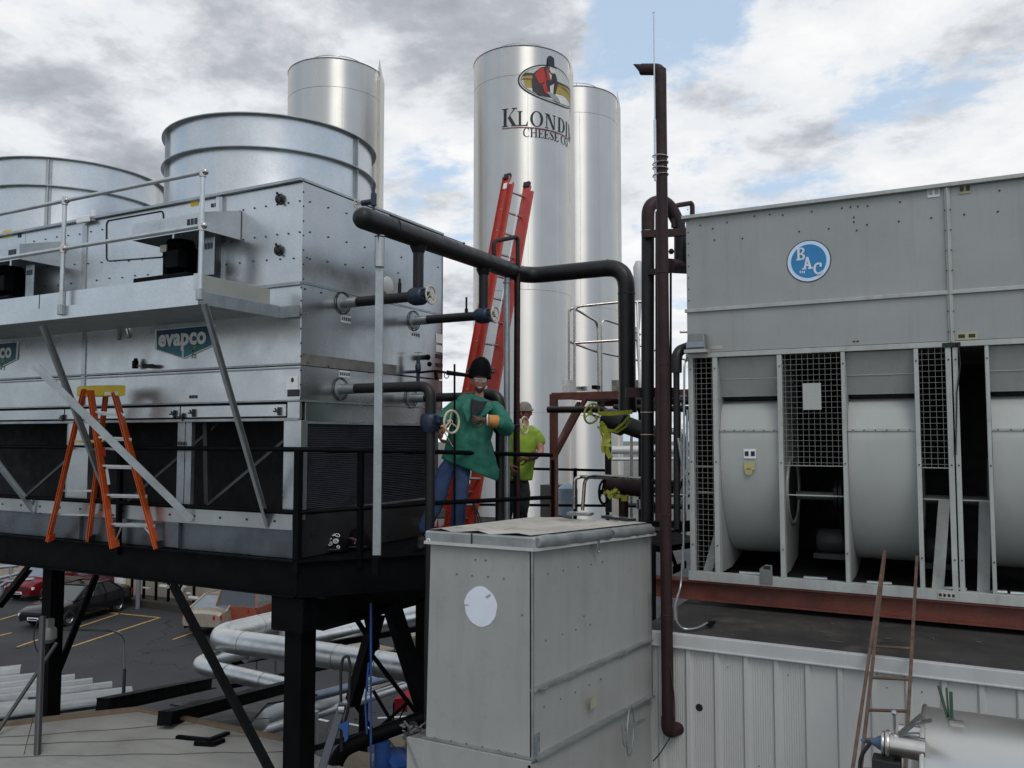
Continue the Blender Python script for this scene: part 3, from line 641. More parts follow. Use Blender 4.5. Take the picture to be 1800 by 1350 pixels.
# small fittings with rings
for q in ((491,350),(489,440)):
    m = MB(); p = pY(*q, YE-.02); m.torus(p, (0,1,.2), .045, .009, 18, 6); m.torus(p+V(.0,-.01,.0), (1,.3,0), .035, .007, 14, 6); m.lathe([(.03,0),(.03,.03),(.0,.03)], p+V(0,.02,0), F_, 10); m.ball(p+V(.03,-.01,-.05), .014); m.ball(p+V(-.02,-.01,.06), .014); m.build('lifting_shackle', INK, con)
for q in ((486,723),(428+-125,728),(318+18,726),(108,735),(335-17,733)):
    m = MB(); p = pY(*q, YE-.03); m.box(p.x-.03, p.x+.03, YE-.045, YE-.01, p.z-.008, p.z+.008); m.bar(p+V(-.02,0,.03), p+V(.03,0,-.03), .012, .012); m.box(p.x+.02, p.x+.035, YE-.04, YE-.01, p.z-.04, p.z+.04); m.build('door_latch', INK, con)
# access hatch with gasket outline
hp = [pY(*q, YE-.004) for q in ((190,388),(285,371),(287,378),(287,450),(285,452),(190,459),(187,455),(187,393))]
m = MB(); m.tube(hp+[hp[0]], .008, 6, False, .03); m.build('hatch_gasket', RUB, con)
# lettered stickers as plain print blocks
def sticker(q0, q1, plane, mt=WHITE, name='sticker', marks=3, parent=None, ink=INK, Y0=None):
    f = (lambda q: pY(*q, (YE if Y0 is None else Y0)-.004)) if plane == 'f' else (lambda q: pX(*q, XE+.003))
    a, b = f(q0), f(q1); m = MB()
    if plane == 'f': m.box(a.x, b.x, a.y, a.y+.003, b.z, a.z)
    else: m.box(a.x-.003, a.x, a.y, b.y, b.z, a.z)
    if mt: s_ = m.build(name, mt, parent or con)
    k = MB(); hh = a.z-b.z
    for i in range(marks):
        t0, t1 = (i+.18)/marks, (i+.82)/marks
        if plane == 'f': k.box(a.x+(b.x-a.x)*t0, a.x+(b.x-a.x)*t1, a.y-.002, a.y, b.z+hh*.25, b.z+hh*.75)
        else: k.box(a.x, a.x+.002, a.y+(b.y-a.y)*t0, a.y+(b.y-a.y)*t1, b.z+hh*.25, b.z+hh*.75)
    if marks: k.build('print', ink, parent or con)
sticker((600,553),(617,569),'e', marks=5); sticker((723,582),(738,595),'e', marks=4); sticker((597,651),(615,664),'e', marks=5)
sticker((335,353),(348,361),'f', YEL, marks=0); sticker((5,406),(20,416),'f', YEL, marks=0)
sticker((370,355),(382,366),'f', None, marks=2); sticker((332,692),(347,703),'f', None, marks=3); sticker((312,773),(326,786),'f', None, marks=3); sticker((30,408),(38,420),'f', None, marks=1)
m = MB(); m.box(fx(504,670), fx(524,670), YE-.006, YE-.001, pY(510,684,YE).z, pY(510,661,YE).z); m.build('sticker', WHITE, con); m = MB(); m.ball(pY(514,668,YE-.006), .02, 8, (1,.2,1.2)); m.box(fx(506,690), fx(527,690), YE-.008, YE-.002, pY(510,697,YE).z, pY(510,685,YE).z); m.build('print', INK, con)
m = MB(); a, b = pX(766,586,XE+.004), pX(779,602,XE+.004)
for y0, y1, mt in ((586,604,WHITE),(606,620,WHITE),(622,631,INK),(638,646,INK),(650,656,INK)):
    m = MB(); a, b = pX(766,y0,XE+.004), pX(778,y1,XE+.004); m.box(a.x, a.x+.003, a.y, b.y, a.z, b.z); m.build('notice', mt, con)
# sign: pentagon plate with lettering
def sign(pxo):
    dx = pxo
    Ps = [pY(x+0, y, YE-.012) for x, y in ((272,580),(378,570),(376,607),(322,631),(273,615))]
    Ps = [p+V(dx, 0, 0) for p in Ps]; m = MB(); m.prism(Ps, (0,.008,0)); pl = m.build('sign_plate', WHITE, con)
    c = sum(Ps, V(0,0,0))/5; ins = [c+(p-c)*.93+V(0,-.003,0) for p in Ps]
    for i in range(5): ins[i].y = YE-.015
    zm = c.z+.02
    def slic(poly, z0, z1):
        bm = bmesh.new(); f = bm.faces.new([bm.verts.new(p) for p in poly])
        for co, no in (((0,0,z0),(0,0,-1)), ((0,0,z1),(0,0,1))):
            bmesh.ops.bisect_plane(bm, geom=bm.verts[:]+bm.edges[:]+bm.faces[:], plane_co=co, plane_no=no, clear_outer=True)
        r_ = [[v.co.copy() for v in f.verts] for f in bm.faces]; bm.free(); return r_
    zlo, zhi = min(p.z for p in ins), max(p.z for p in ins); k = 5
    for i in range(k):
        t = i/(k-1); mt = SG[i]
        for poly in slic(ins, zlo+(zhi-zlo)*i/k, zlo+(zhi-zlo)*(i+1)/k):
            m = MB(); m.prism(poly, (0,-.001,0)); m.build('sign_field', mt, con)
    w = (Ps[1]-Ps[0]).length; o = Ps[0]+V(w*.08, -.008, -w*.20)
    textmb('evapco', w*.27, o+V(0,-.0,0), (1,0,0), (0,0,1), .001, .009, space=1.04).build('sign_lettering', WHITE, con)
    m = MB(); cxs = Ps[3].x; m.box(cxs-.012, cxs+.012, YE-.019, YE-.016, Ps[3].z+.01, o.z+.0); m.build('sign_stem', WHITE, con)
    m = MB(); m.bar(Ps[3]+V(.13,-.006,.07), Ps[3]+V(.20,-.006,.13), .03, .004, (0,1,0)); m.bar(Ps[3]+V(.14,-.006,.0), Ps[3]+V(.15,-.006,.09), .02, .004, (0,1,0)); m.build('sign_leaf', LGREEN, con)
SG = [mat('sign_blend', (.004, .15-.105*t, .20-.10*t), .4) for t in (0,.25,.5,.75,1)]
sign(0)
x_l = pY(33, 600, YE).x-pY(378, 575, YE).x; sign(x_l)
# ------- fan stacks
def stack(xc):
    yc = YE+WE/2; r = 1.17; C = Vector((xc, yc, 0)); near = C-C.normalized()*r
    zt = ZFAN+(.12 if xc != XC1 else 0)
    m = MB(); m.lathe([(r*1.02, zt_), (r, zt_+.1), (r, zt)], C, Z, 96); st = m.build('fan_stack', GALV, con, True)
    m = MB(); m.lathe([(r-.012, zt_), (r-.012, zt)], C, Z, 96); m.build('stack_lining', GALVD, con, True)
    for z in (zt, zt-.36):
        m = MB(); m.lathe([(r-.0, z-.012), (r+.055, z-.012), (r+.055, z-.002), (r-.0, z-.0)], C, Z, 96); m.build('stack_flange', GALVS, con, True, ang=30)
    tcm = -C.normalized(); trt = V(-tcm.y, tcm.x, 0); trt = trt if trt.dot(Fr) > 0 else -trt
    for a in ((-73, 51, 170) if xc == XC1 else (-14, 106, 226)):
        m = MB(); d = tcm*math.cos(R(a))+trt*math.sin(R(a)); t = V(-d.y, d.x, 0)
        m.bar(C+d*(r+.006)+V(0,0,zt_), C+d*(r+.006)+V(0,0,zt-.03), .07, .012, d); m.bar(C+d*(r+.02)+V(0,0,zt_), C+d*(r+.02)+V(0,0,zt-.03), .012, .03, d); m.build('stack_seam', GALVS, con)
    m = MB(); m.lathe([(.12, zt_+.3), (.12, zt_+.45), (.0, zt_+.47)], C, Z, 20)
    for k in range(6):
        a = k*math.pi/3; d = V(math.cos(a), math.sin(a), 0); t = V(-d.y, d.x, 0); c0 = C+V(0,0,zt_+.38)
        m.add([c0+d*.1+t*.08+V(0,0,.03), c0+d*.1-t*.08-V(0,0,.03), c0+d*1.1-t*.16-V(0,0,.02), c0+d*1.1+t*.16+V(0,0,.04)], [(0,1,2,3)])
    m.build('fan_rotor', ALU, con, solid=.01)
XC1, XC2 = XE-1.62, XE-1.62-3.72; FO = 20
C = Vector((XC1, YE+WE/2, 0)); near = C-C.normalized()*1.17; ZFAN = zat(near.x, near.y, 202)
stack(XC1); stack(XC2)
# ------- fan motors under hoods
def motor(dx, px_=None):
    f = lambda px, py, dy: pY(px, py, YE-dy)+V(dx, 0, 0)
    x0, x1 = pY(262,450,YE-.3).x+dx, pY(345,450,YE-.3).x+dx
    zt, zb = pY(345,418,YE-.42).z, pY(300,492,YE-.3).z
    m = MB(); xm = (x0+x1)/2; ym = YE-.2; zc = (zt+zb)/2; r = (zt-zb)*.40
    m.lathe([(0, -.26), (r*.7, -.26), (r*.98, -.22), (r, -.2), (r, .2), (r*.9, .24), (0, .24)], (xm, ym, zc), Z, 28)
    mo = m.build('fan_motor', BLK, con, True)
    m = MB()
    for k in range(28):
        a = 2*math.pi*k/28; d = V(math.cos(a), math.sin(a), 0); p = V(xm, ym, zc)+d*(r+.008); m.bar(p-V(0,0,.17), p+V(0,0,.17), .008, .03, d)
    m.build('cooling_fin', BLK, mo)
    m = MB(); m.box(xm+.02, xm+.2, ym-r-.06, ym-r+.06, zc-.08, zc+.1); m.build('terminal_box', BLK, mo, bevel=.01)
    m = MB(); m.box(xm-.09, xm-.0, ym-r-.035, ym-r-.02, zc+.1, zc+.17); m.build('nameplate', mat('nameplate_tan', (.40,.36,.28), .4), mo)
    m = MB(); m.box(xm-.06, xm-.01, ym-r-.035, ym-r-.02, zc-.21, zc-.16); m.build('nameplate', WHITE, mo)
    m = MB(); m.box(x0-.03, x1+.06, YE-.46, YE-.06, zb-.03, zb+.02); m.build('motor_base', BLK, con, bevel=.01)
    # hood
    hx0, hx1 = pY(262,400,YE-.46).x+dx-.2, pY(358,400,YE-.46).x+dx+.02; hz = pY(300,418,YE-.46).z+.02
    m = MB(); Y0, Y1 = YE-.50, YE-.01
    m.add([(hx0,Y0,hz),(hx1,Y0,hz),(hx1,Y1,hz),(hx0,Y1,hz),(hx0+.0,Y0,hz+.17),(hx1,Y0,hz+.17),(hx1,Y1,hz+.30),(hx0,Y1,hz+.30)], [(4,5,6,7),(0,1,5,4),(1,2,6,5),(3,0,4,7)])
    m.build('motor_hood', GALV, con, solid=.004)
    m = MB()
    for k in range(3): m.box(hx1-.20+k*.05, hx1-.165+k*.05, Y0-.004, Y0-.002, hz+.06, hz+.12)
    m.build('print', INK, con)
    m = MB(); m.box(x1+.10, x1+.24, YE-.30, YE-.285, zb, zb+.38); m.build('tension_plate', GALVS, con, bevel=.004)
    m = MB()
    for k in range(3): m.box(x1+.115+k*.04, x1+.145+k*.04, YE-.303, YE-.301, zb+.26, zb+.32)
    m.build('print', INKB, con)
motor(0); motor(pY(36,480,YE-.3).x-pY(345,450,YE-.3).x)
m = MB(); a = pY(138,382,YE-.05); m.box(a.x, a.x+.22, YE-.08, YE-.05, a.z-.08, a.z); m.box(a.x+.19, a.x+.25, YE-.04, YE-.0, a.z-.06, a.z+.06); m.build('sensor_box', WHITE, con, bevel=.01)
# round covers and wheels on end face
m = MB(); m.lathe([(.10, 0), (.10, .012), (.085, .022), (0, .024)], pX(681,502,XE), E_, 28); m.build('inspection_cover', mat('cover_pale', (.45,.45,.42), .5), con, True)

# ================================================================== CATWALK on the front
cat_z = pX(530, 545, XE).z
cor = pZ(350, 521, cat_z); YC = cor.y; XCR = cor.x
cw = thing('catwalk', (XCR-3, (YC+YE)/2, cat_z), 'galvanised catwalk with pipe handrail bolted across the front of the condenser', 'catwalk')
m = MB(); m.box(XL, XCR, YC, YE-.05, cat_z-.035, cat_z+.0); m.build('deck_plate', GALVS, cw)
for xa, xb in ((XL, pY(56,550,YC).x), (pY(56,550,YC).x, XCR)):
    m = MB(); m.box(xa, xb, YC-.012, YC, cat_z-.075, cat_z+.05); m.build('side_channel', GALV, cw, bevel=.003)
m = MB(); m.box(XCR, XCR+.012, YC, YE-.05, cat_z-.07, cat_z+.05); m.build('end_channel', GALVS, cw, bevel=.003)
m = MB(); m.box(XCR-.01, XE+.02, YE-.055, YE-.04, cat_z-.07, cat_z+.04); m.build('wall_bracket', GALVS, cw)
for xa, xb in ((XL, pY(70,520,YC+.04).x), (pY(72,520,YC+.04).x, pY(115,510,YC+.04).x), (pY(118,512,YC+.04).x, XCR-.02)):
    m = MB(); m.box(xa, xb, YC+.03, YC+.04, cat_z+.05, cat_z+.20); m.build('toe_board', GALV, cw, bevel=.002)
m = MB(); m.box(XCR-.03, XCR-.02, YC+.05, YE-.15, cat_z+.05, cat_z+.20); m.build('toe_board', mat('toe_board_warm', (.42,.42,.37), .4, .7, .1, 3), cw, bevel=.002)
m = MB(); m.box(XCR-.09, XCR-.02, YC+.015, YC+.03, cat_z+.04, cat_z+.21); m.build('splice_plate', ALU, cw)
m = MB(); 
for x in (pY(352,505,YC-.02).x, pY(105,535,YC-.02).x, pY(105,535,YC-.02).x-1.75, pY(105,535,YC-.02).x-3.5): pass
posts = [pY(352,505,YC-.03).x, pY(108,535,YC-.03).x, 2*pY(108,535,YC-.03).x-pY(352,505,YC-.03).x]
zr1, zr2 = pY(355,303,YC-.03).z, pY(355,397,YC-.03).z
for x in posts:
    m = MB(); m.tube([(x, YC-.03, cat_z-.02), (x, YC-.03, zr1)], .021, 14); m.build('post', ALU, cw, True)
    for z in (zr1, zr2):
        m = MB(); m.lathe([(.029,-.04),(.029,.035),(0,.035)], (x, YC-.03, z), Z, 14); m.ball((x+.03, YC-.03, z), .03, 10); m.ball((x, YC-.03, z+.02), .026, 10); m.build('rail_fitting', WHITE if False else STAIN, cw, True)
    m = MB(); m.box(x-.035, x+.035, YC-.05, YC-.012, cat_z-.04, cat_z+.06); m.build('post_foot', GALVS, cw, bevel=.004)
for z in (zr1, zr2):
    m = MB(); m.tube([(XL-.3, YC-.03, z), (posts[0]+.03, YC-.03, z)], .02, 14); m.build('rail', ALU, cw, True)
for pa, pb, w in (((357,535),(470,925),.05), ((74,572),(192,884),.06), ((-170,600),(62,902),.06)):
    a = pY(*pa, YC+.01); b = pY(*pb, YE-.03); m = MB(); m.chan(a, b, w, .03, .005, up=(1,0,0)); m.build('brace', GALVS, cw)
m = MB(); a, b = pY(60,641,YC+.02), pY(337,914,YE-.06); m.bar(a, b, .012, .075, (0,0,1)); m.build('sway_brace', GALVS, cw)
m = MB(); a = pY(212,572,YE-.02)
m.bar(a+V(-.10,0,.06), a+V(.14,0,.05), .03, .02); m.bar(a+V(-.01,0,.05), a+V(-.04,0,-.16), .02, .03); m.bar(a+V(.04,0,.05), a+V(.12,0,-.14), .02, .03); 
o = m.build('pipe_clamp', GALVS, cw)

# hammer on the ledge
hm = thing('hammer', pY(240,647,YE-.04), 'black headed hammer lying on the narrow ledge of the condenser front', 'hammer')
m = MB(); a = pY(239,642,YE-.05); m.box(a.x-.035, a.x+.02, YE-.075, YE-.03, a.z-.035, a.z+.05); m.lathe([(.022,0),(.02,.03),(0,.03)], a+V(-.005,0,.045), Z, 10); m.build('head', BLK, hm, bevel=.006)
m = MB(); m.bar(a+V(.02,0,-.005), a+V(.12,0,-.015), .014, .02); m.build('shaft', mat('copper_shaft', (.30,.13,.08), .4, .5), hm)
m = MB(); m.tube([a+V(.1,0,-.013), a+V(.14,0,-.014), a+V(.26,0,-.02), a+V(.31,0,-.022)], .02, 10, rr=[.012,.022,.024,.012]); m.build('grip', RUB, hm, True)
# ================================================================== BLACK STEEL PLATFORM
ZD = -1.16
C0 = pZ(522, 988, ZD-.005); C0 = V(C0.x, C0.y, ZD)
C1 = pD(750, 900, 8.4); C1.z = ZD; C2 = pD(972, 900, 9.3); C2.z = ZD
C3 = C2+V(-1.0, 2.2, 0)
pf = thing('steel_platform', (-8, 7.5, ZD), 'black steel platform on columns carrying the galvanised condenser', 'platform')
XLp = -15
m = MB(); m.prism([C0, C1, C2, C3, V(XLp, C3.y, ZD), V(XLp, C0.y, ZD)], (0,0,-.02)); m.build('deck', BLK, pf)
def edge_beam(a, b, name='edge_beam', h=.32):
    m = MB(); a, b = Vector(a), Vector(b); n_ = (b-a).cross(Z).normalized(); z = V(0,0,ZD)
    A, B_ = V(a.x, a.y, ZD), V(b.x, b.y, ZD); off = -n_*.02
    m.bar(A+V(0,0,-h/2)+off, B_+V(0,0,-h/2)+off, .014, h); m.bar(A+V(0,0,.0), B_+V(0,0,.0), .09, .012); m.bar(A+V(0,0,-h), B_+V(0,0,-h), .10, .014)
    return m.build(name, BLK, pf)
edge_beam(V(XLp, C0.y, 0), C0); edge_beam(C0, C1); edge_beam(C1, C2)
m = MB()   # secondary beams under the deck
for y in (C0.y+.7, C0.y+1.6, C0.y+2.6): m.ibeam((XLp, y, ZD-.16), (-5.2, y, ZD-.16), .14, .26)
for x in (-5.9, -7.6, -9.3, -11, -12.7): m.ibeam((x, C0.y+.05, ZD-.2), (x, C3.y, ZD-.2), .14, .3)
m.build('floor_beam', BLK, pf)
# main girders and columns
colA = pD(527, 1200, 8.15); colB = pD(90, 1150, 10.6)
for y in (colA.y, colA.y+2.1):
    m = MB(); m.ibeam((XLp, y, ZD-.21), (colA.x+.1, y, ZD-.21), .2, .28); m.build('girder', BLK, pf)
m = MB(); m.ibeam((colA.x+.22, colA.y-.1, ZD-.48), (colA.x+.35, C1.y+1.2, ZD-.48), .3, .30); m.build('girder', BLK, pf)
m = MB(); m.box(colA.x-.19, colA.x+.2, colA.y-.2, colA.y+.25, ZD-.66, ZD-.34); m.build('bracket_plate', BLK, pf, bevel=.01)
for c, w in ((colA, .205), (colB, .175), (pD(742, 1150, 9.6), .11), (pD(-120, 1150, 13), .2)):
    m = MB(); m.ibeam((0,0,0), (0,0,.01), .1, .1) if False else None
    m.box(c.x-w/2, c.x+w/2, c.y-w/2, c.y-w/2+.014, G, ZD-.34); m.box(c.x-w/2, c.x+w/2, c.y+w/2-.014, c.y+w/2, G, ZD-.34); m.box(c.x-.008, c.x+.008, c.y-w/2+.014, c.y+w/2-.014, G, ZD-.34)
    if w > .15: m.box(c.x+w/2-.012, c.x+w/2-.002, c.y-w/2+.014, c.y+w/2-.014, G, ZD-.34)
    m.build('column', BLK, pf)
for a, b, da, db, w in (((300,1030),(485,1385),8.6,7.6,.085), ((166,1008),(98,1180),10.4,10.7,.09), ((48,996),(-5,1062),10.6,10.9,.10), ((657,1075),(612,1235),8.7,8.9,.16), ((676,1062),(740,1262),8.8,9.1,.22),
                        ((622,1086),(660,1145),8.8,8.8,.05), ((650,1150),(742,1270),8.9,9.1,.045), ((612,1225),(655,1285),9,9,.03), ((655,1215),(690,1275),9,9,.03), ((665,1280),(715,1235),9,9,.025), ((655,1140),(640,1075),8.8,8.8,.10),
                        ((500,1330),(735,1262),8.9,9.1,.05)):
    m = MB(); m.chan(pD(*a, da), pD(*b, db), w, w*.6, .01, up=(.5,.8,0)); m.build('brace', BLK, pf)
m = MB(); m.tube([pD(745,1262,8.7), pD(660,1292,8.6), pD(600,1318,8.5), pD(560,1420,8.4)], .075, 16, bend=.1); m.build('lower_pipe_beam', BLK, pf, True)

# guard rail
gr = thing('guard_rail', (C0.x, C0.y, ZD), 'thin black pipe guard rail with two bars along the edge of the black platform', 'railing')
def P3(p, z): return V(p.x, p.y, z)
zr = [zat(C0.x, C0.y, 790), zat(C0.x, C0.y, 901)]
e1 = [pD(752,794,8.4), pD(752,885,8.4)]; e2 = [pD(970,800,9.3), pD(970,874,9.3)]
for k in (0, 1):
    m = MB(); m.tube([(XLp, C0.y, zr[k]), (C0.x, C0.y, zr[k]), e1[k], e2[k]], .023, 12); m.build('rail', BLK, gr, True)
ps = [C0, pZ(211, 962, ZD)]
ps[1] = V(pY(210,880,C0.y).x, C0.y, ZD)
for p in ps: 
    m = MB(); m.bar(V(p.x, p.y, ZD-.1), V(p.x, p.y, zr[0]), .062 if p is ps[0] else .05, .062 if p is ps[0] else .05); m.build('post', BLK, gr, bevel=.003)
for t in (.47,): 
    p = C0.lerp(C1, t); m = MB(); m.bar(p-V(0,0,.1), p+V(0,0,zr[0]-ZD-.01), .05, .05); m.build('post', BLK, gr, bevel=.003)
p = C2; m = MB(); m.bar(p-V(0,0,.1), p+V(0,0,.9), .03, .03); m.build('post', BLK, gr)
# second railing beyond
g2 = thing('guard_rail', pD(960,900,12.9), 'black two-bar railing farther back, in front of the silo bases', 'railing')
for y0, y1 in ((822,827),(887,889),(852,852.5)):
    if y0 == 852: continue
    m = MB(); m.tube([pD(840,y0,12.9), pD(1068,y1,12.9)], .021, 10); m.build('rail', BLK, g2, True)
for px in (1068, 1011):
    m = MB(); m.bar(pD(px,815+8,12.9), pD(px,940,12.9), .045, .045); m.build('post', BLK, g2)

# galvanised channel prop under the header
cp = thing('channel_post', pD(662,975,7.6), 'pale galvanised channel post standing on the platform edge under the header pipe end', 'support post')
a, b = pD(662,976,7.6), pD(667.5,418,7.6); m = MB(); m.chan(a, b, .070, .04, .007, up=(Ff), flip=1); m.build('channel', GALVS, cp)
m = MB(); m.tube([b-V(0,0,.12), b+V(0,0,.1)], .012, 8); m.lathe([(.05,-.01),(.05,.0),(0,.0)], b+V(0,0,.02), Z, 12); m.lathe([(.035,0),(.045,.02),(.045,-.25),(.035,-.25)], b+V(0,0,-.02), Z, 14); m.build('hanger', GALVD, cp, True)
m = MB(); m.bar(pD(662,978,7.6), pD(662,1010,7.62), .07, .05); m.build('foot', BLK, cp)

# ================================================================== REFRIGERANT PIPES
XH = pY(735, 521, pX(602, 533, XE).y).x
ya = pX(602,533,XE).y; yb = pX(727,564,XE).y; yc_ = pX(598,684,XE).y; yd = pX(722,700,XE).y
za, zb_ = pX(602,533,XE).z, pX(727,564,XE).z; zc_, zd_ = pX(598,684,XE).z, pX(722,700,XE).z
hp0 = pX(640, 384, XH); h1 = pX(905, 478, XH); zH = (hp0.z+h1.z)/2+.0
YH = pX(925,480,XH).y
sys_ = thing('refrigerant_header', (XH, (hp0.y+YH)/2, zH), 'fat black header pipe with domed end, two drops and blue valves beside the condenser', 'pipe')
rH = .098
m = MB(); pts = [V(XH, hp0.y, hp0.z), V(XH, YH, h1.z)]
xr = pY(1101, 475, YH).x
m.tube(pts+[V(xr, YH, h1.z), V(xr, YH, pY(1101,705,YH).z)], rH, 22, bend=.26, cap=False)
m.lathe([(rH,0),(rH*.97,.03),(rH*.8,.065),(rH*.45,.09),(0,.098)], pts[0], (0,-1,0), 22)
m.build('header', BLKP, sys_, True)
m = MB()
for y in (hp0.y+.42, hp0.y+2.75): m.torus(V(XH, y, zH), (0,1,0), rH+.001, .004, 24, 6)
m.torus(V(xr-.22, YH, h1.z), (1,0,0), rH+.001, .004, 24, 6); m.torus(V(xr, YH, h1.z-.32), Z, rH+.001, .005, 24, 6); m.build('weld_bead', BLKP, sys_, True)
m = MB(); m.tube([V(XH-.03, hp0.y+.42, zH+rH+.02), V(XH-.03, hp0.y+1.75, zH+rH+.03)], .005, 6); m.ball(V(XH-.03, hp0.y+1.75, zH+rH+.03), .014); m.build('sensor_wire', BLK, sys_)
def wheel(c, ax, r, par, mt=CREAM, tilt=0):
    m = MB(); ax = Vector(ax).normalized(); m.torus(c, ax, r, r*.105, 30, 8); u = Z if abs(ax.z) < .9 else V(1,0,0); x = ax.cross(u).normalized(); y = ax.cross(x)
    for k in range(3):
        a = k*2*math.pi/3+.5; d = x*math.cos(a)+y*math.sin(a); m.tube([c-ax*r*.22, c-ax*r*.12+d*r*.5, c+d*r], r*.07, 6)
    m.lathe([(0,-.02),(r*.2,-.02),(r*.2,.02),(0,.02)], c-ax*r*.2, ax, 10); return m.build('handwheel', mt, par, True)
def valve(c, ax, r, par, wheel_r, wl_=.16, wax=None, wmt=CREAM):
    ax = Vector(ax).normalized()
    m = MB(); m.lathe([(0,-1.3*r),(r*1.05,-1.3*r),(r*1.2,-1.0*r),(r*1.35,-.5*r),(r*1.35,.5*r),(r*1.25,.9*r),(r*1.0,1.1*r),(0,1.15*r)], c, ax, 18); v_ = m.build('valve', BLUE, par, True)
    wax = Vector(wax).normalized() if wax is not None else ax
    m = MB(); m.lathe([(r*.85,.9*r),(r*.85,1.25*r),(r*.4,1.3*r),(r*.4,1.3*r+.05),(0,1.3*r+.05)], c, wax, 12); m.tube([c+wax*r*1.2, c+wax*(r*1.3+wl_)], .010, 8)
    for k in range(4):
        a = k*math.pi/2+.6; u = Z if abs(wax.z) < .9 else V(1,0,0); x = wax.cross(u).normalized(); y = wax.cross(x); p = c+(x*math.cos(a)+y*math.sin(a))*r*.95
        m.tube([p+wax*r*.8, p+wax*r*1.5], .010, 6)
    m.build('bonnet', BLUE, v_)
    wheel(c+wax*(r*1.3+wl_), wax, wheel_r, v_, wmt); return v_
def stub(y, z, par, xend, r=.05):
    m = MB(); m.lathe([(r+.045,0),(r+.045,.006),(r+.03,.012),(r,.014)], V(XE,y,z), (1,0,0), 20); m.tube([V(XE-.02,y,z), V(XE+.20,y,z)], r+.002, 18); m.build('stub', GALVS, par, True)
    m = MB(); m.tube([V(XE+.19,y,z), V(xend,y,z)], r, 18); m.build('branch', BLKP, par, True)
    m = MB(); m.torus(V(XE+.012,y,z), (1,0,0), r+.062, .006, 26, 6); m.build('sealing_ring', RUB, par, True)
for y, z in ((ya, za), (yb, zb_)):
    stub(y, z, sys_, XH-.05); m = MB(); m.tube([V(XH, y, z+.03), V(XH, y, zH)], .052, 18); m.tube([V(XH,y,zH-rH*.9), V(XH,y,zH-rH*1.6)], .06, 18, rr=[.085,.055]); m.build('drop', BLKP, sys_, True)
    valve(V(XH, y, z), (1,0,0), .068, sys_, .085, .06)
m = MB(); p = V(XH-.22, ya, za); m.tube([p, p+V(0,0,.15)], .018, 8); m.tube([p+V(0,0,.1), p+V(0,0,.19)], .011, 8); q = V(XH-.22, yb, zb_); m.tube([q, q+V(0,0,.09)], .020, 8); m.tube([q+V(0,0,.08), q+V(0,0,.22)], .012, 8); m.build('drain_nipple', BRN, sys_)
# small angle valve on top near the end
m = MB(); p = pX(657,352,XH-.0); m.tube([V(p.x,p.y,zH+rH-.02), V(p.x,p.y,p.z)], .012, 8); m.tube([p-V(0,0,.05), p+V(0,0,.06)], .028, 10); m.tube([p+V(0,0,.05), p+V(0,0,.16)], .012, 8)
m.tube([p+V(0,0,-.01), p+V(-.13,-.0,-.01)], .026, 10); v_ = m.build('purge_valve', BLUE, sys_, True); wheel(p+V(-.2,0,-.01), (1,0,0), .035, v_)
m = MB(); m.tube([p+V(-.12,0,-.01), p+V(-.2,0,-.01)], .007, 6); m.build('valve_spindle', STAIN, sys_)
# small equalising line : rises from header, over, and down as square post
eq = thing('equaliser_pipe', pD(909,920,9.9), 'tall thin black post pipe with brown elbow on top crossing the header pipe', 'pipe')
m = MB(); m.tube([pX(868,452,XH), pX(868,424,XH), pD(910,416,9.8), pD(910,945,9.8)], .026, 12, bend=.06); o = m.build('pipe', BRN, eq, True)
m = MB(); m.bar(pD(909.5,470,9.82), pD(907,960,9.82), .072, .05, Ff); m.build('angle_post', BLK, eq)
gp = pX(891, 490, XH); m = MB(); m.tube([V(gp.x, gp.y, zH-rH), V(gp.x, gp.y, ZD-.2)], .036, 16); m.lathe([(.036,0),(.05,.0),(.05,.012),(0,.012)], V(gp.x,gp.y,zH-rH-.06), Z, 14); o = m.build('support_post', GALVS, None, True, loc=(gp.x, gp.y, ZD)); tag(o, 'grey round galvanised post propping the black header pipe behind the smiling welder', 'support post')
# lower branches
low = thing('liquid_pipe', (XH, yc_, zc_), 'lower black pipe that turns down beside the condenser end into a blue valve', 'pipe')
xv = pY(757, 690, yc_).x; stub(yc_, zc_, low, xv-.14)
m = MB(); m.tube([V(xv-.25,yc_,zc_), V(xv,yc_,zc_), V(xv,yc_,zc_-.34)], .052, 18, bend=.15, cap=False); m.tube([V(xv,yc_,zc_-.38), V(xv,yc_,-3.9)], .046, 16); m.build('drop', BLKP, low, True)
valve(V(xv, yc_, pY(757,742,yc_).z), Z, .072, low, .105, .17, (1,-.15,0))
low2 = thing('liquid_pipe', (XH, yd, zd_), 'lower black pipe turning down behind the man in the green jacket', 'pipe')
xv2 = pY(879, 700, yd).x; stub(yd, zd_, low2, xv2-.14)
m = MB(); m.tube([V(xv2-.3,yd,zd_+.02), V(xv2,yd,zd_+.02), V(xv2,yd,zd_-.4)], .062, 18, bend=.2, cap=False); m.tube([V(xv2,yd,zd_-.40), V(xv2,yd,-1.6)], .05, 16); m.build('drop', BLKP, low2, True)
valve(V(xv2, yd, pY(880,748,yd).z), Z, .06, low2, .09, .22, (1,0,0))
# thin vertical cable/rod in front of the welder
m = MB(); m.tube([pD(799,640,8.6), pD(799,930,8.6)], .011, 8); o = m.build('thin_rod', BLK, None, loc=pD(799,930,8.6)); tag(o, 'thin black vertical rod in front of the green jacket', 'rod')
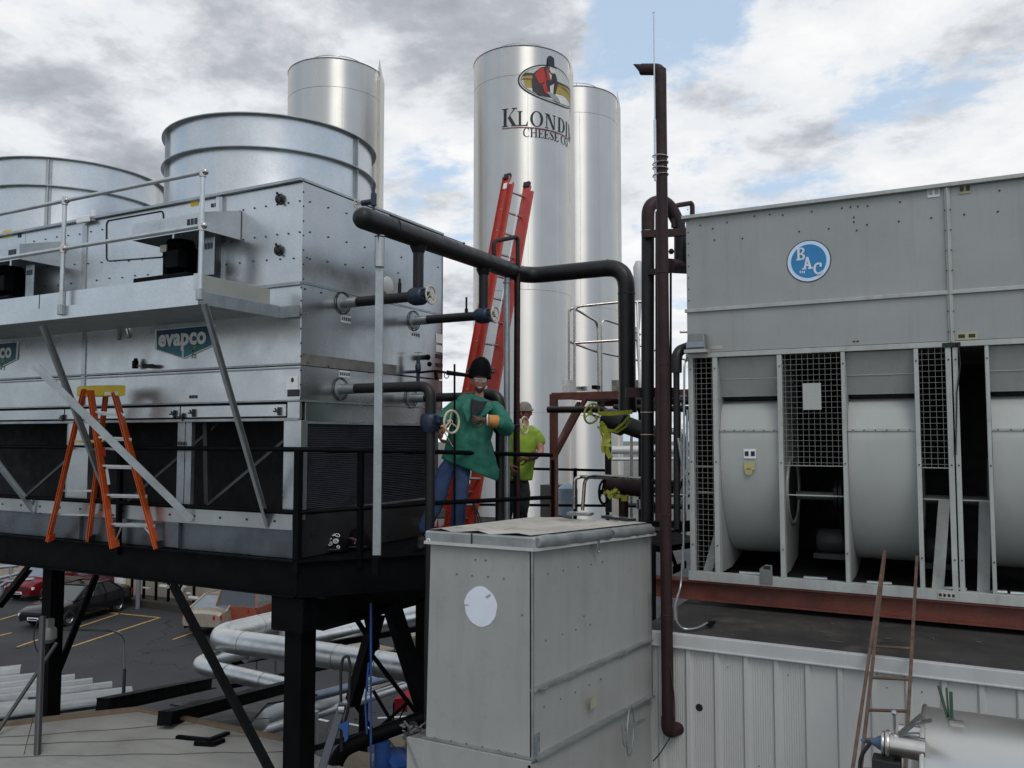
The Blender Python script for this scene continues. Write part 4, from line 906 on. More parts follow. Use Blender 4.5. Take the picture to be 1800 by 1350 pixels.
# fittings on the condenser end
m = MB(); p = pX(735,650,XE+.12); m.tube([p-V(0,0,.16), p+V(0,0,.16)], .022, 10); m.ball(p+V(0,0,.02), .035, 10, (1,1,1.8)); m.tube([V(XE,p.y,p.z-.02), p-V(0,0,.02)], .018, 8); sv = m.build('service_valve', BLUE, None, True, loc=p); tag(sv, 'small blue service valve on the condenser end above the lower pipe', 'valve')
m = MB(); m.tube([p+V(0,0,.2)-V(.05,0,0), p+V(0,0,.2)+V(.05,0,0)], .008, 6); m.tube([p+V(0,0,.1), p+V(0,0,.2)], .007, 6); m.build('tee_handle', CREAM, sv)
m = MB(); q0 = pX(735,655,XE+.12); pts = [q0, pD(765,652,8.9), pD(785,655,8.9), pD(800,659,8.9), pD(832,661,8.95)]; m.tube(pts, .013, 8); m.tube([pts[1], pts[1]+V(.02,0,-.09)], .02, 8); m.tube([pts[2], pts[4]], .02, 8, rr=[.026,.018]); m.torus(pts[2]+V(0,0,-.03), (0,1,0), .03, .005, 14, 5)
o = m.build('torch_hose', BLK, None, True, loc=pts[2]); tag(o, 'black hose and torch handle hanging level with the welder helmet', 'hose')
m = MB(); m.tube([pX(752,628,XE), pX(752,628,XE+.1)], .03, 8); m.ball(pX(752,628,XE+.1), .035, 8); m.ball(pX(755,640,XE+.08), .03, 8); o = m.build('gauge_fitting', BLK, None, loc=pX(752,630,XE+.05)); tag(o, 'small black fitting on the condenser end right of the service valve', 'fitting')
m = MB(); a = pD(785,697,9.5); m.box(a.x-.02, a.x+.35, a.y-.05, a.y+.02, a.z-.03, a.z+.03); 
o = m.build('slotted_strut', GALVS, None, loc=a); tag(o, 'short slotted metal strut behind the welder shoulder', 'strut')

# ================================================================== RED EXTENSION LADDER
ext = thing('extension_ladder', pD(830,925,10.1), 'red fibreglass extension ladder leaning up past the header pipe in front of the lettered silo', 'ladder')
def lad(pts, d0, d1, w_in):
    pass
LT, RT = pD(892,312,11.2), pD(926,326,11.6); LB, RB = pD(776,932,9.75), pD(818,930,10.15)
ax = (LB-LT).normalized(); cr = (RT-LT).normalized()
nrm = ax.cross(cr).normalized()
if nrm.dot(Ff) > 0: nrm = -nrm
for P, Q, s in ((LT, LB, 1), (RT, RB, -1)):
    m = MB(); m.chan(P, Q, .11, .035, .007, up=cr, flip=-s) ; m.build('rail', RED, ext)
    off = nrm*.09+ax*.12+cr*.035*s*.3
    m = MB(); m.chan(P+off, P.lerp(Q, .97)+off, .075, .028, .007, up=cr, flip=-s); m.build('fly_rail', RED, ext)
    m = MB(); m.bar(P-ax*.05, P+ax*.03, .10, .045, cr); m.build('end_cap', RUB, ext)
n = 15
for i in range(n):
    t = (i+.6)/n; m = MB(); m.tube([LT.lerp(LB, t), RT.lerp(RB, t)], .017, 10); m.build('rung', ALU, ext, True)
m = MB(); o_ = nrm*.09+ax*.12
for i in range(9, n):
    t = (i+.72)/n; m = MB(); m.tube([LT.lerp(LB, t)+o_, RT.lerp(RB, t)+o_], .017, 10); m.build('rung', ALU, ext, True)
m = MB(); p = LT.lerp(LB, .30); m.bar(p+nrm*.05, p+ax*.16+nrm*.05, .006, .05, cr); m.build('sticker', WHITE, ext)
m = MB()
for k in range(n):
    p = LT.lerp(LB, (k+.6)/n); m.ball(p-cr*.004+nrm*.0, .013, 6)
m.build('rivet', ALU, ext)
m = MB(); m.bar(LT+ax*.10-cr*.0-nrm*-.012, LT+ax*.19+nrm*.012, .09, .034, cr); m.build('white_band', WHITE, ext)
m = MB(); a = LT.lerp(RT, .45); m.tube([a+ax*.35+nrm*.1, a.lerp(LB.lerp(RB,.45), .3)+nrm*.12, a.lerp(LB.lerp(RB,.45), .62)+nrm*.1], .006, 6); m.build('rope', WHITE, ext)
m = MB()
for t in (.36, .375, .39, .405): p = LT.lerp(LB, t); m.bar(p+nrm*.045, p+ax*.05+nrm*.045, .02, .05, cr)
m.build('print', INK, ext)

# ================================================================== ORANGE STEP LADDER
feet = [pZ(88,950,ZD), pZ(158,953,ZD), pZ(203,962,ZD), pZ(280,964,ZD)]
top = [pD(151,684,8.95), pD(190,684,9.05), pD(163,686,8.8), pD(205,690,8.9)]
sl_ = thing('step_ladder', sum(feet, V(0,0,0))/4, 'orange fibreglass step ladder with yellow top cap standing open on the black platform', 'step ladder')
ctr = sum(top, V(0,0,0))/4
for i in range(4):
    m = MB(); m.chan(feet[i], top[i], .03 if i < 2 else .028, .075 if i > 1 else .05, .008, up=(feet[3]-feet[2]).normalized().cross(Z) , flip=1); m.build('rail' if i > 1 else 'rear_rail', ORG, sl_)
    m = MB(); m.bar(feet[i]-V(0,0,.0), feet[i].lerp(top[i], .045), .04, .09, (feet[3]-feet[2]).normalized().cross(Z)); m.build('foot', RUB if i in (1,3) else ORG, sl_)
u = (feet[3]-feet[2]).normalized(); w_ = (feet[2]-feet[0]); w_.z = 0; wn_ = w_.normalized()
zt0 = pD(180,676,8.9).z; zt1 = pD(180,692,8.9).z
tc4 = sum(top, V(0,0,0))/4; du = u*.155; dw = wn_*.13
m = MB(); base = [tc4-du*1.25-dw*1.1, tc4+du*1.25-dw*1.1, tc4+du*1.25+dw*1.1, tc4-du*1.25+dw*1.1]; base = [V(p.x, p.y, zt1-.03) for p in base]
m.prism(base, (0,0,zt0-zt1+.02)); m.build('top_cap', YEL, sl_, bevel=.012)
m = MB(); a = base[3].lerp(base[2], .35)+wn_*.003+V(0,0,.03); b = base[3].lerp(base[2], .75)+wn_*.003+V(0,0,.03); m.bar(a, b, .003, .035); m.build('sticker', WHITE, sl_)
for t in (.15,.335,.52,.70,.86):
    a, b = feet[2].lerp(top[2], t), feet[3].lerp(top[3], t); m = MB(); m.bar(a, b, .085, .022); m.bar(a+wn_*.04-V(0,0,.012), b+wn_*.04-V(0,0,.012), .004, .035); m.build('step', ALU, sl_, bevel=.002)
for t in (.18,.34,.66): 
    a, b = feet[0].lerp(top[0], t), feet[1].lerp(top[1], t); m = MB(); m.bar(a, b, .018, .022); m.build('rear_brace', ALU, sl_)
a, b = feet[0].lerp(top[0], .655), feet[1].lerp(top[1], .655); m = MB(); m.bar(a+wn_*.08+V(0,0,.02), b+wn_*.08+V(0,0,.02), .14, .02); m.build('paint_shelf', YEL, sl_)
m = MB()
for k, (i, j) in enumerate(((0, 2), (1, 3))): m.bar(feet[i].lerp(top[i], .62), feet[j].lerp(top[j], .62), .006, .025)
m.build('spreader', ALU, sl_)
m = MB(); q = feet[2].lerp(top[2], .40)+wn_*.042; m.bar(q, q+(top[2]-feet[2])*.10, .03, .003, wn_); m.build('sticker', WHITE, sl_)
m = MB(); q = feet[2].lerp(top[2], .58)+wn_*.042; m.bar(q, q+(top[2]-feet[2])*.06, .028, .003, wn_); m.build('sticker', mat('red_sticker', (.4,.02,.015), .5), sl_)
m = MB()
for k in range(7):
    q = feet[2].lerp(top[2], .08+k*.02)+wn_*.042; m.bar(q, q+(top[2]-feet[2])*.013, .02, .003, wn_)
m.build('print', INK, sl_)
m = MB(); 
for i, s in ((2,1),(3,-1)): m.bar(feet[i].lerp(top[i], .03), feet[i].lerp(top[i], .15)+u*.12*s, .004, .02)
m.build('corner_brace', ALU, sl_)

# ================================================================== welding helmets lying on deck
def helmet(c, label, decor):
    h = thing('welding_helmet', c, label, 'welding helmet')
    m = MB(); rows = []
    for i in range(9):
        t = i/8; z = c.z+.0+.19*math.sin(t*math.pi/2)*1; rr = .155*math.cos(t*math.pi/2*.93)
        rows.append([c+V(math.cos(2*math.pi*k/20)*rr*1.15, math.sin(2*math.pi*k/20)*rr, z-c.z+.0) for k in range(21)])
    m.sheet(rows); m.build('shell', BLK, h, True)
    m = MB(); m.torus(c+V(0,0,.02), Z, .165, .010, 20, 6); m.build('headband', RUB, h, True)
    m = MB(); rnd = random.Random(3)
    if decor:
        for k in range(18):
            a = R(-80+rnd.uniform(-48, 60)); e_ = rnd.uniform(.15, 1.05); rr = .158*math.cos(e_*.93); p = c+V(math.cos(a)*rr*1.17, math.sin(a)*rr*1.03, .196*math.sin(e_))
            nn = (p-c).normalized(); m.torus(p, nn, rnd.uniform(.012,.024), .0042, 10, 4); m.bar(p-V(.008,0,.0), p+V(.008,0,.002), .005, .004)
        m.build('skull_print', WHITE, h)
    else:
        for r_, mt_ in ((.112, mat('pink_flash', (.35,.10,.11), .5)), (.098, mat('violet_flash', (.10,.05,.16), .5))):
            k_ = MB(); k_.tube([c+V(math.cos(R(a))*.03+.02, math.sin(R(-100))*.11-.02, 0)+V(math.cos(R(a))*r_*.9, 0, math.sin(R(a))*r_*.95+.0) for a in range(35, 150, 12)], .005, 5); k_.build('flash_stripe', mt_, h)
        for k in range(5): m.bar(c+V(-.05+k*.03,-.135,.06), c+V(-.04+k*.03,-.135,.06), .004, .02)
        m.build('print', mat('print_grey', (.3,.26,.25), .5), h)
hz = V(0,0,.02)
helmet(pZ(572,972,ZD)+V(0,.1,0)+hz, 'black welding helmet with pale skull print, left one of the two on the platform edge', True)
helmet(pZ(617,967,ZD)+V(0,.1,0)+hz, 'black welding helmet with thin pink stripes, right one of the two on the platform edge', False)
# glow-less bucket and stack of boxes by the welder
cz = pD(772,925,9.9); cz.z = ZD
for k, mt in enumerate((TANP, WHITE, mat('grey_case', (.2,.19,.17), .6))):
    m = MB(); m.box(cz.x-.14, cz.x+.14, cz.y-.1, cz.y+.1, ZD+k*.11+.005, ZD+k*.11+.10); o = m.build('carton', mt, None, bevel=.005, loc=(cz.x, cz.y, ZD+k*.11)); tag(o, ('lowest tan carton of the small stack behind the welder legs','white carton in the middle of the small stack behind the welder legs','topmost grey case of the small stack behind the welder legs')[k], 'box')
# hoses looped over rail
m = MB(); p = pD(833,884,8.75)
for s in (-1, 0, 1): m.tube([p+V(-.1,0,.02), p+V(0,-.03,.03), p+V(.05+.02*s,-.03,-.1), p+V(.10+.06*s,-.03,-.35)], .008, 6, bend=.05)
o = m.build('cable_loop', BRN, None, True, loc=p); tag(o, 'brown cables hooked over the lower guard rail bar right of the welder', 'cable')
# ================================================================== RUST PLATFORM with stainless rails
DR = 12.0
rp = thing('access_platform', pD(1040,690,DR+1), 'rust red steel access platform with knee brace in front of the right silo', 'platform')
a = pD(970,693,DR); zp = a.z; YR = a.y
X0, X1 = a.x, pY(1215, 690, YR).x+.3
m = MB(); m.box(X0, X1, YR, YR+1.7, zp-.05, zp+.02); m.build('deck', RUSTD, rp)
m = MB(); m.chan((X0, YR-.01, zp-.03), (X1, YR-.01, zp-.03), .10, .05, .008, up=(0,1,0)); m.chan((X0, YR+1.7, zp-.05), (X1, YR+1.7, zp-.05), .14, .05, .008, up=(0,1,0)); m.build('edge_channel', RUSTD, rp)
m = MB(); m.bar((X0+.03, YR, G), (X0+.03, YR, zp-.0), .095, .095); m.build('leg', RUSTD, rp, bevel=.004)
m = MB(); m.bar((X0+.06, YR+.0, zp-.86), (X0+.52, YR, zp-.08), .075, .05); m.build('knee_brace', RUSTD, rp)
m = MB(); m.bar((X0+.03, YR+.05, zp-.80), (X0+.03, YR+.9, zp-.1), .06, .06); m.build('knee_brace', RUSTD, rp)
m = MB(); m.bar((X1-.1, YR+1.6, G), (X1-.1, YR+1.6, zp), .095, .095); m.build('leg', RUSTD, rp)
m = MB(); m.bar((X1-.5, YR, zp-.05), (X1-.1, YR, zp-.75), .08, .05); m.build('knee_brace', RUSTD, rp)
hr = thing('stainless_railing', pD(1030,680,DR+.5), 'bent stainless tube handrails standing on the rust red platform', 'railing')
q = lambda px, py, d=DR+.3: pD(px, py, d)
for pts in ([q(1000,690),q(1000,545),q(1008,541),q(1050,566,DR+1.2),q(1052,690,DR+1.2)], [q(1010,690),q(1010,540),q(1030,537),q(1100,530)], [q(1058,690,DR+1.2),q(1058,560,DR+1.2),q(1100,574,DR+1.5),q(1125,588,DR+1.8)],
            [q(1004,602),q(1048,618,DR+1.2)], [q(1010,603),q(1090,598),q(1125,597)], [q(1058,620,DR+1.2),q(1125,634,DR+1.8)], [q(1120,530),q(1125,690,DR)], [q(1118,575,DR+2),q(1126,690,DR+2)], [q(1195,583,DR),q(1230,583,DR)], [q(1100,531),q(1140,530)], [q(1120,606,DR+2),q(1230,640,DR+2)]):
    m = MB(); m.tube(pts, .020, 12, bend=.12); m.build('rail', STAIN, hr, True)
m = MB()
for px0_, px1_, d in ((988,1012,DR+.2),(1075,1090,DR+.4),(1110,1126,DR+.4)): m.bar(pD(px0_,680,d), pD(px1_,680,d), .012, .20)
m.build('foot_plate', STAIN, hr); m = MB(); m.bar(pD(1012,684,DR+.8), pD(1048,683,DR+1.4), .012, .08); m.build('kick_plate', STAIN, hr)
m = MB(); m.box(*[v for pr in zip(q(1040,684,DR+1), q(1055,678,DR+1.1)) for v in pr]); o = m.build('small_box', BLK, None, loc=q(1045,684,DR+1)); tag(o, 'small black box lying on the rust red platform by the rail foot', 'box')
# small pipe under platform
m = MB(); m.tube([pD(963,720,11.6), pD(1068,720,11.2), pD(1070,900,11.2)], .045, 12, bend=.1); m.tube([pD(1059,705,11.25), pD(1059,718,11.25)], .03, 8); o = m.build('drain_pipe', BLKP, None, True, loc=pD(1070,900,11.2)); tag(o, 'thin black pipe crossing under the rust red platform then turning down', 'pipe')

# ================================================================== pipe risers around the stack
YV = YH
vs = thing('taped_valve', pD(1090,742,9.5), 'dark blue valve with handwheel wrapped in yellow caution tape under the big elbow', 'valve')
c = pD(1085,742,9.45); rd = (pD(1138,760,9.3)-c).normalized()
m = MB(); m.lathe([(0,-.17),(.10,-.17),(.13,-.1),(.135,.08),(.10,.12),(.10,.5)], c, rd, 20); m.lathe([(.105,0),(.10,.2)], V(xr,YH,pY(1101,725,YH).z), Z, 20); m.build('body', BLKP, vs, True, ang=30)
m = MB(); m.tube([c-rd*.17, c-rd*.3], .018, 8); m.build('stem', STAIN, vs)
wheel(c-rd*.32+V(0,0,-.0), rd*.8+Fr*.0-Ff*.5, .115, vs, TAPE)
def tape(pts, w, par, nm='tape'):
    m = MB(); prev = None; rows = []
    for p in pts: rows.append([p+V(0,0,w/2)+V(0,-.01,0), p-V(0,0,w/2)])
    m.sheet(rows); return m.build(nm, TAPE, par, False, solid=.002)
tape([pD(1052,727,9.3), pD(1075,727,9.2), pD(1112,724,9.2)], .045, vs); tape([pD(1108,730,9.15), pD(1095,745,9.15), pD(1080,757,9.15), pD(1062,758,9.2), pD(1050,750,9.2)], .03, vs)
tape([pD(1112,735,9.14), pD(1100,750,9.14), pD(1085,760,9.14), pD(1060,752,9.2)], .022, vs)
rnd = random.Random(5)
for k in range(4):
    pts = [pD(1053+k*2,742+k*4,9.15+k*.01)]
    for j in range(7): pts.append(pts[-1]+Fr*rnd.uniform(-.02,.035)+V(0,0,rnd.uniform(-.07,-.02))+Ff*rnd.uniform(-.02,.02))
    m = MB(); m.sheet([[p, p+Fr*rnd.uniform(.03,.06)+V(0,0,.012)] for p in pts]); m.build('tape', TAPE, vs, solid=.002)
# dark riser with hairpin top
dk_ = thing('dark_riser', pD(1138,920,8.6), 'thick black riser pipe bending over at the top behind the brown vent stack', 'pipe')
m = MB(); m.tube([pD(1138,930,8.6), pD(1139,358,8.6), pD(1172,352,8.7), pD(1196,395,8.75), pD(1196,470,8.75), pD(1172,468,8.7)], .066, 20, bend=.19); m.build('riser', BLKP, dk_, True)
m = MB(); m.tube([pD(1139,402,8.6), pD(1139,358,8.6), pD(1172,352,8.7), pD(1195,398,8.75)], .0675, 20, bend=.19); m.build('elbow', BRN, dk_, True)
m = MB(); m.torus(pD(1138.5,407,8.6), Z, .068, .004, 24, 5); m.torus(pD(1138,725,8.6), Z, .068, .004, 24, 5); m.torus(pD(1138,764,8.6), Z, .068, .004, 24, 5); m.build('weld_bead', CREAM, dk_, True)
m = MB(); m.tube([pD(1184,400,8.7), pD(1184,366,8.7), pD(1190,361,8.7), pD(1215,357,8.8), pD(1217,362,8.8), pD(1217,392,8.8)], .026, 12, bend=.04); m.tube([pD(1175,467,8.5), pD(1205,469,8.9)], .075, 16); m.ball(pD(1180,442,8.6), .03)
m.build('bypass_loop', BRN, dk_, True)
m = MB(); m.bar(pD(1128,412,8.5), pD(1206,408,8.5), .05, .075); m.bar(pD(1140,478,8.5), pD(1172,478,8.5), .05, .06); m.bar(pD(1100,690,8.7), pD(1190,690,8.7), .06, .10); m.build('clamp_bar', BRN, dk_)
tr = thing('thin_risers', pD(1156,920,8.2), 'thin brown pipe standing between the black riser and the vent stack', 'pipe')
m = MB(); m.tube([pD(1157,930,8.2), pD(1157,372,8.2)], .030, 12); m.build('riser', BRN, tr, True)
m = MB(); m.tube([pD(1179,480,8.3), pD(1179,760,8.3)], .012, 8); m.build('conduit', BLK, tr)
# vent stack
st_ = thing('vent_stack', pD(1170,1285,6.75), 'tall rusty brown vent stack with slanted elbow on top and white rod strapped to it', 'vent pipe')
SD = 6.72; base = pD(1171,1000,SD)
zt_s, zb_s = zat(base.x, base.y, 122), zat(base.x, base.y, 1283)
m = MB(); B0 = V(base.x, base.y, zb_s); T0 = V(base.x, base.y, zt_s)
endp = T0+(pD(1122,122,SD-.0)-T0)*1.0
endp = pD(1128,122,SD+.1)
wall_pt = pY(1192, 1280, YW)
m.tube([T0, B0], .046, 20, cap=False); m.build('riser', BRN, st_, True)
m = MB(); rr_ = .046; d_ = (endp-T0).normalized(); pts = [T0-V(0,0,.12), T0-V(0,0,.03), T0+d_*.02, endp]
m.tube([T0-V(0,0,.10), T0, endp], .047, 20, bend=.09, cap=False); el = m.build('top_elbow', BRN, st_, True)
m = MB(); up_ = V(0,0,1); q0, q1 = endp, endp+d_*.085
m.add([q0+V(0,0,.047), q0-V(0,0,.047)+d_*.0, q1+V(0,0,.047), q0+Ff*.046, q0-Ff*.046], [(0,2,3),(0,4,2),(2,4,1),(2,1,3)]); m.build('bevel_tip', BRN, st_)
m = MB(); m.tube([B0+V(0,0,.1), B0-V(0,0,.02), V(wall_pt.x, YW+.02, B0.z-.01)], .052, 20, bend=.09); m.build('bottom_elbow', BRN, st_, True)
m = MB(); rod = base-Fr*.055-Ff*.02
zr0, zr1 = zat(rod.x, rod.y, 318), zat(rod.x, rod.y, 22)
m.tube([V(rod.x,rod.y,zr0), V(rod.x,rod.y,zr1-.9)], .011, 10); m.tube([V(rod.x,rod.y,zr1-.9), V(rod.x,rod.y,zr1)], .006, 8); m.ball(V(rod.x,rod.y,zr1), .009); m.build('white_rod', WHITEP, st_, True)
m = MB()
for py, tl in ((275,.01),(287,-.012),(296,.008),(308,-.01)): m.torus(V(base.x-.01, base.y, zat(base.x, base.y, py)), (tl*10,0,1), .062, .005, 24, 5)
m.build('pipe_strap', STAIN, st_)
m = MB()
for py in (480, 640, 905, 1080): m.torus(V(base.x, base.y, zat(base.x, base.y, py)), Z, .047, .004, 20, 5)
m.build('weld_bead', BRN, st_)
# lower taped valve + brown tee
lt = thing('taped_valve', pD(1085,870,9.6), 'brown pipe tee with handwheel and crumpled yellow tape, below the upper taped valve', 'valve')
m = MB(); m.tube([pD(1068,852,9.6), pD(1135,858,9.3)], .10, 18); m.tube([pD(1096,860,9.5), pD(1096,915,9.5)], .055, 14); m.build('tee', BRN, lt, True)
wheel(pD(1062,865,9.5), Fr*.8-Ff*.5, .13, lt, BLK)
rnd = random.Random(9)
for k in range(7):
    pts = [pD(1062+k*3,868+rnd.uniform(-8,8),9.3)]
    for j in range(5): pts.append(pts[-1]+Fr*rnd.uniform(-.01,.05)+V(0,0,rnd.uniform(-.03,.03))+Ff*rnd.uniform(-.02,.02))
    m = MB(); m.sheet([[p, p+Fr*.01+V(0,0,rnd.uniform(.03,.05))] for p in pts]); m.build('tape', TAPE, lt, solid=.002)
m = MB(); m.bar(pD(1092,877,9.3), pD(1103,877,9.3), .01, .05); m.build('tape', TAPE, lt)
# low stainless hoops
ar = thing('low_hoop_railing', pD(1020,900,9.3), 'pair of low bent stainless hoops beside the lower taped valve', 'railing')
for pts in ([pD(1009,895,9.5),pD(1010,842,9.5),pD(1020,838,9.5),pD(1062,840,10)], [pD(1024,897,9.3),pD(1028,842,9.3),pD(1042,836,9.2),pD(1140,842,8.7),pD(1158,848,8.5),pD(1160,905,8.5)]):
    m = MB(); m.tube(pts, .020, 12, bend=.09); m.build('hoop', STAIN, ar, True)
m = MB(); m.bar(pD(1000,902,9.4), pD(1040,904,9.3), .16, .03); m.build('base_plate', GALVD, ar)
m = MB(); m.bar(pD(1065,908,9), pD(1110,914,8.6), .12, .03); m.bar(pD(995,915,9.4), pD(1185,930,8), .3, .02); m.build('base_plate', GALVD, ar)
clu = thing('pipe_cluster', pD(1150,900,10.5), 'tangle of thinner dark and steel pipes behind the black riser and vent stack', 'pipes')
rnd = random.Random(21)
for k in range(9):
    px_ = 1112+k*11+rnd.uniform(-3,3); d_ = rnd.uniform(9.6,11.5); y1_ = rnd.choice([700,720,760,800]); m = MB()
    m.tube([pD(px_,940,d_), pD(px_,y1_,d_), pD(px_+rnd.choice([-30,28]),y1_-3,d_+.4)], rnd.choice([.02,.03,.045]), 10, bend=.08); m.build('riser', rnd.choice([BLKP,BRN,BLKP,STAIN]), clu, True)
for k, y_ in enumerate((702, 716, 846, 868, 888)):
    m = MB(); m.tube([pD(1075+k*6,y_,10.8), pD(1212,y_+3,9.8)], (.025,.04,.03,.022,.03)[k], 10); m.build('cross_pipe', (BRN,BLKP,BLKP,STAIN,BLKP)[k], clu, True)
for k in range(5):
    c = pD(1070+k*28, 880+rnd.uniform(-15,15), 10.4); m = MB(); m.tube([c, c+V(0,0,.12)], .05, 12); m.torus(c+V(0,0,.16), Z, .06, .009, 16, 6); m.build('small_valve', rnd.choice([BLUE,GALVD,BLK]), clu, True)
# clutter of pipes beyond: blue-white tank & boxes
m = MB(); c = pD(998,905,13.5); m.tube([c, c+V(0,0,.42)], .16, 18); m.tube([c+V(0,0,.42), c+V(0,0,.5)], .16, 18, rr=[.16,.05]); o = m.build('plastic_jug', mat('pale_blue_plastic', (.32,.40,.48), .5), None, True, loc=c); tag(o, 'pale blue plastic jug behind the rust red leg', 'jug')
m = MB(); c = pD(983,900,14); m.box(c.x-.25, c.x+.15, c.y-.2, c.y+.2, c.z-.5, c.z+.45); o = m.build('grey_cabinet', mat('cabinet_grey', (.10,.095,.09), .6), None, loc=c); tag(o, 'small grey cabinet behind the rust red leg beside the jug', 'cabinet')
# pipes left of the BAC unit
gn = thing('gooseneck_pipe', pD(1190,900,8.0), 'black gooseneck pipe curling over at the left edge of the old cooling tower', 'pipe')
m = MB(); m.tube([pD(1190,930,8.0), pD(1189,640,8.0), pD(1189,618,8.0), pD(1216,606,8.15)], .030, 14, bend=.10, rr=None); m.tube([pD(1189,655,8.0), pD(1189,618,8.0), pD(1216,608,8.15)], .052, 14, bend=.14); m.build('pipe', BLKP, gn, True)
m = MB(); m.tube([pD(1201,1000,7.9), pD(1203,640,7.9), pD(1212,622,8.0)], .010, 8, bend=.04); m.tube([pD(1208,720,7.95), pD(1207,900,7.95)], .012, 8); m.tube([pD(1192,770,7.95), pD(1200,820,7.95)], .014, 8); m.build('conduit', GALVS, gn, True)
cb_ = thing('flexible_conduit', pD(1200,1020,7.5), 'thin grey conduit dropping to a small fitting and cable loop on the black roof', 'cable')
m = MB(); m.tube([pD(1200,960,7.4), pD(1197,1030,7.4), pD(1187,1062,7.2), pD(1187,1090,7.0), pD(1200,1107,6.85), pD(1225,1105,6.9), pD(1243,1095,7.0)], .009, 8, bend=.08); m.tube([pD(1187,1068,7.2), pD(1188,1092,7.05)], .018, 10); m.build('cable', GALVS, cb_, True)
m = MB(); m.box(*[v for pr in zip(pD(1240,1100,7.0), pD(1258,1092,7.1)) for v in pr]); m.build('clip_block', BLK, cb_)
m = MB(); m.tube([pD(1176,1115,6.7), pD(1178,1170,6.68), pD(1186,1230,6.65), pD(1186,1270,6.62)], .005, 6, bend=.1); m.tube([pD(1178,1296,6.7), pD(1160,1325,6.72), pD(1148,1338,6.75)], .005, 6, bend=.05); o = m.build('black_cable', RUB, None, loc=pD(1180,1200,6.7)); tag(o, 'thin black cable running down beside the brown vent stack', 'cable')
m = MB(); m.bar(pD(1146,960,7.9), pD(1146,1100,7.9), .06, .06); m.bar(pD(1125,925,8.4), pD(1210,925,8.0), .15, .1); m.box(*[v for pr in zip(pD(1183,1010,8.2), pD(1206,985,8.6)) for v in pr]); m.bar(pD(1146,880,9), pD(1190,1000,8.8), .03, .03)
o = m.build('pipe_stand', BLK, None, loc=pD(1170,960,8.2)); tag(o, 'dark steel support frame at the foot of the pipe risers', 'frame')
m = MB(); m.bar(pD(1100,935,9.2), pD(1205,960,8.6), .8, .06); o = m.build('service_deck', BLK, None, loc=pD(1150,945,9)); tag(o, 'dark service deck behind the grey metal box under the risers', 'deck')
# ladder far right of risers
m = MB()
for d in (0, .35): m.tube([pD(1192,780,9.5)+Fr*d*.3, pD(1212,860,9.2)+Fr*d*.3], .015, 8)
m.tube([pD(1188,880,9.5), pD(1200,840,9.4), pD(1212,830,9.4)], .018, 8, bend=.1); o = m.build('bent_handrail', STAIN, None, True, loc=pD(1200,840,9.4)); tag(o, 'bent stainless handrail seen behind the left edge of the old cooling tower', 'railing')
m = MB(); c = pD(1122,470,16); m.tube([c+V(0,0,-1.2), c+V(0,0,-.25), c, c+V(0,0,.12)], .1, 16, rr=[.02,.09,.10,.05]); o = m.build('pale_vent_cap', FLASH, None, True, loc=c); tag(o, 'pale rounded vent cap behind the black riser pipe', 'vent')

# ================================================================== OLD COOLING TOWER (grey-green)
SHAFT = mat('dark_shaft', (.10,.105,.10), .5, .3)  # one even dark grey for the fan shafts
YB, XB = 7.83, None
XB = pY(1209, 700, YB).x
bz = lambda py: zat(XB, YB, py)
ZT, ZM, ZF, ZP, ZQ = bz(384), bz(547), bz(622), bz(1003), bz(1019)
XR_ = XB+5.6; DB = 2.6
bac = thing('cooling_tower', (XB+2.8, YB+1.3, ZQ), 'old grey green box cooling tower with round blue badge and open fan scrolls below', 'cooling tower')
xb = lambda px, py=700: pY(px, py, YB).x
jx = xb(1668, 450)
for a, b in ((XB, jx), (jx, XR_)):
    m = MB(); m.box(a+.003, b-.003, YB-.0, YB+.03, ZM+.012, ZT-.012); m.build('front_panel', BACP, bac, bevel=.004)
    m = MB(); m.box(a+.003, b-.003, YB-.004, YB+.03, ZF+.004, ZM-.012); m.build('front_panel', BACP, bac, bevel=.004)
m = MB(); m.box(XB, XR_, YB+.03, YB+DB, ZF, ZT); m.build('casing', BACP, bac)
m = MB(); m.box(XB-.03, XR_, YB-.045, YB+DB+.03, ZT-.014, ZT+.02); m.build('top_lip', BACF, bac, bevel=.004)
m = MB(); m.box(XB-.012, XR_, YB-.028, YB+.0, ZM-.018, ZM+.016); m.build('mid_flange', BACF, bac, bevel=.004)
m = MB(); m.box(jx-.02, jx+.02, YB-.02, YB+.0, ZF, ZT-.02); m.box(jx-.004, jx+.004, YB-.04, YB-.02, ZF, ZT-.02); m.build('joint_flange', BACF, bac)
m = MB(); m.box(XB-.01, XR_, YB-.02, YB+.05, ZF-.045, ZF+.0); m.build('frame_head', BACF, bac, bevel=.003)
m = MB(); m.box(XB-.01, XR_, YB-.02, YB+.06, ZQ, ZP); m.build('frame_sill', BACF, bac, bevel=.003)
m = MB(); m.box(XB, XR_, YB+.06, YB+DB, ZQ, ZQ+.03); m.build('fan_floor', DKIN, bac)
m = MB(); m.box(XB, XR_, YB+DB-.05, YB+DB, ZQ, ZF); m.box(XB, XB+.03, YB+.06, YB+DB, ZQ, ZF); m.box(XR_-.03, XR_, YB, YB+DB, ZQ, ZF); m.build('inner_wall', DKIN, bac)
uprights = [(1212,1221,0),(1255,1264,0),(1369,1378,0),(1482,1490,0),(1611,1620,0),(1667,1678,0),(1680,1690,0),(1737,1745,0)]
UX = []
for a, b, _ in uprights:
    x0, x1 = xb(a, 800), xb(b, 800); UX.append((x0, x1)); m = MB(); m.box(x0, x1-.003, YB-.015, YB+.06, ZP, ZF-.045); m.build('upright', BACF, bac, bevel=.003)
S3 = UX[4][0]-UX[3][1]; nx = UX[7][1]+S3
m = MB(); m.box(nx, nx+.04, YB-.015, YB+.06, ZP, ZF-.045); m.build('upright', BACF, bac)
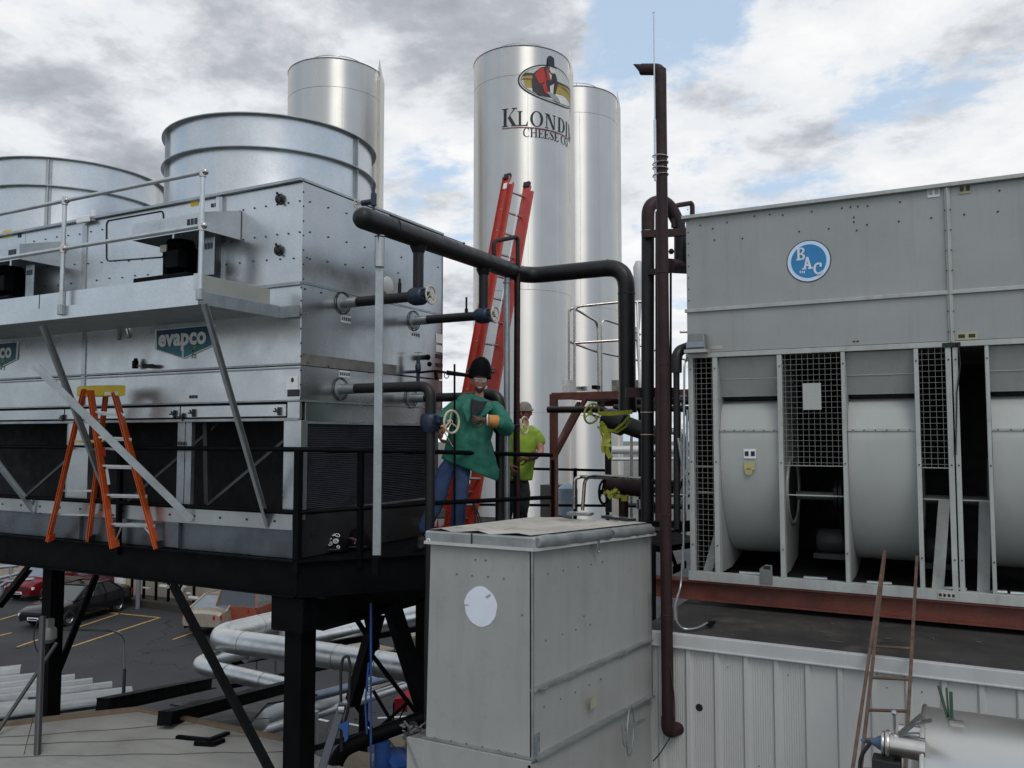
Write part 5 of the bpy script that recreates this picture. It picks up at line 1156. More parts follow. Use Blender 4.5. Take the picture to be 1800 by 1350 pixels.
def scroll(x0, x1):
    prof = [(.03,ZF-.05),(.13,bz(698))]
    m = MB(); m.sheet([[(x, YB+dy, z) for x in (x0, x1)] for dy, z in prof]); m.sheet([[(x, YB+.13+.17*k, bz(698)-k*.004) for x in (x0, x1)] for k in (0, 1)]); m.build('inlet_hood', BACP, bac, solid=.003)
    m = MB(); zz_ = bz(668); m.bar((x0, YB+.085, zz_), (x1, YB+.085, zz_), .012, .006); m.build('hood_seam', GALVS, bac)
    zA, zB_ = bz(704), bz(757); zbot = bz(978); zc = (zB_+zbot)/2-.0; r = (zB_-zbot)/2*1.0
    pr = [(.40, zA),(.24,zA-.004),(.15,zA-.05),(.09,zA-.12),(.06,zB_+.03),(.045, zB_)]
    r = (zB_-zbot)*.56
    for k in range(1, 15):
        a = R(90*k/14); pr.append((.045+ (1-math.cos(a))*.66, zB_-.22-(zB_-.22-zbot)*math.sin(a)**1.0))
    pr = pr[:6]+[(.042, zB_-.1),(.042, zB_-.22)]+pr[6:]
    m = MB(); m.sheet([[(x, YB+dy, z) for x in (x0+.002, x1-.002)] for dy, z in pr]); s_ = m.build('fan_scroll', BACV, bac, True, ang=50)
    m = MB(); m.box(x0, x1, YB+.034, YB+.046, zB_-.008, zB_+.008); m.build('scroll_band', BACF, s_)
    k_ = MB()
    for i in range(6): k_.ball((x0+(x1-x0)*(i+.5)/6, YB+.034, zB_), .006, 6)
    k_.build('rivet', INK, s_)
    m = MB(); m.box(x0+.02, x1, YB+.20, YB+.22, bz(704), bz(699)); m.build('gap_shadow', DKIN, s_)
    # side plates with inlet ring
    for x, sgn in ((x0, -1), (x1, 1)):
        m = MB(); poly = [(x, YB+.05, ZF-.05),(x, YB+.95, ZF-.05),(x, YB+1.1, zc),(x, YB+.85, zbot-.05),(x, YB+.45, ZP-.0),(x, YB+.05, ZP-.0)]; m.prism(poly, (sgn*.006,0,0)); m.build('side_plate', BACP, s_)
        cc = V(x+sgn*.007, YB+.62, zc+.02); m = MB(); disc(m, cc, (sgn,0,0), .30, .003, 36); m.build('fan_inlet', DKIN, s_)
        m = MB(); m.torus(cc, (1,0,0), .31, .02, 36, 8); m.build('inlet_ring', BACP, s_, True)
scr = [(UX[1][1], UX[2][0]), (UX[3][1], UX[4][0]), (UX[7][1], nx)]
for a, b in scr: scroll(a, b)
for (a, b) in ((UX[0][1], UX[1][0]), (UX[2][1], UX[3][0]), (UX[4][1], UX[5][0]), (UX[6][1], UX[7][0])):
    m = MB(); z = bz(872); m.tube([(a, YB+.62, z), (b, YB+.62, z)], .040, 14); m.build('fan_shaft', SHAFT, bac, True)
    m = MB(); m.box(a, b, YB+.1, YB+.12, z+.03, z+.04); m.build('bearing_bar', BACF, bac)
GWIRE = mat('guard_wire', (.27,.27,.25), .6, .2)
for a, b, z_ in ((UX[2][1], UX[3][0], bz(960)), (UX[4][1], UX[5][0], bz(965))):
    m = MB(); m.lathe([(0,-.13),(.10,-.13),(.12,-.1),(.12,.1),(.10,.13),(0,.13)], ((a+b)/2, YB+1.05, z_), (1,0,0), 20); m.box((a+b)/2-.15, (a+b)/2+.15, YB+.9, YB+1.2, z_-.16, z_-.11); mo_ = m.build('drive_motor', mat('dull_motor_grey', (.06,.065,.065), .5), bac, True)
    m = MB(); m.lathe([(0,0),(.15,0),(.15,.03),(.11,.035),(.15,.04),(.15,.07),(0,.07)], ((a+b)/2+.1, YB+.62, bz(872)), (1,0,0), 24); m.build('pulley', BLKP, bac, True)
    m = MB(); m.bar(((a+b)/2+.13, YB+.50, bz(872)), ((a+b)/2+.13, YB+.95, z_), .015, .012); m.bar(((a+b)/2+.13, YB+.74, bz(872)), ((a+b)/2+.13, YB+1.15, z_), .015, .012); tag(m.build('belt', RUB, bac), kind='stuff')
def guard(x0, x1, z0, z1, split=None):
    m = MB(); p = .0485; t = .0024
    x = x0+p/2
    while x < x1: m.box(x-t/2, x+t/2, YB+.004, YB+.004+t, z0, z1); x += p
    z = z1
    while z > z0: m.box(x0, x1, YB+.001, YB+.001+t, z-t/2, z+t/2); z -= p
    m.box(x0, x1, YB-.001, YB+.006, z0-.004, z0+.004)
    tag(m.build('wire_guard', GWIRE, bac), kind='stuff')
guard(UX[0][1], UX[1][0], bz(819), ZF-.045); guard(UX[0][1], UX[1][0], ZP, bz(819)-.012)
xm = UX[2][1]; guard(UX[2][1], UX[3][0], zat(UX[2][1], YB, 818), ZF-.045); guard(UX[4][1], UX[5][0], zat(UX[4][1], YB, 822), ZF-.045)
m = MB(); a, b = pY(1411,674,YB-.005), pY(1444,720,YB-.005); m.box(a.x, b.x, YB-.012, YB-.004, b.z, a.z); m.build('blank_plate', BACV, bac)
m = MB(); a = pY(1335,992,YB-.03); b = pY(1358,1028,YB-.03); m.prism([V(a.x,YB-.03,b.z),V(b.x,YB-.03,b.z),V(b.x,YB-.03,a.z),V(a.x+.05,YB-.03,a.z),V(a.x,YB-.03,a.z-.04)], (0,.006,0)); m.build('lifting_lug', GALVD, bac)
m = MB(); c = pY(1348,998,YB-.032); m.box(c.x-.03, c.x+.03, YB-.034, YB-.031, c.z-.015, c.z+.015); m.build('lug_slot', INK, bac)
for pxa, pxb in ((1636,1662),(1717,1738)):
    x0 = xb(pxa, 990); x1 = xb(pxb, 850); m = MB(); m.chan((x0+.04, YB+.12, ZQ+.03), (x1-.02, YB+.5, bz(870)), .09, .03, .006, up=(0,1,0)); m.build('motor_strut', BACF, bac)
m = MB(); m.chan((UX[1][0]-.12, YB+.15, ZQ+.05), (UX[1][0]+.0, YB+.35, ZQ+.6), .08, .03, .006, up=(0,1,0)); m.build('motor_strut', BACF, bac)
m = MB()
for a, b in ((UX[2][1], UX[3][0]), scr[0], scr[1], (UX[4][1],UX[5][0]), (UX[6][1],UX[7][0]), scr[2]): m.box(a+.02, b-.01, YB+.22, YB+.24, ZQ+.03, ZQ+.045); m.tube([(a+.1, YB+.3, ZQ+.05), (a+.3, YB+.32, ZQ+.05)], .02, 8)
m.build('floor_rail', GALVS, bac)
m = MB(); m.box(UX[5][0]-.02, UX[6][1]+.02, YB-.022, YB-.016, ZF-.05, ZF-.01); m.tube([pY(1672,610,YB-.03), pY(1684,602,YB-.04), pY(1688,640,YB-.03), pY(1682,690,YB-.03), pY(1680,800,YB-.03)], .006, 6); m.build('cable', RUB, bac)
# bolts and marks
m = MB()
for q in ((1253,402),(1278,391),(1231,396),(1305,385+34),(1326,380),(1353,377),(1376,378),(1405,407),(1427,372),(1457,402),(1480,366),(1495,364),(1508,363),(1501,382),(1501,390),(1525,362),(1524,395),(1506,405),(1582,355),(1580,389),(1637,383),(1695,377),(1754,372),(1757,335),(1256,422)): m.lathe([(.008,0),(.008,.005),(0,.005)], pY(*q, YB-.001), (0,-1,0), 6)
for k in range(9): m.lathe([(.006,0),(.006,.005),(0,.005)], (XB+.025, YB-.001, ZM+.1+k*.11), (0,-1,0), 6)
for k in range(7): 
    for s in (-.035, .035): m.lathe([(.006,0),(.006,.005),(0,.005)], (jx+s*.6, YB-.021, ZF+.08+k*.17), (0,-1,0), 6)
for x0, x1 in UX:
    for zz_ in (ZP+.25, (ZP+ZF)/2, ZF-.15): m.lathe([(.007,0),(.007,.005),(0,.005)], ((x0+x1)/2, YB-.016, zz_), (0,-1,0), 6)
m.build('bolt', INK, bac)
# badge
bc = pY(1421.5, 459, YB-.002); rb = (pY(1459,459,YB).x-pY(1384,459,YB).x)/2
m = MB(); disc(m, bc, (0,-1,0), rb+.008, .002, 56); bdg = m.build('badge', INK, bac)
m = MB(); disc(m, bc+V(0,-.002,0), (0,-1,0), rb, .002, 56); m.build('badge_ring', BACW, bdg)
m = MB(); disc(m, bc+V(0,-.004,0), (0,-1,0), rb*.83, .002, 56); m.build('badge_field', BACB, bdg)
# slab serif letters
def slab(c):
    if c == 'B': return [rect(.1,0,.32,1), rect(0,0,.5,.13), rect(0,.87,.5,1), rect(.32,.44,.6,.56)]+ringp(.5,.25,.34,.25,.12,.12,-90,90,10)+ringp(.48,.74,.32,.26,.11,.13,-90,90,10)
    if c == 'A': return [[(.42,1),(.62,1),(.32,0),(.14,0)], [(.42,1),(.62,1),(.95,0),(.70,0)], rect(.26,.26,.76,.40), rect(0,0,.40,.13), rect(.60,0,1.05,.13)]
    if c == 'C': return ringp(.5,.5,.5,.52,.26,.36,50,310,18)+[rect(.66,.62,.86,.98), rect(.78,.10,.9,.30)]
hB = rb*.62; cm_ = MB(); 
for ch, (px, py) in (('B', (1400,458)), ('A', (1410,474)), ('C', (1430,483))):
    o = pY(px, py, YB-.008)
    h_ = hB*{'B':1.0,'A':.98,'C':.92}[ch]
    for iq, poly in enumerate(slab(ch)): cm_.prism([(o.x+x*h_*.80, YB-.008-iq*.0003, o.z+y*h_) for x, y in poly], (0,-.002,0))
cm_.build('badge_letters', WHITEP, bdg)
m = MB(); 
for k in range(3): p = pY(1407+k*3.5, 478, YB-.008); m.box(p.x-.006, p.x+.004, YB-.010, YB-.008, p.z-.012, p.z+.010)
m.build('badge_small_print', WHITEP, bdg)
for q0, q1, mt, mk, ink in (((1630,331),(1652,345),WHITE,2,BACP),((1685,324),(1707,339),mat('old_yellow_label',(.33,.31,.16),.6),2,INK),((1681,585),(1718,596),mat('old_yellow_label2',(.36,.34,.2),.6),2,INK),((1249,608),(1270,613),mat('old_label3',(.38,.36,.28),.6),0,INK),((1649,1040),(1680,1053),mat('old_label4',(.42,.41,.34),.6),4,INK),((1498,598),(1511,602),None,2,INK)):
    sticker(q0, q1, 'f', mt, 'old_label', mk, bac, ink, YB-.022 if q0[1] > 1000 else YB-.003)
for q0, q1, mt in (((1307,789),(1329,806),WHITE),((1308,812),(1327,826),mat('old_yellow_label5',(.40,.36,.16),.6))): sticker(q0, q1, 'f', mt, 'old_label', 2 if mt is WHITE else 0, bac, INK, YB+.038)
c = pY(1316,829,YB+.036); m = MB(); disc(m, c, (0,-1,0), .035, .002, 20); m.build('old_label', mat('old_yellow_label6',(.37,.33,.14),.6), bac)
# flood light box at the left
fl = thing('wall_lamp', pY(1222,600,YB-.1), 'squat grey wall lamp box on the left corner of the old cooling tower', 'lamp')
a, b = pY(1204,586,YB-.12), pY(1240,613,YB-.12); m = MB(); m.add([(a.x,YB-.12,b.z),(b.x,YB-.12,b.z),(b.x,YB-.005,b.z),(a.x,YB-.005,b.z),(a.x+.02,YB-.09,a.z),(b.x-.02,YB-.09,a.z),(b.x-.02,YB-.005,a.z),(a.x+.02,YB-.005,a.z)], [(0,3,2,1),(4,5,6,7),(0,1,5,4),(1,2,6,5),(2,3,7,6),(3,0,4,7)]); m.build('housing', mat('lamp_grey', (.14,.145,.145), .4), fl, bevel=.012)
m = MB(); m.box(a.x+.01, b.x-.01, YB-.128, YB-.118, b.z+.015, b.z+.07); m.build('lens', GLASL, fl, bevel=.004); m = MB(); m.box(a.x-.01, b.x+.005, YB-.125, YB-.0, b.z-.03, b.z-.0); m.build('bracket', BACF, fl)
# red beam
m = MB(); zc = (ZQ+bz(1053))/2; h = ZQ-bz(1053)
m.ibeam((pY(1120,1040,YB+.1).x, YB+.06, ZQ-h/2-.002), (XR_, YB+.06, ZQ-h/2-.002), .14, h, .016); m.ibeam((XB-.4, YB+2.3, ZQ-h/2-.002), (XR_, YB+2.3, ZQ-h/2-.002), .14, h, .016)
o = m.build('red_beam', RUSTB, None, loc=(XB, YB, ZQ-h)); tag(o, 'red oxide steel beams under the old cooling tower on the black roof', 'beam')

# ================================================================== GREY BOX in front
bx = thing('duct_box', (-2.85, 5.8, -2), 'weathered grey metal box with white paint disc in front of the vent stack', 'duct')
Bn = pD(936,1000,5.53); XBn, YBn = Bn.x, Bn.y
BL = pY(757, 1000, YBn).x; BLb = pY(749, 1290, YBn).x
zt0 = zat(XBn, YBn, 965); zb0 = zat(XBn, YBn, 1334); Bf = pY(1142, 1000, YW-.02); zmid = zat(XBn, YBn, 1214)
ztf = zat(Bf.x, Bf.y, 938); zbf = zb0; xf = Bf.x
BLx = (BL+BLb)/2
m = MB(); m.add([(BLb,YBn,zb0),(XBn,YBn,zb0),(XBn,YBn,zt0),(BL,YBn,zt0)], [(0,1,2,3)]); m.add([(BLb-.0,YBn+1.6,zb0),(XBn,YBn+1.6,zb0),(XBn,YBn+1.6,zt0),(BL,YBn+1.6,zt0)], [(3,2,1,0)])
m = MB(); e_ = .02
m.add([(BLb,YBn,zb0),(XBn,YBn,zb0),(XBn,YBn,zt0),(BL,YBn,zt0),(BLb,YBn+e_,zb0),(XBn,YBn+e_,zb0),(XBn,YBn+e_,zt0),(BL,YBn+e_,zt0)], [(0,1,2,3),(7,6,5,4),(0,4,5,1),(1,5,6,2),(2,6,7,3),(3,7,4,0)]); m.build('front_panel', BOXP, bx)
def sidep(z0, z1, z0f, z1f, mt=BOXP, off=0, name='side_panel', ybeg=.0):
    a = V(XBn+off, YBn+ybeg, 0); b = V(xf+off, YW-.03, 0); m = MB(); m.prism([V(a.x,a.y,z0), V(b.x,b.y,z0f), V(b.x,b.y,z1f), V(a.x,a.y,z1)], (-.02,0,0)); return m.build(name, mt, bx)
zm_f = zmid
sidep(zmid+.004, zt0, zm_f+.004, ztf); sidep(zb0+.0, zmid-.004, zb0, zm_f-.004)
m = MB(); m.prism([(BLb,YBn+e_,zb0),(BLb,YW-.03,zb0),(BL,YW-.03,ztf),(BL,YBn+e_,zt0)], (.02,0,0)); m.build('side_panel', BOXP, bx)
m = MB(); m.box(XBn-.008, XBn+.006, YBn-.006, YBn+.012, zb0, zt0); m.box(xf-.005, xf+.02, YW-.06, YW-.03, zb0, ztf); m.build('corner_trim', BOXS, bx)
# lid
zl = zt0+.10; m = MB(); o1 = .03
m.add([(BL-o1,YBn-o1,zt0),(XBn+o1,YBn-o1,zt0),(xf+o1+.02,YW-.03,ztf),(BL-o1,YW-.03,ztf),(BL-o1,YBn-o1,zl-.02),(XBn+o1,YBn-o1,zl-.02),(xf+o1,YW-.03,ztf+.08),(BL-o1,YW-.03,ztf+.08)], [(0,3,2,1),(4,5,6,7),(0,1,5,4),(1,2,6,5),(2,3,7,6),(3,0,4,7)]); m.build('lid', BOXS, bx, bevel=.012)
m = MB(); rows = []
for i in range(14):
    t = i/13; y = YBn-o1+.02+(YW-.06-YBn+o1)*t
    rows.append([V(BL-o1+.02+(XBn+2*o1-.06-BL)*k/8+(xf-XBn)*t*k/8, y, zl-.012+(ztf+.082-zl+.02)*t+(.012*math.sin(k*2.1+i*1.3))*(0<k<8)) for k in range(9)])
m.sheet(rows); m.build('lid_sheet', LIDT, bx, True)
# rolled sealed edges of the lid on the right
for t0, t1 in ((.0,.58),(.60,1.0)):
    a, b = V(XBn+o1+.0, YBn-o1+.03, zl-.055).lerp(V(xf+o1, YW-.05, ztf+.035), t0), V(XBn+o1, YBn-o1+.03, zl-.055).lerp(V(xf+o1, YW-.05, ztf+.035), t1)
    n = 16; m = MB(); m.tube([a.lerp(b, k/n)+V(.002*math.sin(k*2.3), 0, .003*math.sin(k*1.1)) for k in range(n+1)], .044, 12, rr=[.034]+[.041+.0015*math.sin(k*1.9) for k in range(n-1)]+[.034]); m.build('rolled_edge', SILV if False else BOXS, bx, True)
m = MB(); m.bar((BL-o1, YBn-o1-.006, zt0-.0), (XBn+o1, YBn-o1-.006, zt0-.0), .012, .02); m.bar((XBn+o1+.006, YBn-o1, zt0), (xf+o1+.026, YW-.03, ztf), .012, .02); m.build('drip_edge', FLASH, bx)
m = MB(); a = pY(845,958,YBn-o1-.004); m.box((BL+XBn)/2-.05, (BL+XBn)/2-.042, YBn-o1-.006, YBn-o1, zt0, zl-.02); m.build('lid_joint', INK, bx)
# sealant along the seam, wavy
def seal(z0, z1, r, k0):
    n = 40; a, b = V(XBn+.012, YBn+.0, z0), V(xf+.012, YW-.05, z1); rnd = random.Random(k0)
    m = MB(); m.tube([a.lerp(b, k/n)+V(0,0,rnd.uniform(-.006,.006)) for k in range(n+1)], r, 7, rr=[r*rnd.uniform(.7,1.3) for k in range(n+1)]); m.build('seam_sealant', SILV, bx, True)
seal(zmid, zmid, .015, 2); m = MB(); m.bar((XBn+.015, YBn, zmid+.012), (xf+.015, YW-.05, zmid+.012), .035, .012); m.bar((XBn+.02, YBn, zb0+.004), (xf+.02, YW-.05, zb0+.004), .05, .016); m.build('seam_flange', BOXS, bx)
seal(zb0, zb0, .010, 5)
m = MB(); m.bar((BLb-.02, YBn-.012, zb0), (XBn+.02, YBn-.012, zb0), .02, .02); m.build('base_flange', BOXS, bx)
# white paint disc (brushed, slightly uneven)
c = pY(845,1066,YBn-.001); rx = (pY(873,1066,YBn).x-pY(816,1066,YBn).x)/2; ry = (pY(845,1031,YBn).z-pY(845,1101,YBn).z)/2
m = MB(); m.prism([(c.x+rx*math.cos(t)*(1+.02*math.sin(5*t)+.015*math.sin(11*t)), YBn-.001, c.z+ry*math.sin(t)*(1+.02*math.cos(4*t))) for t in [2*math.pi*k/60 for k in range(60)]], (0,-.002,0)); m.build('white_disc', WHITEP, bx)
m = MB(); m.bar(c+V(.045,-.004,.065), c+V(.075,-.004,.085), .004, .012); m.bar(c+V(-rx,-.004,.0), c+V(-rx+.03,-.004,.004), .004, .004); m.build('disc_scrape', BOXP, bx)
m = MB(); rnd = random.Random(1)
for q in ((836,962),(855,963),(836,984),(854,985),(803,1009),(830,1012),(858,1014),(886,1017),(918,1081),(793,1302),(820,1307),(848,1313),(877,1319),(906,1325),(765,1297)): m.lathe([(.006,0),(.006,.004),(0,.004)], pY(*q, YBn-.001), (0,-1,0), 6)
for q in ((963,1009),(990,1003),(1016,997),(1039,992),(1059,987),(1081,983),(1101,978),(1122,973),(1026,1083),(1037,1098),(1012,1107),(988,1115),(959,1126),(956,1243),(985,1229),(1011,1217),(1035,1204),(1056,1194),(1075,1186)): m.lathe([(.007,0),(.007,.004),(0,.004)], pX(*q, (XBn+xf)/2+.02), (1,0,0), 6)
m.build('screw', mat('screw_dull', (.09,.085,.08), .5), bx)
m = MB(); m.box(XBn+.004, XBn+.012, YBn+.01, YBn+.22, zb0+.02, zb0+.15); m.build('foil_patch', mat('foil_patch', (.34,.38,.42), .35, .8, .3, 20, .8, 30), bx)
m = MB(); a = pX(1040,1238,(XBn+xf)/2+.02); m.box(a.x, a.x+.004, a.y-.02, a.y+.08, a.z-.03, a.z+.03); m.build('small_label', mat('label_faded_yellow', (.32,.31,.2), .5), bx)
m = MB(); a = pX(1052,950,(XBn+xf)/2+.045); m.bar(a, a-V(0,0,.07), .012, .03); m.ball(a-V(0,0,.08), .012); m.build('lid_clip', GALVS, bx); m = MB(); m.torus(pY(753,950,YBn-.03), (0,1,0), .012, .004, 12, 5); m.build('hook_ring', WHITE, bx)
# skirt below box
sk = thing('duct_skirt', (-2.8, 5.8, -3), 'wider grey sheet metal skirt under the weathered box', 'duct')
SL = pY(714,1298,YBn-.06).x; zsk = zb0-.004
m = MB(); m.box(SL, XBn+.01, YBn-.05, YBn-.03, zsk-2.5, zsk-.0); m.build('front_panel', BOXP, sk); m = MB(); m.box(SL, XBn, YBn-.03, YW-.04, zsk-.03, zsk-.012); m.build('top_plate', BOXS, sk)
m = MB(); m.prism([(XBn+.01,YBn-.05,zsk-2.5),(xf+.0,YW-.04,zsk-2.5),(xf,YW-.04,zsk-.02),(XBn+.01,YBn-.05,zsk-.02)], (-.02,0,0)); m.build('side_panel', BOXP, sk)
m = MB(); m.tube([pX(1093,1275,xf+.02), pX(1096,1312,xf+.03), pX(1110,1315,xf+.03)], .004, 6, bend=.05); n = 20
m.torus(pX(1108,1285,xf+.03), (1,.2,0), .17, .006, 30, 5); m.bar(pX(1098,1283,xf+.04), pX(1132,1265,xf+.04), .02, .02); m.build('hatch_handle', BOXS, sk, True)
m = MB(); m.bar(V(SL, YBn-.055, zsk-.02), V(SL+.5, YBn-.055, zsk-.9), .006, .01, (0,1,0)); m.build('crease', BOXS, sk)
m = MB(); rnd = random.Random(8)
for k in range(24):
    p = pY(722+rnd.uniform(-12,20), 1290+rnd.uniform(-14,12), YBn+.1); m.bar(p, p+V(rnd.uniform(-.06,.06), rnd.uniform(-.05,.05), rnd.uniform(-.01,.04)), .02, .006)
o = m.build('torn_insulation', mat('torn_grey', (.12,.115,.11), .8), None, loc=pY(722,1290,YBn)); tag(o, 'torn grey insulation scraps at the left foot of the weathered box', 'insulation')

# ================================================================== RUSTY LADDER
rl = thing('roof_ladder', pD(1560,1400,5.6), 'narrow rusty brown steel ladder leaning on the old cooling tower sill', 'ladder')
tL, tR = pY(1556,970,YB-.06), pY(1612,978,YB-.06)
ext3 = lambda a, q: a+(pY(*q, YW-.12)-a)*2.6
bLp, bRp = ext3(tL, (1535.5,1152)), ext3(tR, (1602,1156))
for a, b in ((tL, bLp), (tR, bRp)):
    m = MB(); m.bar(a, b, .015, .022, (1,0,0)); m.build('rail', RUSTL, rl)
m = MB(); m.bar(tL+V(-.004,-.01,.01), ext3(tL, (1529,1152)), .014, .02, (1,0,0)); m.build('hook_bar', RUSTL, rl)
for ya_ in (1136,1191,1248,1300,1352):
    t = (ya_-970)/450; m = MB(); m.tube([pY(0,0,1) if False else tL.lerp(bLp, TT) for TT in [0]]+[tL] , .01, 6) if False else None
    # find parameter so that the rung sits at the wanted height
    best = min(range(0, 1000), key=lambda k: abs((tL.lerp(bLp, k/1000).dot(Fu)/tL.lerp(bLp, k/1000).dot(Fw))*-FPX+675-ya_))/1000
    m.tube([tL.lerp(bLp, best), tR.lerp(bRp, best)], .0105, 8); m.build('rung', RUSTL, rl, True)

# ================================================================== STAINLESS TANK lower right
tk = thing('stainless_tank', pD(1720,1340,4), 'horizontal stainless steel tank at the lower right corner in front of the white wall', 'tank')
YT = 4.75; a = pY(1622, 1249, YT); rT = .62; zc = a.z-rT; xT = a.x
m = MB(); m.lathe([(rT*.99,0),(rT,.01),(rT,3)], (xT, YT, zc), (1,0,0), 96); m.lathe([(0,-.08),(rT*.5,-.065),(rT*.85,-.03),(rT*.99,0)], (xT, YT, zc), (1,0,0), 96); m.build('shell', TANK, tk, True)
m = MB(); m.torus((xT+.005, YT, zc), (1,0,0), rT, .012, 96, 8); m.build('rim', STAIN, tk, True)
m = MB(); m.bar((xT, YT-rT*.92, zc+.24), (xT+3, YT-rT*.92, zc+.24), .004, .004); m.torus((xT+.95, YT, zc), (1,0,0), rT+.0, .003, 96, 4); m.build('weld_seam', STAIN, tk)
m = MB(); p = pY(1580,1288,YT-.18); m.tube([p, V(xT+.02,p.y,p.z)], .042, 18)
m.build('upper_nozzle', STAIN, tk, True)
m = MB(); p = pY(1561,1308,YT-.30); m.tube([p, V(xT+.02,p.y,p.z)], .052, 22); m.build('lower_nozzle', STAIN, tk, True); m = MB(); m.torus(p, (1,0,0), .054, .012, 24, 8); m.torus(p-V(.02,0,0), (1,0,0), .05, .008, 24, 8); m.build('clamp', STAIN, tk, True)
m = MB(); m.tube([p-V(.075,0,-.0), p-V(.04,0,0), p-V(.01,0,0)], .05, 16, rr=[.010,.030,.044]); m.tube([pY(1516,1304,YT-.3), p-V(.1,0,-.005)], .012, 8); m.build('blue_reducer', mat('pale_blue_valve', (.05,.085,.15), .5), tk, True)
m = MB(); q0 = p+V(.05,0,.05); m.bar(q0, q0+V(.10,.02,.10), .05, .012); m.bar(q0+V(.05,0,.06), q0+V(.14,0,.09), .03, .01); m.tube([q0+V(-.02,0,-.02), q0+V(-.02,0,.09)], .008, 6); m.ball(q0+V(-.02,0,.1), .014); m.build('lever', GALVD, tk)
m = MB(); q1 = pY(1559,1345,YT-.3); m.box(q1.x-.062, q1.x+.062, q1.y-.05, q1.y+.05, q1.z-.15, q1.z+.035); m.tube([q1, q1+V(.03,0,.1)], .03, 8); m.build('actuator', RUB, tk, bevel=.006)
m = MB(); m.tube([pY(1510,1400,YT-.3), pY(1512,1330,YT-.3), pY(1530,1306,YT-.3), p-V(.1,0,0)], .009, 8, bend=.08); m.build('hose', RUB, tk, True)
m = MB(); a0 = V(xT+.11, YT-.05, zc+rT)
m.bar(a0, a0+V(-.035,0,.145), .014, .006, (0,1,0)); m.bar(a0+V(.005,0,0), a0+V(.0,0,.14), .010, .006, (0,1,0)); m.bar(a0+V(.018,.01,0), a0+V(.018,.01,.12), .016, .008, (0,1,0)); m.build('green_strip', mat('dark_green_strip', (.035,.07,.045), .6), tk)
m = MB(); p = pY(1681,1256,YT-.1); m.box(p.x-.03, p.x+.03, YT-.11, YT-.09, zc+rT-.02, zc+rT+.004); m.build('lifting_eye', STAIN, tk)
m = MB(); q_ = pY(1638,1245,YT); 
for x in (xT+.3, xT+1.6): m.box(x, x+.1, YT-.4, YT+.4, G, zc-.5)
m.build('saddle', GALVS, tk)
# ================================================================== SILVER INSULATED PIPES below
def pipe_thing(name, label, runs, cat='pipe', mt=None, bend=.5, group=None, bands=True):
    r0 = runs[0][0][0]; t = thing(name, r0, label, cat, group)
    for pts, r in runs:
        m = MB(); m.tube(pts, r, 22, bend=bend); m.build('run', mt or SILP, t, True)
        if bands:
            m = MB()
            for a, b in zip(pts, pts[1:]):
                L = (b-a).length; k = 1.0
                while k < L-.5: m.torus(a.lerp(b, k/L), (b-a), r+.002, .006, 22, 5); k += .95
            if m.v: m.build('jacket_band', GALVS, t, True)
    return t
SILP = mat('insulation_jacket', (.58,.58,.565), .38, .85, .1, 3, .07, 9, .2, (.3,.29,.27))
q = pD
pipe_thing('insulated_pipe', 'thick silver insulated pipe with a wide elbow crossing below the platform', [([q(740,1063,21), q(600,1098,20), q(375,1112,17.5), q(362,1128,17), q(510,1150,16.2), q(760,1196,15)], .20)], bend=.3) if False else None
pipe_thing('insulated_pipe', 'thickest silver insulated pipe, elbow end at its left, crossing below the platform', [([q(500,1088,19.5), q(362,1122,17), q(520,1143,16), q(760,1182,14.6)], .225)], bend=.9)
pipe_thing('insulated_pipe', 'silver insulated pipe rising to the right behind the black braces', [([q(430,1150,18), q(560,1117,19.5), q(760,1064,21.5)], .18), ([q(545,1122,19.2), q(760,1064+15,21.2)], .09)])
pipe_thing('insulated_pipe', 'thinner silver insulated pipe with elbow below the thickest one', [([q(455,1140,18.4), q(338,1168,16.4), q(520,1210,15)], .15)], bend=.5)
pipe_thing('insulated_pipe', 'short silver pipe dropping behind the black column', [([q(552,1250,14.4), q(552,1330,14.4)], .07)], bands=False)
for k, (a, b, r, mt_, lb) in enumerate((((455,1288),(760,1190),.10,SILP,'pale pipe in the bundle below the thickest pipe, lowest of the bundle'), ((440,1262),(760,1160),.06,GALVD,'grey conduit pipe in the bundle below the thickest pipe, upper one'), ((520,1232),(760,1172),.09,mat('bluish_pipe', (.14,.17,.22), .35, .5),'bluish pipe in the bundle below the thickest pipe'),
        ((540,1246),(640,1218),.09,FLASH,'white pipe at the centre of the bundle below the thickest pipe'), ((430,1240),(520,1205),.05,GALVD,'thin dark conduit left of the column in the pipe bundle'))):
    m = MB(); m.tube([q(*a, 16.5), q(*b, 19)], r, 14); o = m.build('yard_pipe', mt_, None, True, loc=q(*a, 16.5)); tag(o, lb, 'pipe')
m = MB(); m.ball(q(452,1266,15.8), .22, 14); m.tube([q(452,1266,15.8), q(500,1245,16.4)], .14, 14); o = m.build('float_vessel', FLASH, None, True, loc=q(452,1266,15.8)); tag(o, 'pale round ended vessel beside the pipe bundle left of the column', 'vessel')
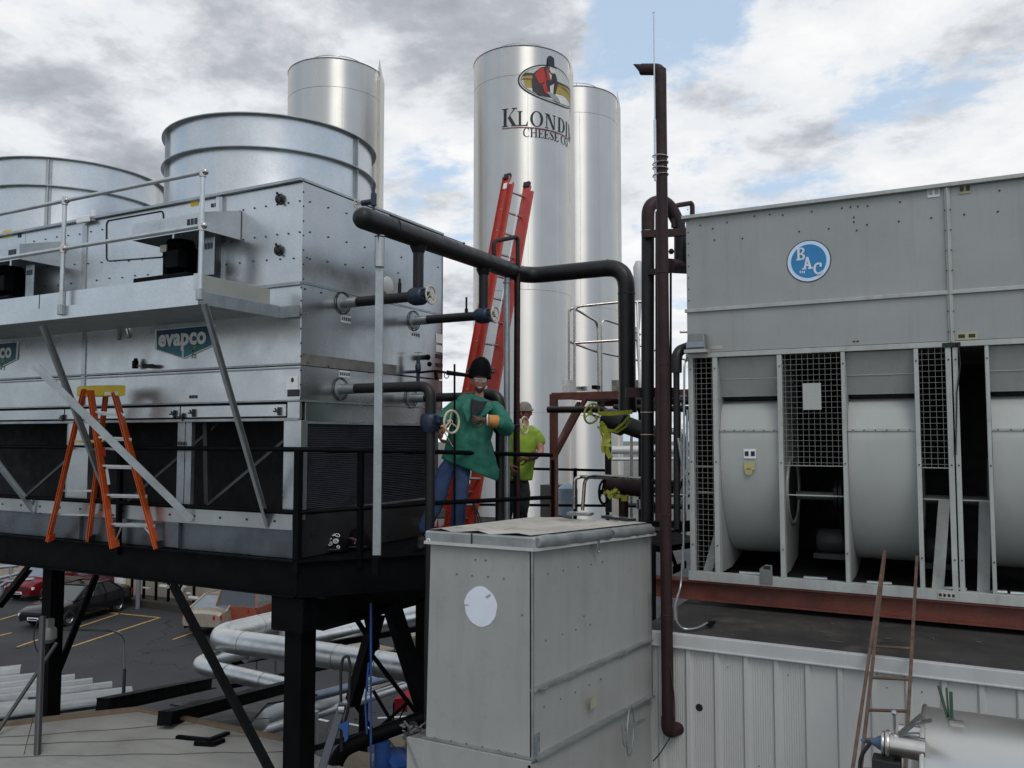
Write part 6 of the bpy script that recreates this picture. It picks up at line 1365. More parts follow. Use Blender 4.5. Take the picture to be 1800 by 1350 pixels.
# dark trusses carrying the pipe
tr_ = thing('pipe_truss', q(600,1200,17), 'dark steel truss carrying the silver insulated pipes', 'truss')
m = MB(); a, b = q(400,1165,18.4), q(760,1100,21.5); m.bar(a, b, .1, .14); m.bar(a-V(0,0,.5), b-V(0,0,.5), .1, .1); m.build('chord', BLK, tr_)
m = MB()
for k in range(12):
    t = (k+.5)/12; p = a.lerp(b, t); m.bar(p, p-V(0,0,.5), .03, .03)
m.build('hanger_rod', GALVD, tr_)
m = MB(); m.bar(q(440,1195,17.5)-V(0,0,.2), q(440,1195,17.5)-V(0,0,3), .15, .15); m.bar(q(640,1150,20), q(640,1150,20)-V(0,0,3.5), .15, .15); m.build('leg', BLK, tr_)
m = MB(); m.prism([q(560,1150,21)-V(0,0,0), q(640,1128,22), q(700,1140,21.5), q(600,1160,20.5)], (0,0,-.06)); o = m.build('tan_cover', mat('tan_cover_sheet', (.28,.24,.17), .7), None, loc=q(620,1145,21)); tag(o, 'tan sheet cover lying between the silver pipes', 'cover')
m = MB(); m.prism([q(700,1108,23), q(760,1092,24), q(760,1110,23.5), q(712,1122,22.5)], (0,0,-.06)); o = m.build('tan_cover', mat('tan_cover_sheet2', (.25,.22,.17), .7), None, loc=q(730,1108,23)); tag(o, 'small tan sheet behind the rising silver pipe at the grey box', 'cover')

# ================================================================== blue chain hoist strap and tool bag area
bs = thing('blue_strap', q(652,1200,8.4), 'blue lifting strap hanging straight down from the platform', 'strap')
m = MB(); m.bar(q(652,1060,8.4), q(652,1350,8.4), .020, .008, Ff); m.tube([q(648,1165,8.38), q(642,1240,8.38), q(645,1290,8.38)], .010, 6); m.build('webbing', BLUET, bs)
m = MB()
for py in (1195,1205,1215): m.ball(q(649,py,8.36), .012, 8)
m.build('buckle', STAIN, bs)
hs = thing('hose_reel_loop', q(610,1180,8.2), 'black cable loop hanging over a grey tube next to the blue strap', 'cable')
m = MB(); m.tube([q(600,1320,8.2), q(599,1180,8.2), q(603,1156,8.2), q(612,1153,8.2), q(616,1170,8.2), q(612,1250,8.2), q(606,1270,8.2)], .014, 8, bend=.06); m.build('cable', RUB, hs, True)
m = MB(); m.bar(q(603,1235,8.15), q(560,1370,7.9), .075, .05, Ff); m.build('grey_tube', mat('dark_grey_tube', (.05,.055,.065), .4, .3), hs, bevel=.005)
m = MB(); m.tube([q(596,1246,8.1), q(606,1246,8.1)], .04, 12); m.build('collar', GALVD, hs, True)
m = MB(); m.prism([q(592,1275,8.05), q(613,1268,8.05), q(611,1300,8.05), q(606,1305,8.05), q(603,1285,8.05)], Ff*.03); m.build('blue_rag', BLUET, hs)
m = MB(); c = q(672,1325,8.6); m.tube([c-V(0,0,.3), c+V(0,0,.12)], .08, 16); o = m.build('blue_drum', BLUET, None, True, loc=c); tag(o, 'blue plastic drum at the bottom beside the grey box skirt', 'drum')
m = MB(); m.prism([q(672,1315,8.7), q(700,1312,8.9), q(735,1320,8.9), q(728,1345,8.6), q(690,1350,8.5)], (0,0,-.03)); o = m.build('blue_tarp', BLUET, None, loc=q(700,1330,8.7)); tag(o, 'crumpled blue tarp lying beside the blue drum', 'tarp')
rc = thing('red_canopy', q(700,1242,14), 'small bright red folded canopy on thin legs in the yard', 'canopy')
m = MB(); a = q(692,1235,14); b = q(716,1235,14); m.add([a+V(0,0,.05), b+V(0,0,.08), b+V(.1,.4,-.05), a+V(-.05,.4,-.02), (a+b)/2+V(0,.2,.16), a-V(0,0,.14), b-V(0,0,.15)], [(0,1,4),(1,2,4),(2,3,4),(3,0,4),(0,5,6,1)]); m.build('cloth', mat('bright_red_cloth', (.50,.015,.03), .6), rc, solid=.01)
m = MB(); m.tube([a, a-V(0,0,.45)], .012, 6); m.tube([b, a-V(0,0,.45)], .012, 6); m.build('leg', BLK, rc)
m = MB(); m.prism([q(560,1345,11), q(620,1318,12.2), q(660,1325,12), q(650,1352,10.6), q(600,1380,10)], (0,0,-.06)); o = m.build('tan_board', mat('tan_board', (.24,.19,.12), .8), None, loc=q(610,1340,11)); tag(o, 'tan board lying low between the black column and the blue drum', 'board')
m = MB(); m.prism([q(676,1290,13), q(708,1280,13.6), q(712,1308,13), q(700,1318,12.5)], (0,0,-.05)); o = m.build('concrete_pad', mat('pad', (.25,.19,.13), .8), None, loc=q(695,1300,13)); tag(o, 'small brown pad behind the lower black pipe beam', 'pad')
m = MB(); c = q(725,1300,8.2); m.torus(c, Fr, .12, .045, 24, 10); o = m.build('black_hose_coil', RUB, None, True, loc=c); tag(o, 'black rubber coil tucked against the left side of the grey box skirt', 'hose')

# ================================================================== lamp on post at left + mast
lp = thing('yard_lamp', q(95,1110,10.2), 'small grey flood lamp with thin conduit fixed to the black column at the left', 'lamp')
m = MB(); c = q(86,1116,10.2); m.lathe([(0,.1),(.05,.1),(.085,.06),(.09,-.04),(.05,-.09),(0,-.1)], c, Z, 16); m.box(c.x-.04, c.x+.04, c.y-.04, c.y+.04, c.z+.09, c.z+.19); m.build('housing', mat('lamp_body', (.14,.14,.13), .4), lp, True)
m = MB(); m.tube([q(66,1090,10.2), q(58,1120,10.2), q(65,1148,10.2), q(85,1160,10.3)], .008, 6, bend=.08); m.build('wire', RUB, lp, True)
mp_ = thing('mast_pipe', q(68,1350,9.2), 'grey upright pipe mast with a diagonal stay in front of the off white roof', 'mast')
m = MB(); m.tube([q(75,1085,9.6), q(62,1420,8.4)], .034, 12); m.build('mast', mat('mast_grey', (.045,.048,.05), .5, .4), mp_, True); m = MB(); m.tube([q(100,1130,9.8), q(-10,1295,9.2)], .022, 10); m.build('stay', mat('stay_grey', (.05,.053,.05), .5, .4), mp_, True)
m = MB(); m.tube([q(60,1255,9), q(36,1350,8.6)], .004, 5); m.tube([q(50,1228,9.2), q(70,1226,9.2)], .012, 6); m.build('wire', RUB, mp_)
gk = thing('gooseneck_conduit', q(216,1220,12.6), 'thin pale gooseneck conduit arching over the asphalt to the corrugated roof edge', 'conduit')
m = MB(); m.tube([q(100,1107,12.0), q(204,1109,12.4), q(219,1120,12.6), q(219,1175,12.6)], .014, 8, bend=.25); m.build('arm', GALVS, gk, True); m = MB(); m.tube([q(219,1175,12.6), q(217,1222,12.6)], .026, 10); m.build('sleeve', mat('sleeve_grey', (.07,.075,.10), .4), gk, True)
for px, py, h in ((242,1070,1.15),):
    b_ = pZ(px, py, G); m = MB(); m.tube([b_, b_+V(0,0,h*1.35)], .10, 14); m.ball(b_+V(0,0,h*1.35), .10, 12); o = m.build('bollard', mat('bollard_grey', (.15,.16,.18), .5), None, True, loc=b_); tag(o, 'grey bollard standing at the far end of the marked bays', 'bollard')
# equipment racks by the beige wall
rk = thing('pipe_rack', pZ(275,1060,G), 'dark equipment rack full of pipes against the beige wall', 'rack')
o0 = pZ(225,1062,G); m = MB(); rnd = random.Random(4)
for k in range(6): x = o0.x+k*.8; m.bar((x, 26.2, G), (x, 26.2, G+2.9), .09, .09)
for z in (1.2, 2.1, 2.9): m.bar((o0.x, 26.2, G+z), (o0.x+4.2, 26.2, G+z), .09, .09)
m.build('frame', BLK, rk); m = MB()
for k in range(22): x = o0.x+rnd.uniform(0,4.2); z = G+rnd.uniform(.6,2.8); m.tube([(x, 26.0, z), (x+rnd.uniform(.2,.8), 26.0, z+rnd.choice([0,0,.4]))], rnd.uniform(.03,.09), 8)
m.build('fittings', FLASH, rk, True); m = MB(); m.box(o0.x-.2, o0.x+4.4, 25.8, 26.8, G, G+.3); m.build('base', mat('rack_base', (.03,.027,.02), .7), rk)
m = MB(); m.box(o0.x-4.5, o0.x-1.0, 25.4, 26.7, G+.3, G+.7); m.box(o0.x-4.5, o0.x-1.0, 25.3, 25.4, G+.7, G+1.1); o = m.build('loading_trailer', mat('trailer_dull', (.10,.085,.065), .7), None, loc=(o0.x-3,25,G)); tag(o, 'low dull flat trailer by the beige wall left of the rack', 'trailer')

# ================================================================== CARS
def car(name, label, cat, pos, head, L, Wd, H, body, prof, cab, wheel_x, van=False, glass=GLAS, lamp_front=True):
    t = thing(name, pos, label, cat, 'cars parked in the lot'); c, s = math.cos(head), math.sin(head); P = lambda x, y, z: V(pos.x+x*c-y*s, pos.y+x*s+y*c, pos.z+z)
    m = MB(); rows = []
    for x, zlo, zhi, w in prof:      # closed cross-section per station
        hw = w/2; sec = [(-hw*.93,zlo),(-hw,zlo+.12),(-hw,(zlo+zhi)/2),(-hw*.96,zhi-.06),(-hw*.82,zhi),(0,zhi+.025),(hw*.82,zhi),(hw*.96,zhi-.06),(hw,(zlo+zhi)/2),(hw,zlo+.12),(hw*.93,zlo)]
        rows.append([P(x, y, z) for y, z in sec])
    m.sheet(rows)
    for rw in (rows[0], rows[-1]): m.add(rw, [tuple(range(len(rw)))])
    b = m.build('body', body, t, True, ang=35)
    # cabin : lower loop and roof loop
    (xa, xb_, xc, xd, zl_, zh_) = cab; wl_, wr = Wd*.46, Wd*.37
    lo = [P(xa,-wl_,zl_), P(xd,-wl_,zl_), P(xd,wl_,zl_), P(xa,wl_,zl_)]; hi = [P(xb_,-wr,zh_), P(xc,-wr,zh_), P(xc,wr,zh_), P(xb_,wr,zh_)]
    m = MB(); m.add(lo+hi, [(0,1,5,4),(1,2,6,5),(2,3,7,6),(3,0,4,7)]); m.build('window_glass', glass, t)
    m = MB(); m.add([p+V(0,0,-.01) for p in hi]+[P((xb_+xc)/2,0,zh_+.05)], [(0,1,4),(1,2,4),(2,3,4),(3,0,4)])
    for i in range(4): m.bar(lo[i], hi[i], .07, .05)
    for i in range(4): m.bar(hi[i], hi[(i+1)%4], .07, .05)
    for f in ((.36,.64) if not van else (.35,.7)):
        for a, b_, c_, d_ in ((lo[0],lo[1],hi[0],hi[1]),(lo[3],lo[2],hi[3],hi[2])): m.bar(a.lerp(b_, f), c_.lerp(d_, f), .05, .07)
    m.build('roof', body, t, False)
    for wx in wheel_x:
        for sy in (-1, 1):
            m = MB(); cc = P(wx, sy*(Wd/2-.11), .32); axd = (P(0,sy,0)-P(0,0,0)); m.lathe([(.2,-.1),(.31,-.1),(.33,-.06),(.33,.07),(.31,.11),(.2,.11)], cc, axd, 20); w_o = m.build('wheel', RUB, t, True)
            m = MB(); m.lathe([(.21,.1),(.19,.07),(.05,.08),(0,.08)], cc, axd, 16); m.build('rim', GALVS, w_o, True)
    x0 = prof[-1][0]; zf = prof[-1][2]
    for sy in (-1, 1):
        m = MB(); m.bar(P(x0-.10, sy*Wd*.24, zf-.10), P(x0-.16, sy*Wd*.44, zf-.08), .16, .13); m.build('headlight', WHITE, t, bevel=.03)
        m = MB(); xr_ = prof[0][0]; m.bar(P(xr_+.03, sy*Wd*.28, prof[0][2]-.12), P(xr_+.1, sy*Wd*.46, prof[0][2]-.12), .1, .15); m.build('tail_light', mat('tail_red', (.3,.01,.01), .3) if 'tail_red' not in bpy.data.materials else bpy.data.materials['tail_red'], t)
        m = MB(); p = P(cab[3]-.35, sy*(Wd/2+.08), cab[4]+.1); m.ball(p, .09, 8, (1,1,.8)); m.build('mirror', body, t)
    m = MB(); m.bar(P(x0+.0, -.26, .42), P(x0+.0, .26, .42), .02, .12); m.build('number_plate', WHITE, t)
    m = MB(); m.bar(P(x0+.015, -.2, .42), P(x0+.015, .2, .42), .02, .05); m.build('print', INK, t)
    m = MB(); m.bar(P(x0-.02, -Wd*.3, .62), P(x0-.02, Wd*.3, .62), .05, .10); m.build('grille', INK, t)
    return t
def sedan(L, W_, H): return [(-L/2,.42,.88,W_*.86),(-L/2+.12,.28,.98,W_*.94),(-L*.33,.22,1.0,W_),(-L*.1,.2,.97,W_),(L*.12,.2,.96,W_),(L*.22,.2,.93,W_),(L*.38,.22,.84,W_*.97),(L/2-.12,.26,.74,W_*.88),(L/2,.34,.62,W_*.74)]
def place(pf_, pr_):   # front and rear pixels on the ground -> centre, heading
    a, b = pZ(*pf_, G), pZ(*pr_, G); return (a+b)/2, math.atan2((a-b).y, (a-b).x), (a-b).length
BLKCAR = mat('black_car_paint', (.008,.009,.012), .14, .2, .1, 4, spec=.8); REDCAR = mat('dark_red_car_paint', (.16,.006,.012), .18, .2, .1, 4); MARCAR = mat('maroon_paint', (.07,.008,.02), .2, .2)
BGECAR = mat('beige_car_paint', (.34,.29,.23), .25, .3, .08, 4); ORGCAR = mat('orange_car_paint', (.24,.065,.035), .35, .1, .1, 4)
c, h, _ = place((48,1110),(212,1064)); L = 4.75
car('parked_car', 'black sedan in the marked bays, second from the left, nose towards the camera', 'car', c, h, L, 1.8, 1.43, BLKCAR, sedan(L,1.8,1.43), (-L*.36,-L*.22,L*.06,L*.24,.93,1.41), (-1.4,1.45))
c2, h2, _ = place((26,1066),(150,1024)); c2 = c2
car('parked_car', 'dark red hatchback with pale windscreen parked left of the black sedan', 'car', c2, h+.02, 4.4, 1.75, 1.6, REDCAR, [(-2.2,.4,1.0,1.5),(-2.05,.28,1.05,1.65),(-1,.22,1.05,1.75),(.6,.2,1.02,1.75),(1.2,.2,1.0,1.72),(1.9,.26,.88,1.6),(2.2,.36,.7,1.4)], (-2.0,-1.6,.35,1.25,1.0,1.58), (-1.3,1.4), glass=GLASL)
c3 = pZ(140,1052,G)+V(0,1.5,0)
car('parked_car', 'maroon high roofed car behind the black column, beyond the black sedan', 'car', c3, h+.03, 4.7, 1.85, 1.75, MARCAR, [(-2.3,.4,1.1,1.7),(-1,.25,1.12,1.85),(1.0,.25,1.1,1.85),(1.5,.25,1.05,1.8),(2.3,.4,.85,1.5)], (-2.2,-2.0,.5,1.2,1.08,1.75), (-1.4,1.45))
c4, h4, _ = place((372,1100),(470,1062))
car('parked_car', 'beige sedan with its boot towards the camera, left of the orange car', 'car', pZ(410,1098,G), h4+math.pi, 4.6, 1.8, 1.4, BGECAR, sedan(4.6,1.8,1.4), (-1.9,-.95,.35,1.15,.93,1.38), (-1.4,1.4), glass=GLASL)
c5, h5, _ = place((408,1110),(520,1068))
car('parked_car', 'boxy orange red van with dark windows partly hidden behind the silver pipe', 'van', pZ(466,1094,G), h4+math.pi, 4.7, 1.85, 1.9, ORGCAR, [(-2.3,.35,1.05,1.75),(-2.1,.25,1.1,1.85),(1.4,.25,1.08,1.85),(2.2,.3,.95,1.7),(2.4,.4,.7,1.5)], (-2.25,-2.0,.9,1.5,1.05,1.92), (-1.5,1.5), van=True)
c6 = pZ(10,1030,G)+V(-4,3.5,0)
# ladder-like railing at far left
fr = thing('yard_railing', pZ(5,1040,G), 'pale tubular railing at the far left above the dark red hatchback', 'railing')
for a, b in (((-30,1000),(33,994)),((-30,1024),(33,1008)),((20,994),(20,1020)),((0,1062),(2,1030)),((2,1030),(14,1022)),((14,1022),(60,1018))):
    m = MB(); m.tube([q(*a, 24), q(*b, 24)], .05, 8); m.build('rail', GALVS, fr, True)
# ================================================================== PEOPLE
def skinned(name, joints, edges, mt, parent, sub=2, root=0):
    """joints: list of (point, radius or (rx, ry)); one continuous surface grown from the skeleton"""
    me = bpy.data.meshes.new(name); off = WL.get(parent.name, V(0,0,0))
    me.from_pydata([tuple(Vector(p)-off) for p, r in joints], edges, []); o = bpy.data.objects.new(name, me); col.objects.link(o)
    md = o.modifiers.new('skin', 'SKIN'); md.use_smooth_shade = True; md.branch_smoothing = .6
    if not me.skin_vertices: 
        bm = bmesh.new(); bm.from_mesh(me); bm.verts.layers.skin.verify(); bm.to_mesh(me); bm.free()
    for i, (p, r) in enumerate(joints):
        sv = me.skin_vertices[0].data[i]; sv.radius = r if isinstance(r, tuple) else (r, r); sv.use_root = (i == root)
    ms = o.modifiers.new('sub', 'SUBSURF'); ms.levels = sub; ms.render_levels = sub
    dg = bpy.context.evaluated_depsgraph_get(); me2 = bpy.data.meshes.new_from_object(o.evaluated_get(dg)); bpy.data.objects.remove(o)
    o = bpy.data.objects.new(name, me2); col.objects.link(o); me2.materials.clear(); me2.materials.append(mt)
    for p in me2.polygons: p.use_smooth = True
    o.parent = parent; WL[o.name] = off; return o
def wrinkle(o, amp, sc, seed=0):
    for v in o.data.vertices:
        n_ = v.normal; k = noise.noise(Vector((v.co.x*sc+seed, v.co.y*sc, v.co.z*sc*.7)))+.5*noise.noise(Vector((v.co.x*sc*2.3, v.co.y*sc*2.3+seed, v.co.z*sc*1.4)))
        v.co += n_*k*amp
def hand(c, d, up, par, mt, s=1.0, curl=.6):
    """palm + four fingers + thumb as one skinned surface"""
    d = d.normalized(); up = up.normalized(); sd = d.cross(up).normalized()
    J = [(c-d*.05*s, (.026*s,.022*s)), (c, (.038*s,.02*s)), (c+d*.045*s, (.042*s,.018*s))]; E = [(0,1),(1,2)]
    for k, (o_, l) in enumerate(((-.030,.062),(-.010,.074),(.011,.070),(.031,.055))):
        b = c+d*.06*s+sd*o_*s; n = len(J); J += [(b, .0105*s), (b+(d*.6-up*curl*.5)*l*.55*s, .0095*s), (b+(d*.5-up*curl*1.3)*l*s, .0085*s)]; E += [(2,n),(n,n+1),(n+1,n+2)]
    n = len(J); b = c-sd*.036*s; J += [(b+d*.0*s, .012*s), (b-sd*.025*s+d*.03*s, .0105*s), (b-sd*.025*s+d*.055*s-up*.02*s, .009*s)]; E += [(1,n),(n,n+1),(n+1,n+2)]
    return skinned('glove' if mt is not SKIN else 'hand', J, E, mt, par, 2, 1)
def head(c, face, up, s, par, skin=SKIN):
    """c centre of head; face direction; one mesh with brow, nose, mouth, chin and ears"""
    f = face.normalized(); up = (up-f*up.dot(f)).normalized(); sd = f.cross(up).normalized()
    m = MB(); nu, nv = 32, 26; rows = []
    for i in range(nv+1):
        th = math.pi*i/nv; z = math.cos(th); row = []
        for k in range(nu+1):
            ph = 2*math.pi*k/nu; x = math.sin(th)*math.cos(ph); y = math.sin(th)*math.sin(ph)   # x forward, y side
            w, dpt, hgt = .076, .098, .118
            if z < 0: w *= 1-.30*(-z)**1.3; dpt *= 1-.10*(-z)
            X = x*dpt; Y = y*w; Zz = z*hgt
            if x > 0:
                g = lambda y0, z0, sy, sz: math.exp(-((Y-y0)/sy)**2-((Zz-z0)/sz)**2)
                X += .026*g(0,-.018,.012,.020)+.012*g(0,.008,.010,.02)     # nose
                X -= .011*(g(.030,.012,.017,.014)+g(-.030,.012,.017,.014))   # eye sockets
                X += .006*(g(.03,.036,.03,.01)+g(-.03,.036,.03,.01))         # brow
                X += .006*g(0,-.052,.024,.006)+.006*g(0,-.066,.020,.006)-.006*g(0,-.059,.026,.003)   # lips
                X += .012*g(0,-.092,.02,.016)                                # chin
                X += .006*(g(.045,-.02,.018,.02)+g(-.045,-.02,.018,.02))
            row.append(c+(f*X+sd*Y+up*Zz)*s)
        rows.append(row)
    m.sheet(rows)
    for sg in (-1, 1):
        m.ball(c+(f*-.005+sd*sg*.078+up*-.005)*s, .022*s, 10, (.9,.6,1.4))
    h_ = m.build('head', skin, par, True, ang=180)
    m = MB()
    for sg in (-1, 1): m.ball(c+(f*.083+sd*sg*.030+up*.012)*s, .0105*s, 8)
    m.build('eye', WHITE, h_, True); m = MB()
    for sg in (-1, 1): m.ball(c+(f*.091+sd*sg*.030+up*.012)*s, .0045*s, 8)
    m.build('iris', INK, h_, True)
    return h_, f, sd, up
# ---------------- welder in the green jacket
DW = 8.85; w = lambda px, py, d=DW: pD(px, py, d)
wd = thing('person', V(*w(795,940)[:2], ZD), 'laughing man in green welding jacket and black raised welding helmet leaning on the pipes', 'person')
ft1, ft2 = V(*w(742,950,8.8)[:2], ZD+.04), V(*w(803,950,8.9)[:2], ZD+.04)
pel = w(800,806); che = w(834,735); nek = w(842,700); hd = w(843,671, DW-.02)
shL, shR = w(806,712,DW+.02), w(872,716,DW-.05)
elL, haL = w(780,738,DW-.1), w(774,752,DW-.35)
elR, haR = w(893,757,DW-.20), w(858,738,DW-.42)
J = [(pel,(.12,.09)), (pel.lerp(che,.5),(.13,.10)), (che,(.17,.12)), (che.lerp(nek,.6),(.12,.09)), (nek,(.055,.055)), (w(843,684),(.055,.06)),
     (shL,.062),(elL,.047),(haL,.032), (shR,.062),(elR,.047),(haR,.032),
     (pel+Fr*-.09+V(0,0,-.10),.07),(w(772,872,DW-.08),.05), (pel+Fr*.08+V(0,0,-.10),.07),(w(808,872,DW-.05),.05)]
E = [(0,1),(1,2),(2,3),(3,4),(4,5),(3,6),(6,7),(7,8),(3,9),(9,10),(10,11),(0,12),(12,13),(0,14),(14,15)]
skinned('body', J, E, SKIN, wd)
face = (-Ff*1.0+Fr*.12+V(0,0,-.05)).normalized(); hup = (Z+Fr*.06).normalized()
h_, f_, sd_, up_ = head(hd, face, hup, 1.04, wd)
m = MB()    # beard and smile
rows = []
for i in range(7):
    z = -.062-.012*i*.75; rows.append([hd+(f_*(.088*math.cos(a)*(1-.035*i)+.012)+sd_*math.sin(a)*.066*(1-.055*i)+up_*(z+.045*abs(math.sin(a))**2.2))*1.04 for a in [R(-75+150*k/14) for k in range(15)]])
m.sheet(rows[2:]); m.build('beard', HAIR, wd, True)
m = MB(); m.bar(hd+f_*.108+up_*-.060-sd_*.022, hd+f_*.108+up_*-.060+sd_*.022, .006, .011, f_); m.build('teeth', WHITE, wd, bevel=.003)
m = MB()    # safety glasses
for sg in (-1, 1): m.prism([hd+f_*.105+sd_*sg*x+up_*z for x, z in ((.006,.028),(.056,.028),(.060,.004),(.046,-.008),(.016,-.008))], f_*.003)
m.build('safety_glasses', mat('clear_lens', (.25,.2,.2), .05, 0, .1, 5, spec=1), wd)
m = MB(); m.bar(hd+f_*.108-sd_*.062+up_*.030, hd+f_*.108+sd_*.062+up_*.030, .006, .010, f_); m.build('glasses_bar', WHITEP, wd)
m = MB(); m.torus(hd+up_*.066, up_+f_*-.15, .088, .012, 28, 8); m.build('headband', mat('pale_headband', (.22,.17,.14), .8), wd, True)
hc = hd+up_*.135+f_*.01      # raised helmet
m = MB(); rows = []
for i in range(11):
    t = i/10; ang = t*math.pi*.5; rr = .128*math.cos(ang*.96)**.6; z = -.095+.205*math.sin(ang)
    rows.append([hc+f_*math.cos(a)*rr*1.08+sd_*math.sin(a)*rr*(.95)+up_*(z+.02*math.cos(a)) for a in [2*math.pi*k/28 for k in range(29)]])
m.sheet(rows); hm_ = m.build('welding_helmet', BLK, wd, True); m = MB(); m.box(0,0,0,0,0,0) if False else m.bar(hc+f_*.06+up_*.085-sd_*.05, hc+f_*.06+up_*.085+sd_*.05, .05, .03, f_); m.ball(hc-sd_*.13+up_*-.02, .022, 8); m.ball(hc+sd_*.13+up_*-.02, .022, 8); m.build('helmet_window', GLAS, hm_)
# t-shirt triangle
m = MB(); m.tube([nek-V(0,0,.02)+Ff*.0, che+V(0,0,.04)-Ff*.03], .1, 16, rr=[.062,.13]); m.build('tshirt', SHIRT, wd, True)
# jacket: loft of closed rings along the leaning torso, open at the bottom
def loft(rings, mt, par, name, n=40, amp=.012, sc=9, seed=0):
    m = MB(); rows = []
    for c, ax, rx, ry, tw in rings:
        ax = Vector(ax).normalized(); x = (Fr-ax*Fr.dot(ax)).normalized(); y = ax.cross(x)
        rows.append([c+x*rx*math.cos(a)+y*ry*math.sin(a) for a in [2*math.pi*k/n for k in range(n+1)]])
    # densify between rings
    R2 = []
    for a, b in zip(rows, rows[1:]):
        for j in range(5): R2.append([p.lerp(q_, j/5) for p, q_ in zip(a, b)])
    R2.append(rows[-1]); m.sheet(R2); o = m.build(name, mt, par, True, ang=180); wrinkle(o, amp, sc, seed); 
    md = o.modifiers.new('solid', 'SOLIDIFY'); md.thickness = .006; return o
axj = (nek-pel).normalized()
loft([(w(826,826), axj, .30, .17, 0), (w(830,808), axj, .30, .175, 0), (w(826,785), axj, .255, .17, 0), (w(828,760), axj, .225, .165, 0), (w(834,735), axj, .215, .16, 0), (w(838,716), axj, .215, .14, 0), (w(841,703), axj, .15, .11, 0), (w(842,697), axj, .085, .085, 0)], JACK, wd, 'jacket', amp=.034, sc=6.5, seed=2)
wrinkle(wd.children[-1] if wd.children[-1].name.startswith('jacket') else bpy.data.objects['jacket'], .014, 17, 9)
o = skinned('sleeve', [(w(816,710),.09),(w(797,720,DW-.03),.095),(elL,.088),(haL+V(0,0,.0),.068)], [(0,1),(1,2),(2,3)], JACK, wd); wrinkle(o, .012, 14, 1)
o = skinned('sleeve', [(w(862,712,DW-.02),.088),(w(880,730,DW-.12),.092),(elR,.085),(w(880,745,DW-.34),.075),(w(872,741,DW-.42),.062)], [(0,1),(1,2),(2,3),(3,4)], JACK, wd); wrinkle(o, .014, 14, 4)
# lapels
m = MB(); m.add([w(829,701,DW-.20), w(827,716,DW-.265), w(831,734,DW-.27), w(846,722,DW-.265), w(856,705,DW-.2), w(843,706,DW-.16)], [(0,1,2,5),(2,3,4,5)]); m.build('shirt_front', SHIRT, wd, solid=.004)
m = MB(); m.add([w(822,700,DW-.17), w(812,716,DW-.21), w(822,742,DW-.24), w(830,724,DW-.22), w(831,706,DW-.18)], [(0,1,2,3,4)]); m.add([w(858,702,DW-.17), w(868,716,DW-.21), w(836,742,DW-.24), w(831,732,DW-.22), w(852,712,DW-.2)], [(0,1,2,3,4)]); m.build('lapel', JACK, wd, solid=.008)
# cuffed glove on chest hand
m = MB(); m.tube([w(873,741,DW-.42), w(857,738,DW-.46)], .06, 18, rr=[.066,.052]); m.build('glove_cuff', LEATH, wd, True); m = MB(); m.torus(w(857,738,DW-.46), Fr, .052, .008, 20, 6); m.build('cuff_band', WHITE, wd, True)
hand(w(848,737,DW-.47), -Fr+V(0,0,-.1), -Ff, wd, LEATD, 1.15, .8)
m = MB(); m.tube([haL+Fr*.0, w(776,757,DW-.42)], .05, 14, rr=[.055,.045]); m.build('glove_cuff', LEATH, wd, True); hand(w(774,760,DW-.45), V(0,0,-1)-Ff*.3, -Fr, wd, LEATD, 1.1, .8)
m = MB(); m.bar(w(777,752,8.7), w(796,785,8.7), .008, .008); o = m.build('welding_rod', STAIN, None, loc=w(780,760,8.7)); tag(o, 'short pale welding rod held at the hip of the man in the green jacket', 'welding rod')
# jeans and boots
o = skinned('jeans', [(pel+V(0,0,.06),(.155,.125)),(pel,(.165,.13)),(pel+Fr*-.09+V(0,0,-.08),.115),(w(772,872,DW-.08),.088),(ft1+V(0,0,.10),.075),(pel+Fr*.09+V(0,0,-.08),.115),(w(808,872,DW-.05),.088),(ft2+V(0,0,.10),.075)], [(0,1),(1,2),(2,3),(3,4),(1,5),(5,6),(6,7)], JEAN, wd, root=1); wrinkle(o, .010, 13, 6)
for ft in (ft1, ft2): skinned('boot', [(ft+V(0,0,.10),.058),(ft+V(0,0,.02),.055),(ft-Ff*.12+V(0,0,-.005),.045),(ft-Ff*.19+V(0,0,-.005),.035)], [(0,1),(1,2),(2,3)], RUB, wd)

# ---------------- second worker, lime shirt
D2 = 10.1; w2 = lambda px, py, d=D2: pD(918+(px+5-918)*1.08, py-2, d)
w_2 = thing('person', V(*w2(905,930)[:2], ZD), 'man in lime green t-shirt and grey cap standing behind the black posts', 'person')
pe = w2(903,838); ch = w2(912,775); nk = w2(916,748); hh = w2(917,727)
f1, f2 = V(*w2(886,935)[:2], ZD+.04), V(*w2(912,935,D2+.15)[:2], ZD+.04)
J = [(pe,(.14,.11)), (pe.lerp(ch,.5),(.15,.115)), (ch,(.175,.12)), (ch.lerp(nk,.65),(.12,.08)), (nk,.055), (w2(917,738),.055),
     (w2(890,768),.06),(w2(880,805,D2-.1),.045),(w2(893,822,D2-.3),.03), (w2(938,768),.062),(w2(944,798,D2-.05),.046),(w2(926,806,D2-.28),.033),
     (pe+Fr*-.09+V(0,0,-.09),.07),(w2(890,885,D2-.05),.05),(pe+Fr*.09+V(0,0,-.09),.07),(w2(914,885),.05)]
skinned('body', J, E, SKIN, w_2)
face2 = (-Ff+Fr*-.45+V(0,0,-.12)).normalized(); h2_, fa, sa, ua = head(hh, face2, Z+Fr*.05, 1.0, w_2, mat('sunburnt_skin', (.36,.11,.07), .55))
m = MB(); rows = []
for i in range(8):
    a_ = i/7*math.pi/2; rows.append([hh+fa*math.cos(t)*.106*math.cos(a_)**.8+sa*math.sin(t)*.088*math.cos(a_)**.8+ua*(.022+.108*math.sin(a_)) for t in [2*math.pi*k/24 for k in range(25)]])
m.sheet(rows); cp_ = m.build('cap', CAPM, w_2, True, ang=180)
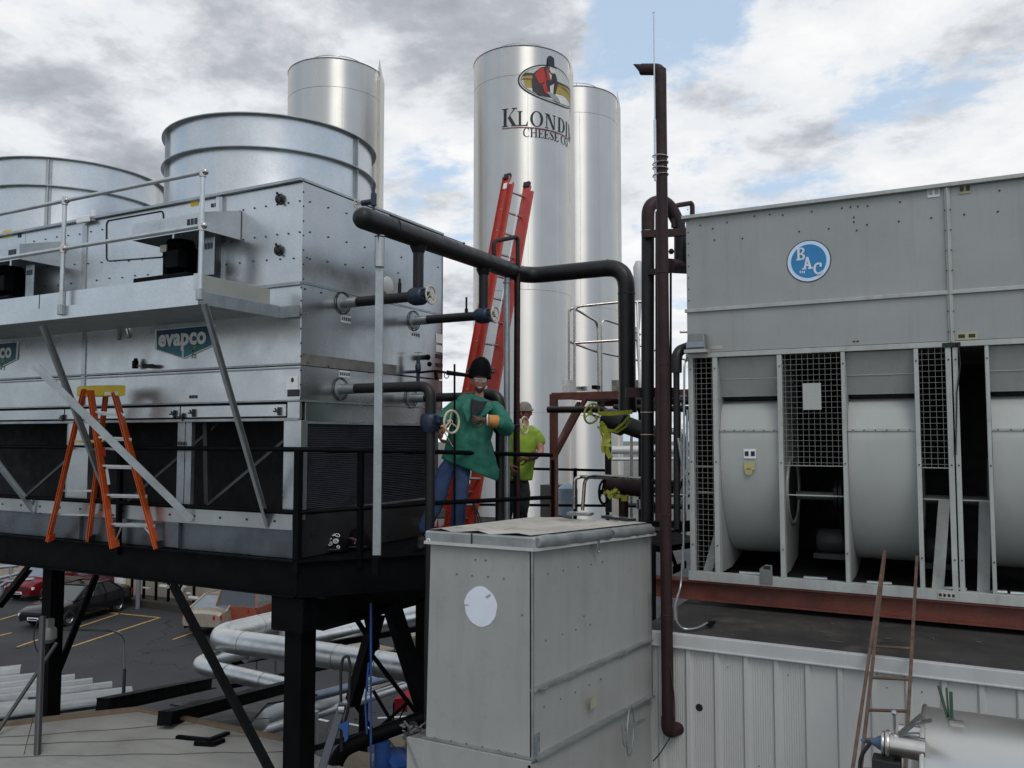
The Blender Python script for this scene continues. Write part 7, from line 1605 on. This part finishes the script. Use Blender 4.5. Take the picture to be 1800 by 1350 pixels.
m = MB(); m.torus(hh+ua*.03, ua, .096, .012, 24, 6); m.build('cap_band', CAPM, cp_, True)
m = MB()
for sg in (-1, 1): m.prism([hh+fa*.104+sa*sg*x+ua*z for x, z in ((.004,.03),(.054,.03),(.056,-.002),(.012,-.004))], fa*.004)
m.bar(hh+fa*.1-sa*.062+ua*.022, hh-sa*.08+ua*.015, .005, .012); m.bar(hh+fa*.1+sa*.062+ua*.022, hh+sa*.08+ua*.015, .005, .012); m.build('sunglasses', GLAS, w_2)
loft([(w2(904,846), (0,0,1), .185, .14, 0), (w2(905,825), (0,0,1), .20, .15, 0), (w2(908,800), (0,0,1), .20, .15, 0), (w2(912,775), (0,0,1), .205, .145, 0), (w2(915,760), (0,0,1), .20, .12, 0), (w2(916,750), (0,0,1), .10, .085, 0)], LIME, w_2, 'shirt', amp=.014, sc=9, seed=7)
o = skinned('sleeve', [(w2(930,762),.082),(w2(939,772),.086),(w2(945,788),.078)], [(0,1),(1,2)], LIME, w_2); o = skinned('sleeve', [(w2(898,762),.08),(w2(889,774),.084),(w2(884,790),.076)], [(0,1),(1,2)], LIME, w_2)
hand(w2(918,808,D2-.34), -Fr-V(0,0,.1), -Ff, w_2, LEATD, 1.1, .8); m = MB(); m.tube([w2(934,802,D2-.2), w2(922,807,D2-.31)], .045, 14, rr=[.055,.042]); m.build('glove_cuff', LEATD, w_2, True)
hand(w2(895,824,D2-.33), Fr*.5-V(0,0,1), -Ff, w_2, LEATD, 1.1, .7)
o = skinned('trousers', [(pe+V(0,0,.04),(.15,.12)),(pe,(.16,.125)),(pe+Fr*-.09+V(0,0,-.08),.11),(w2(890,885,D2-.05),.082),(f1+V(0,0,.08),.068),(pe+Fr*.09+V(0,0,-.08),.11),(w2(914,885),.082),(f2+V(0,0,.08),.068)], [(0,1),(1,2),(2,3),(3,4),(1,5),(5,6),(6,7)], PANT, w_2, root=1); wrinkle(o, .010, 13, 3)
for ft in (f1, f2): skinned('boot', [(ft+V(0,0,.08),.055),(ft+V(0,0,.02),.052),(ft-Ff*.12,.043),(ft-Ff*.18,.033)], [(0,1),(1,2),(2,3)], RUB, w_2)
m = MB(); m.torus(w2(876,880,D2-.1), Fr, .1, .012, 20, 6); m.tube([w2(884,842,D2-.1), w2(876,862,D2-.12)], .01, 6); m.ball(w2(878,905,D2-.1), .05, 8, (1,1,1.5)); m.build('tool_harness', RUB, w_2, True)
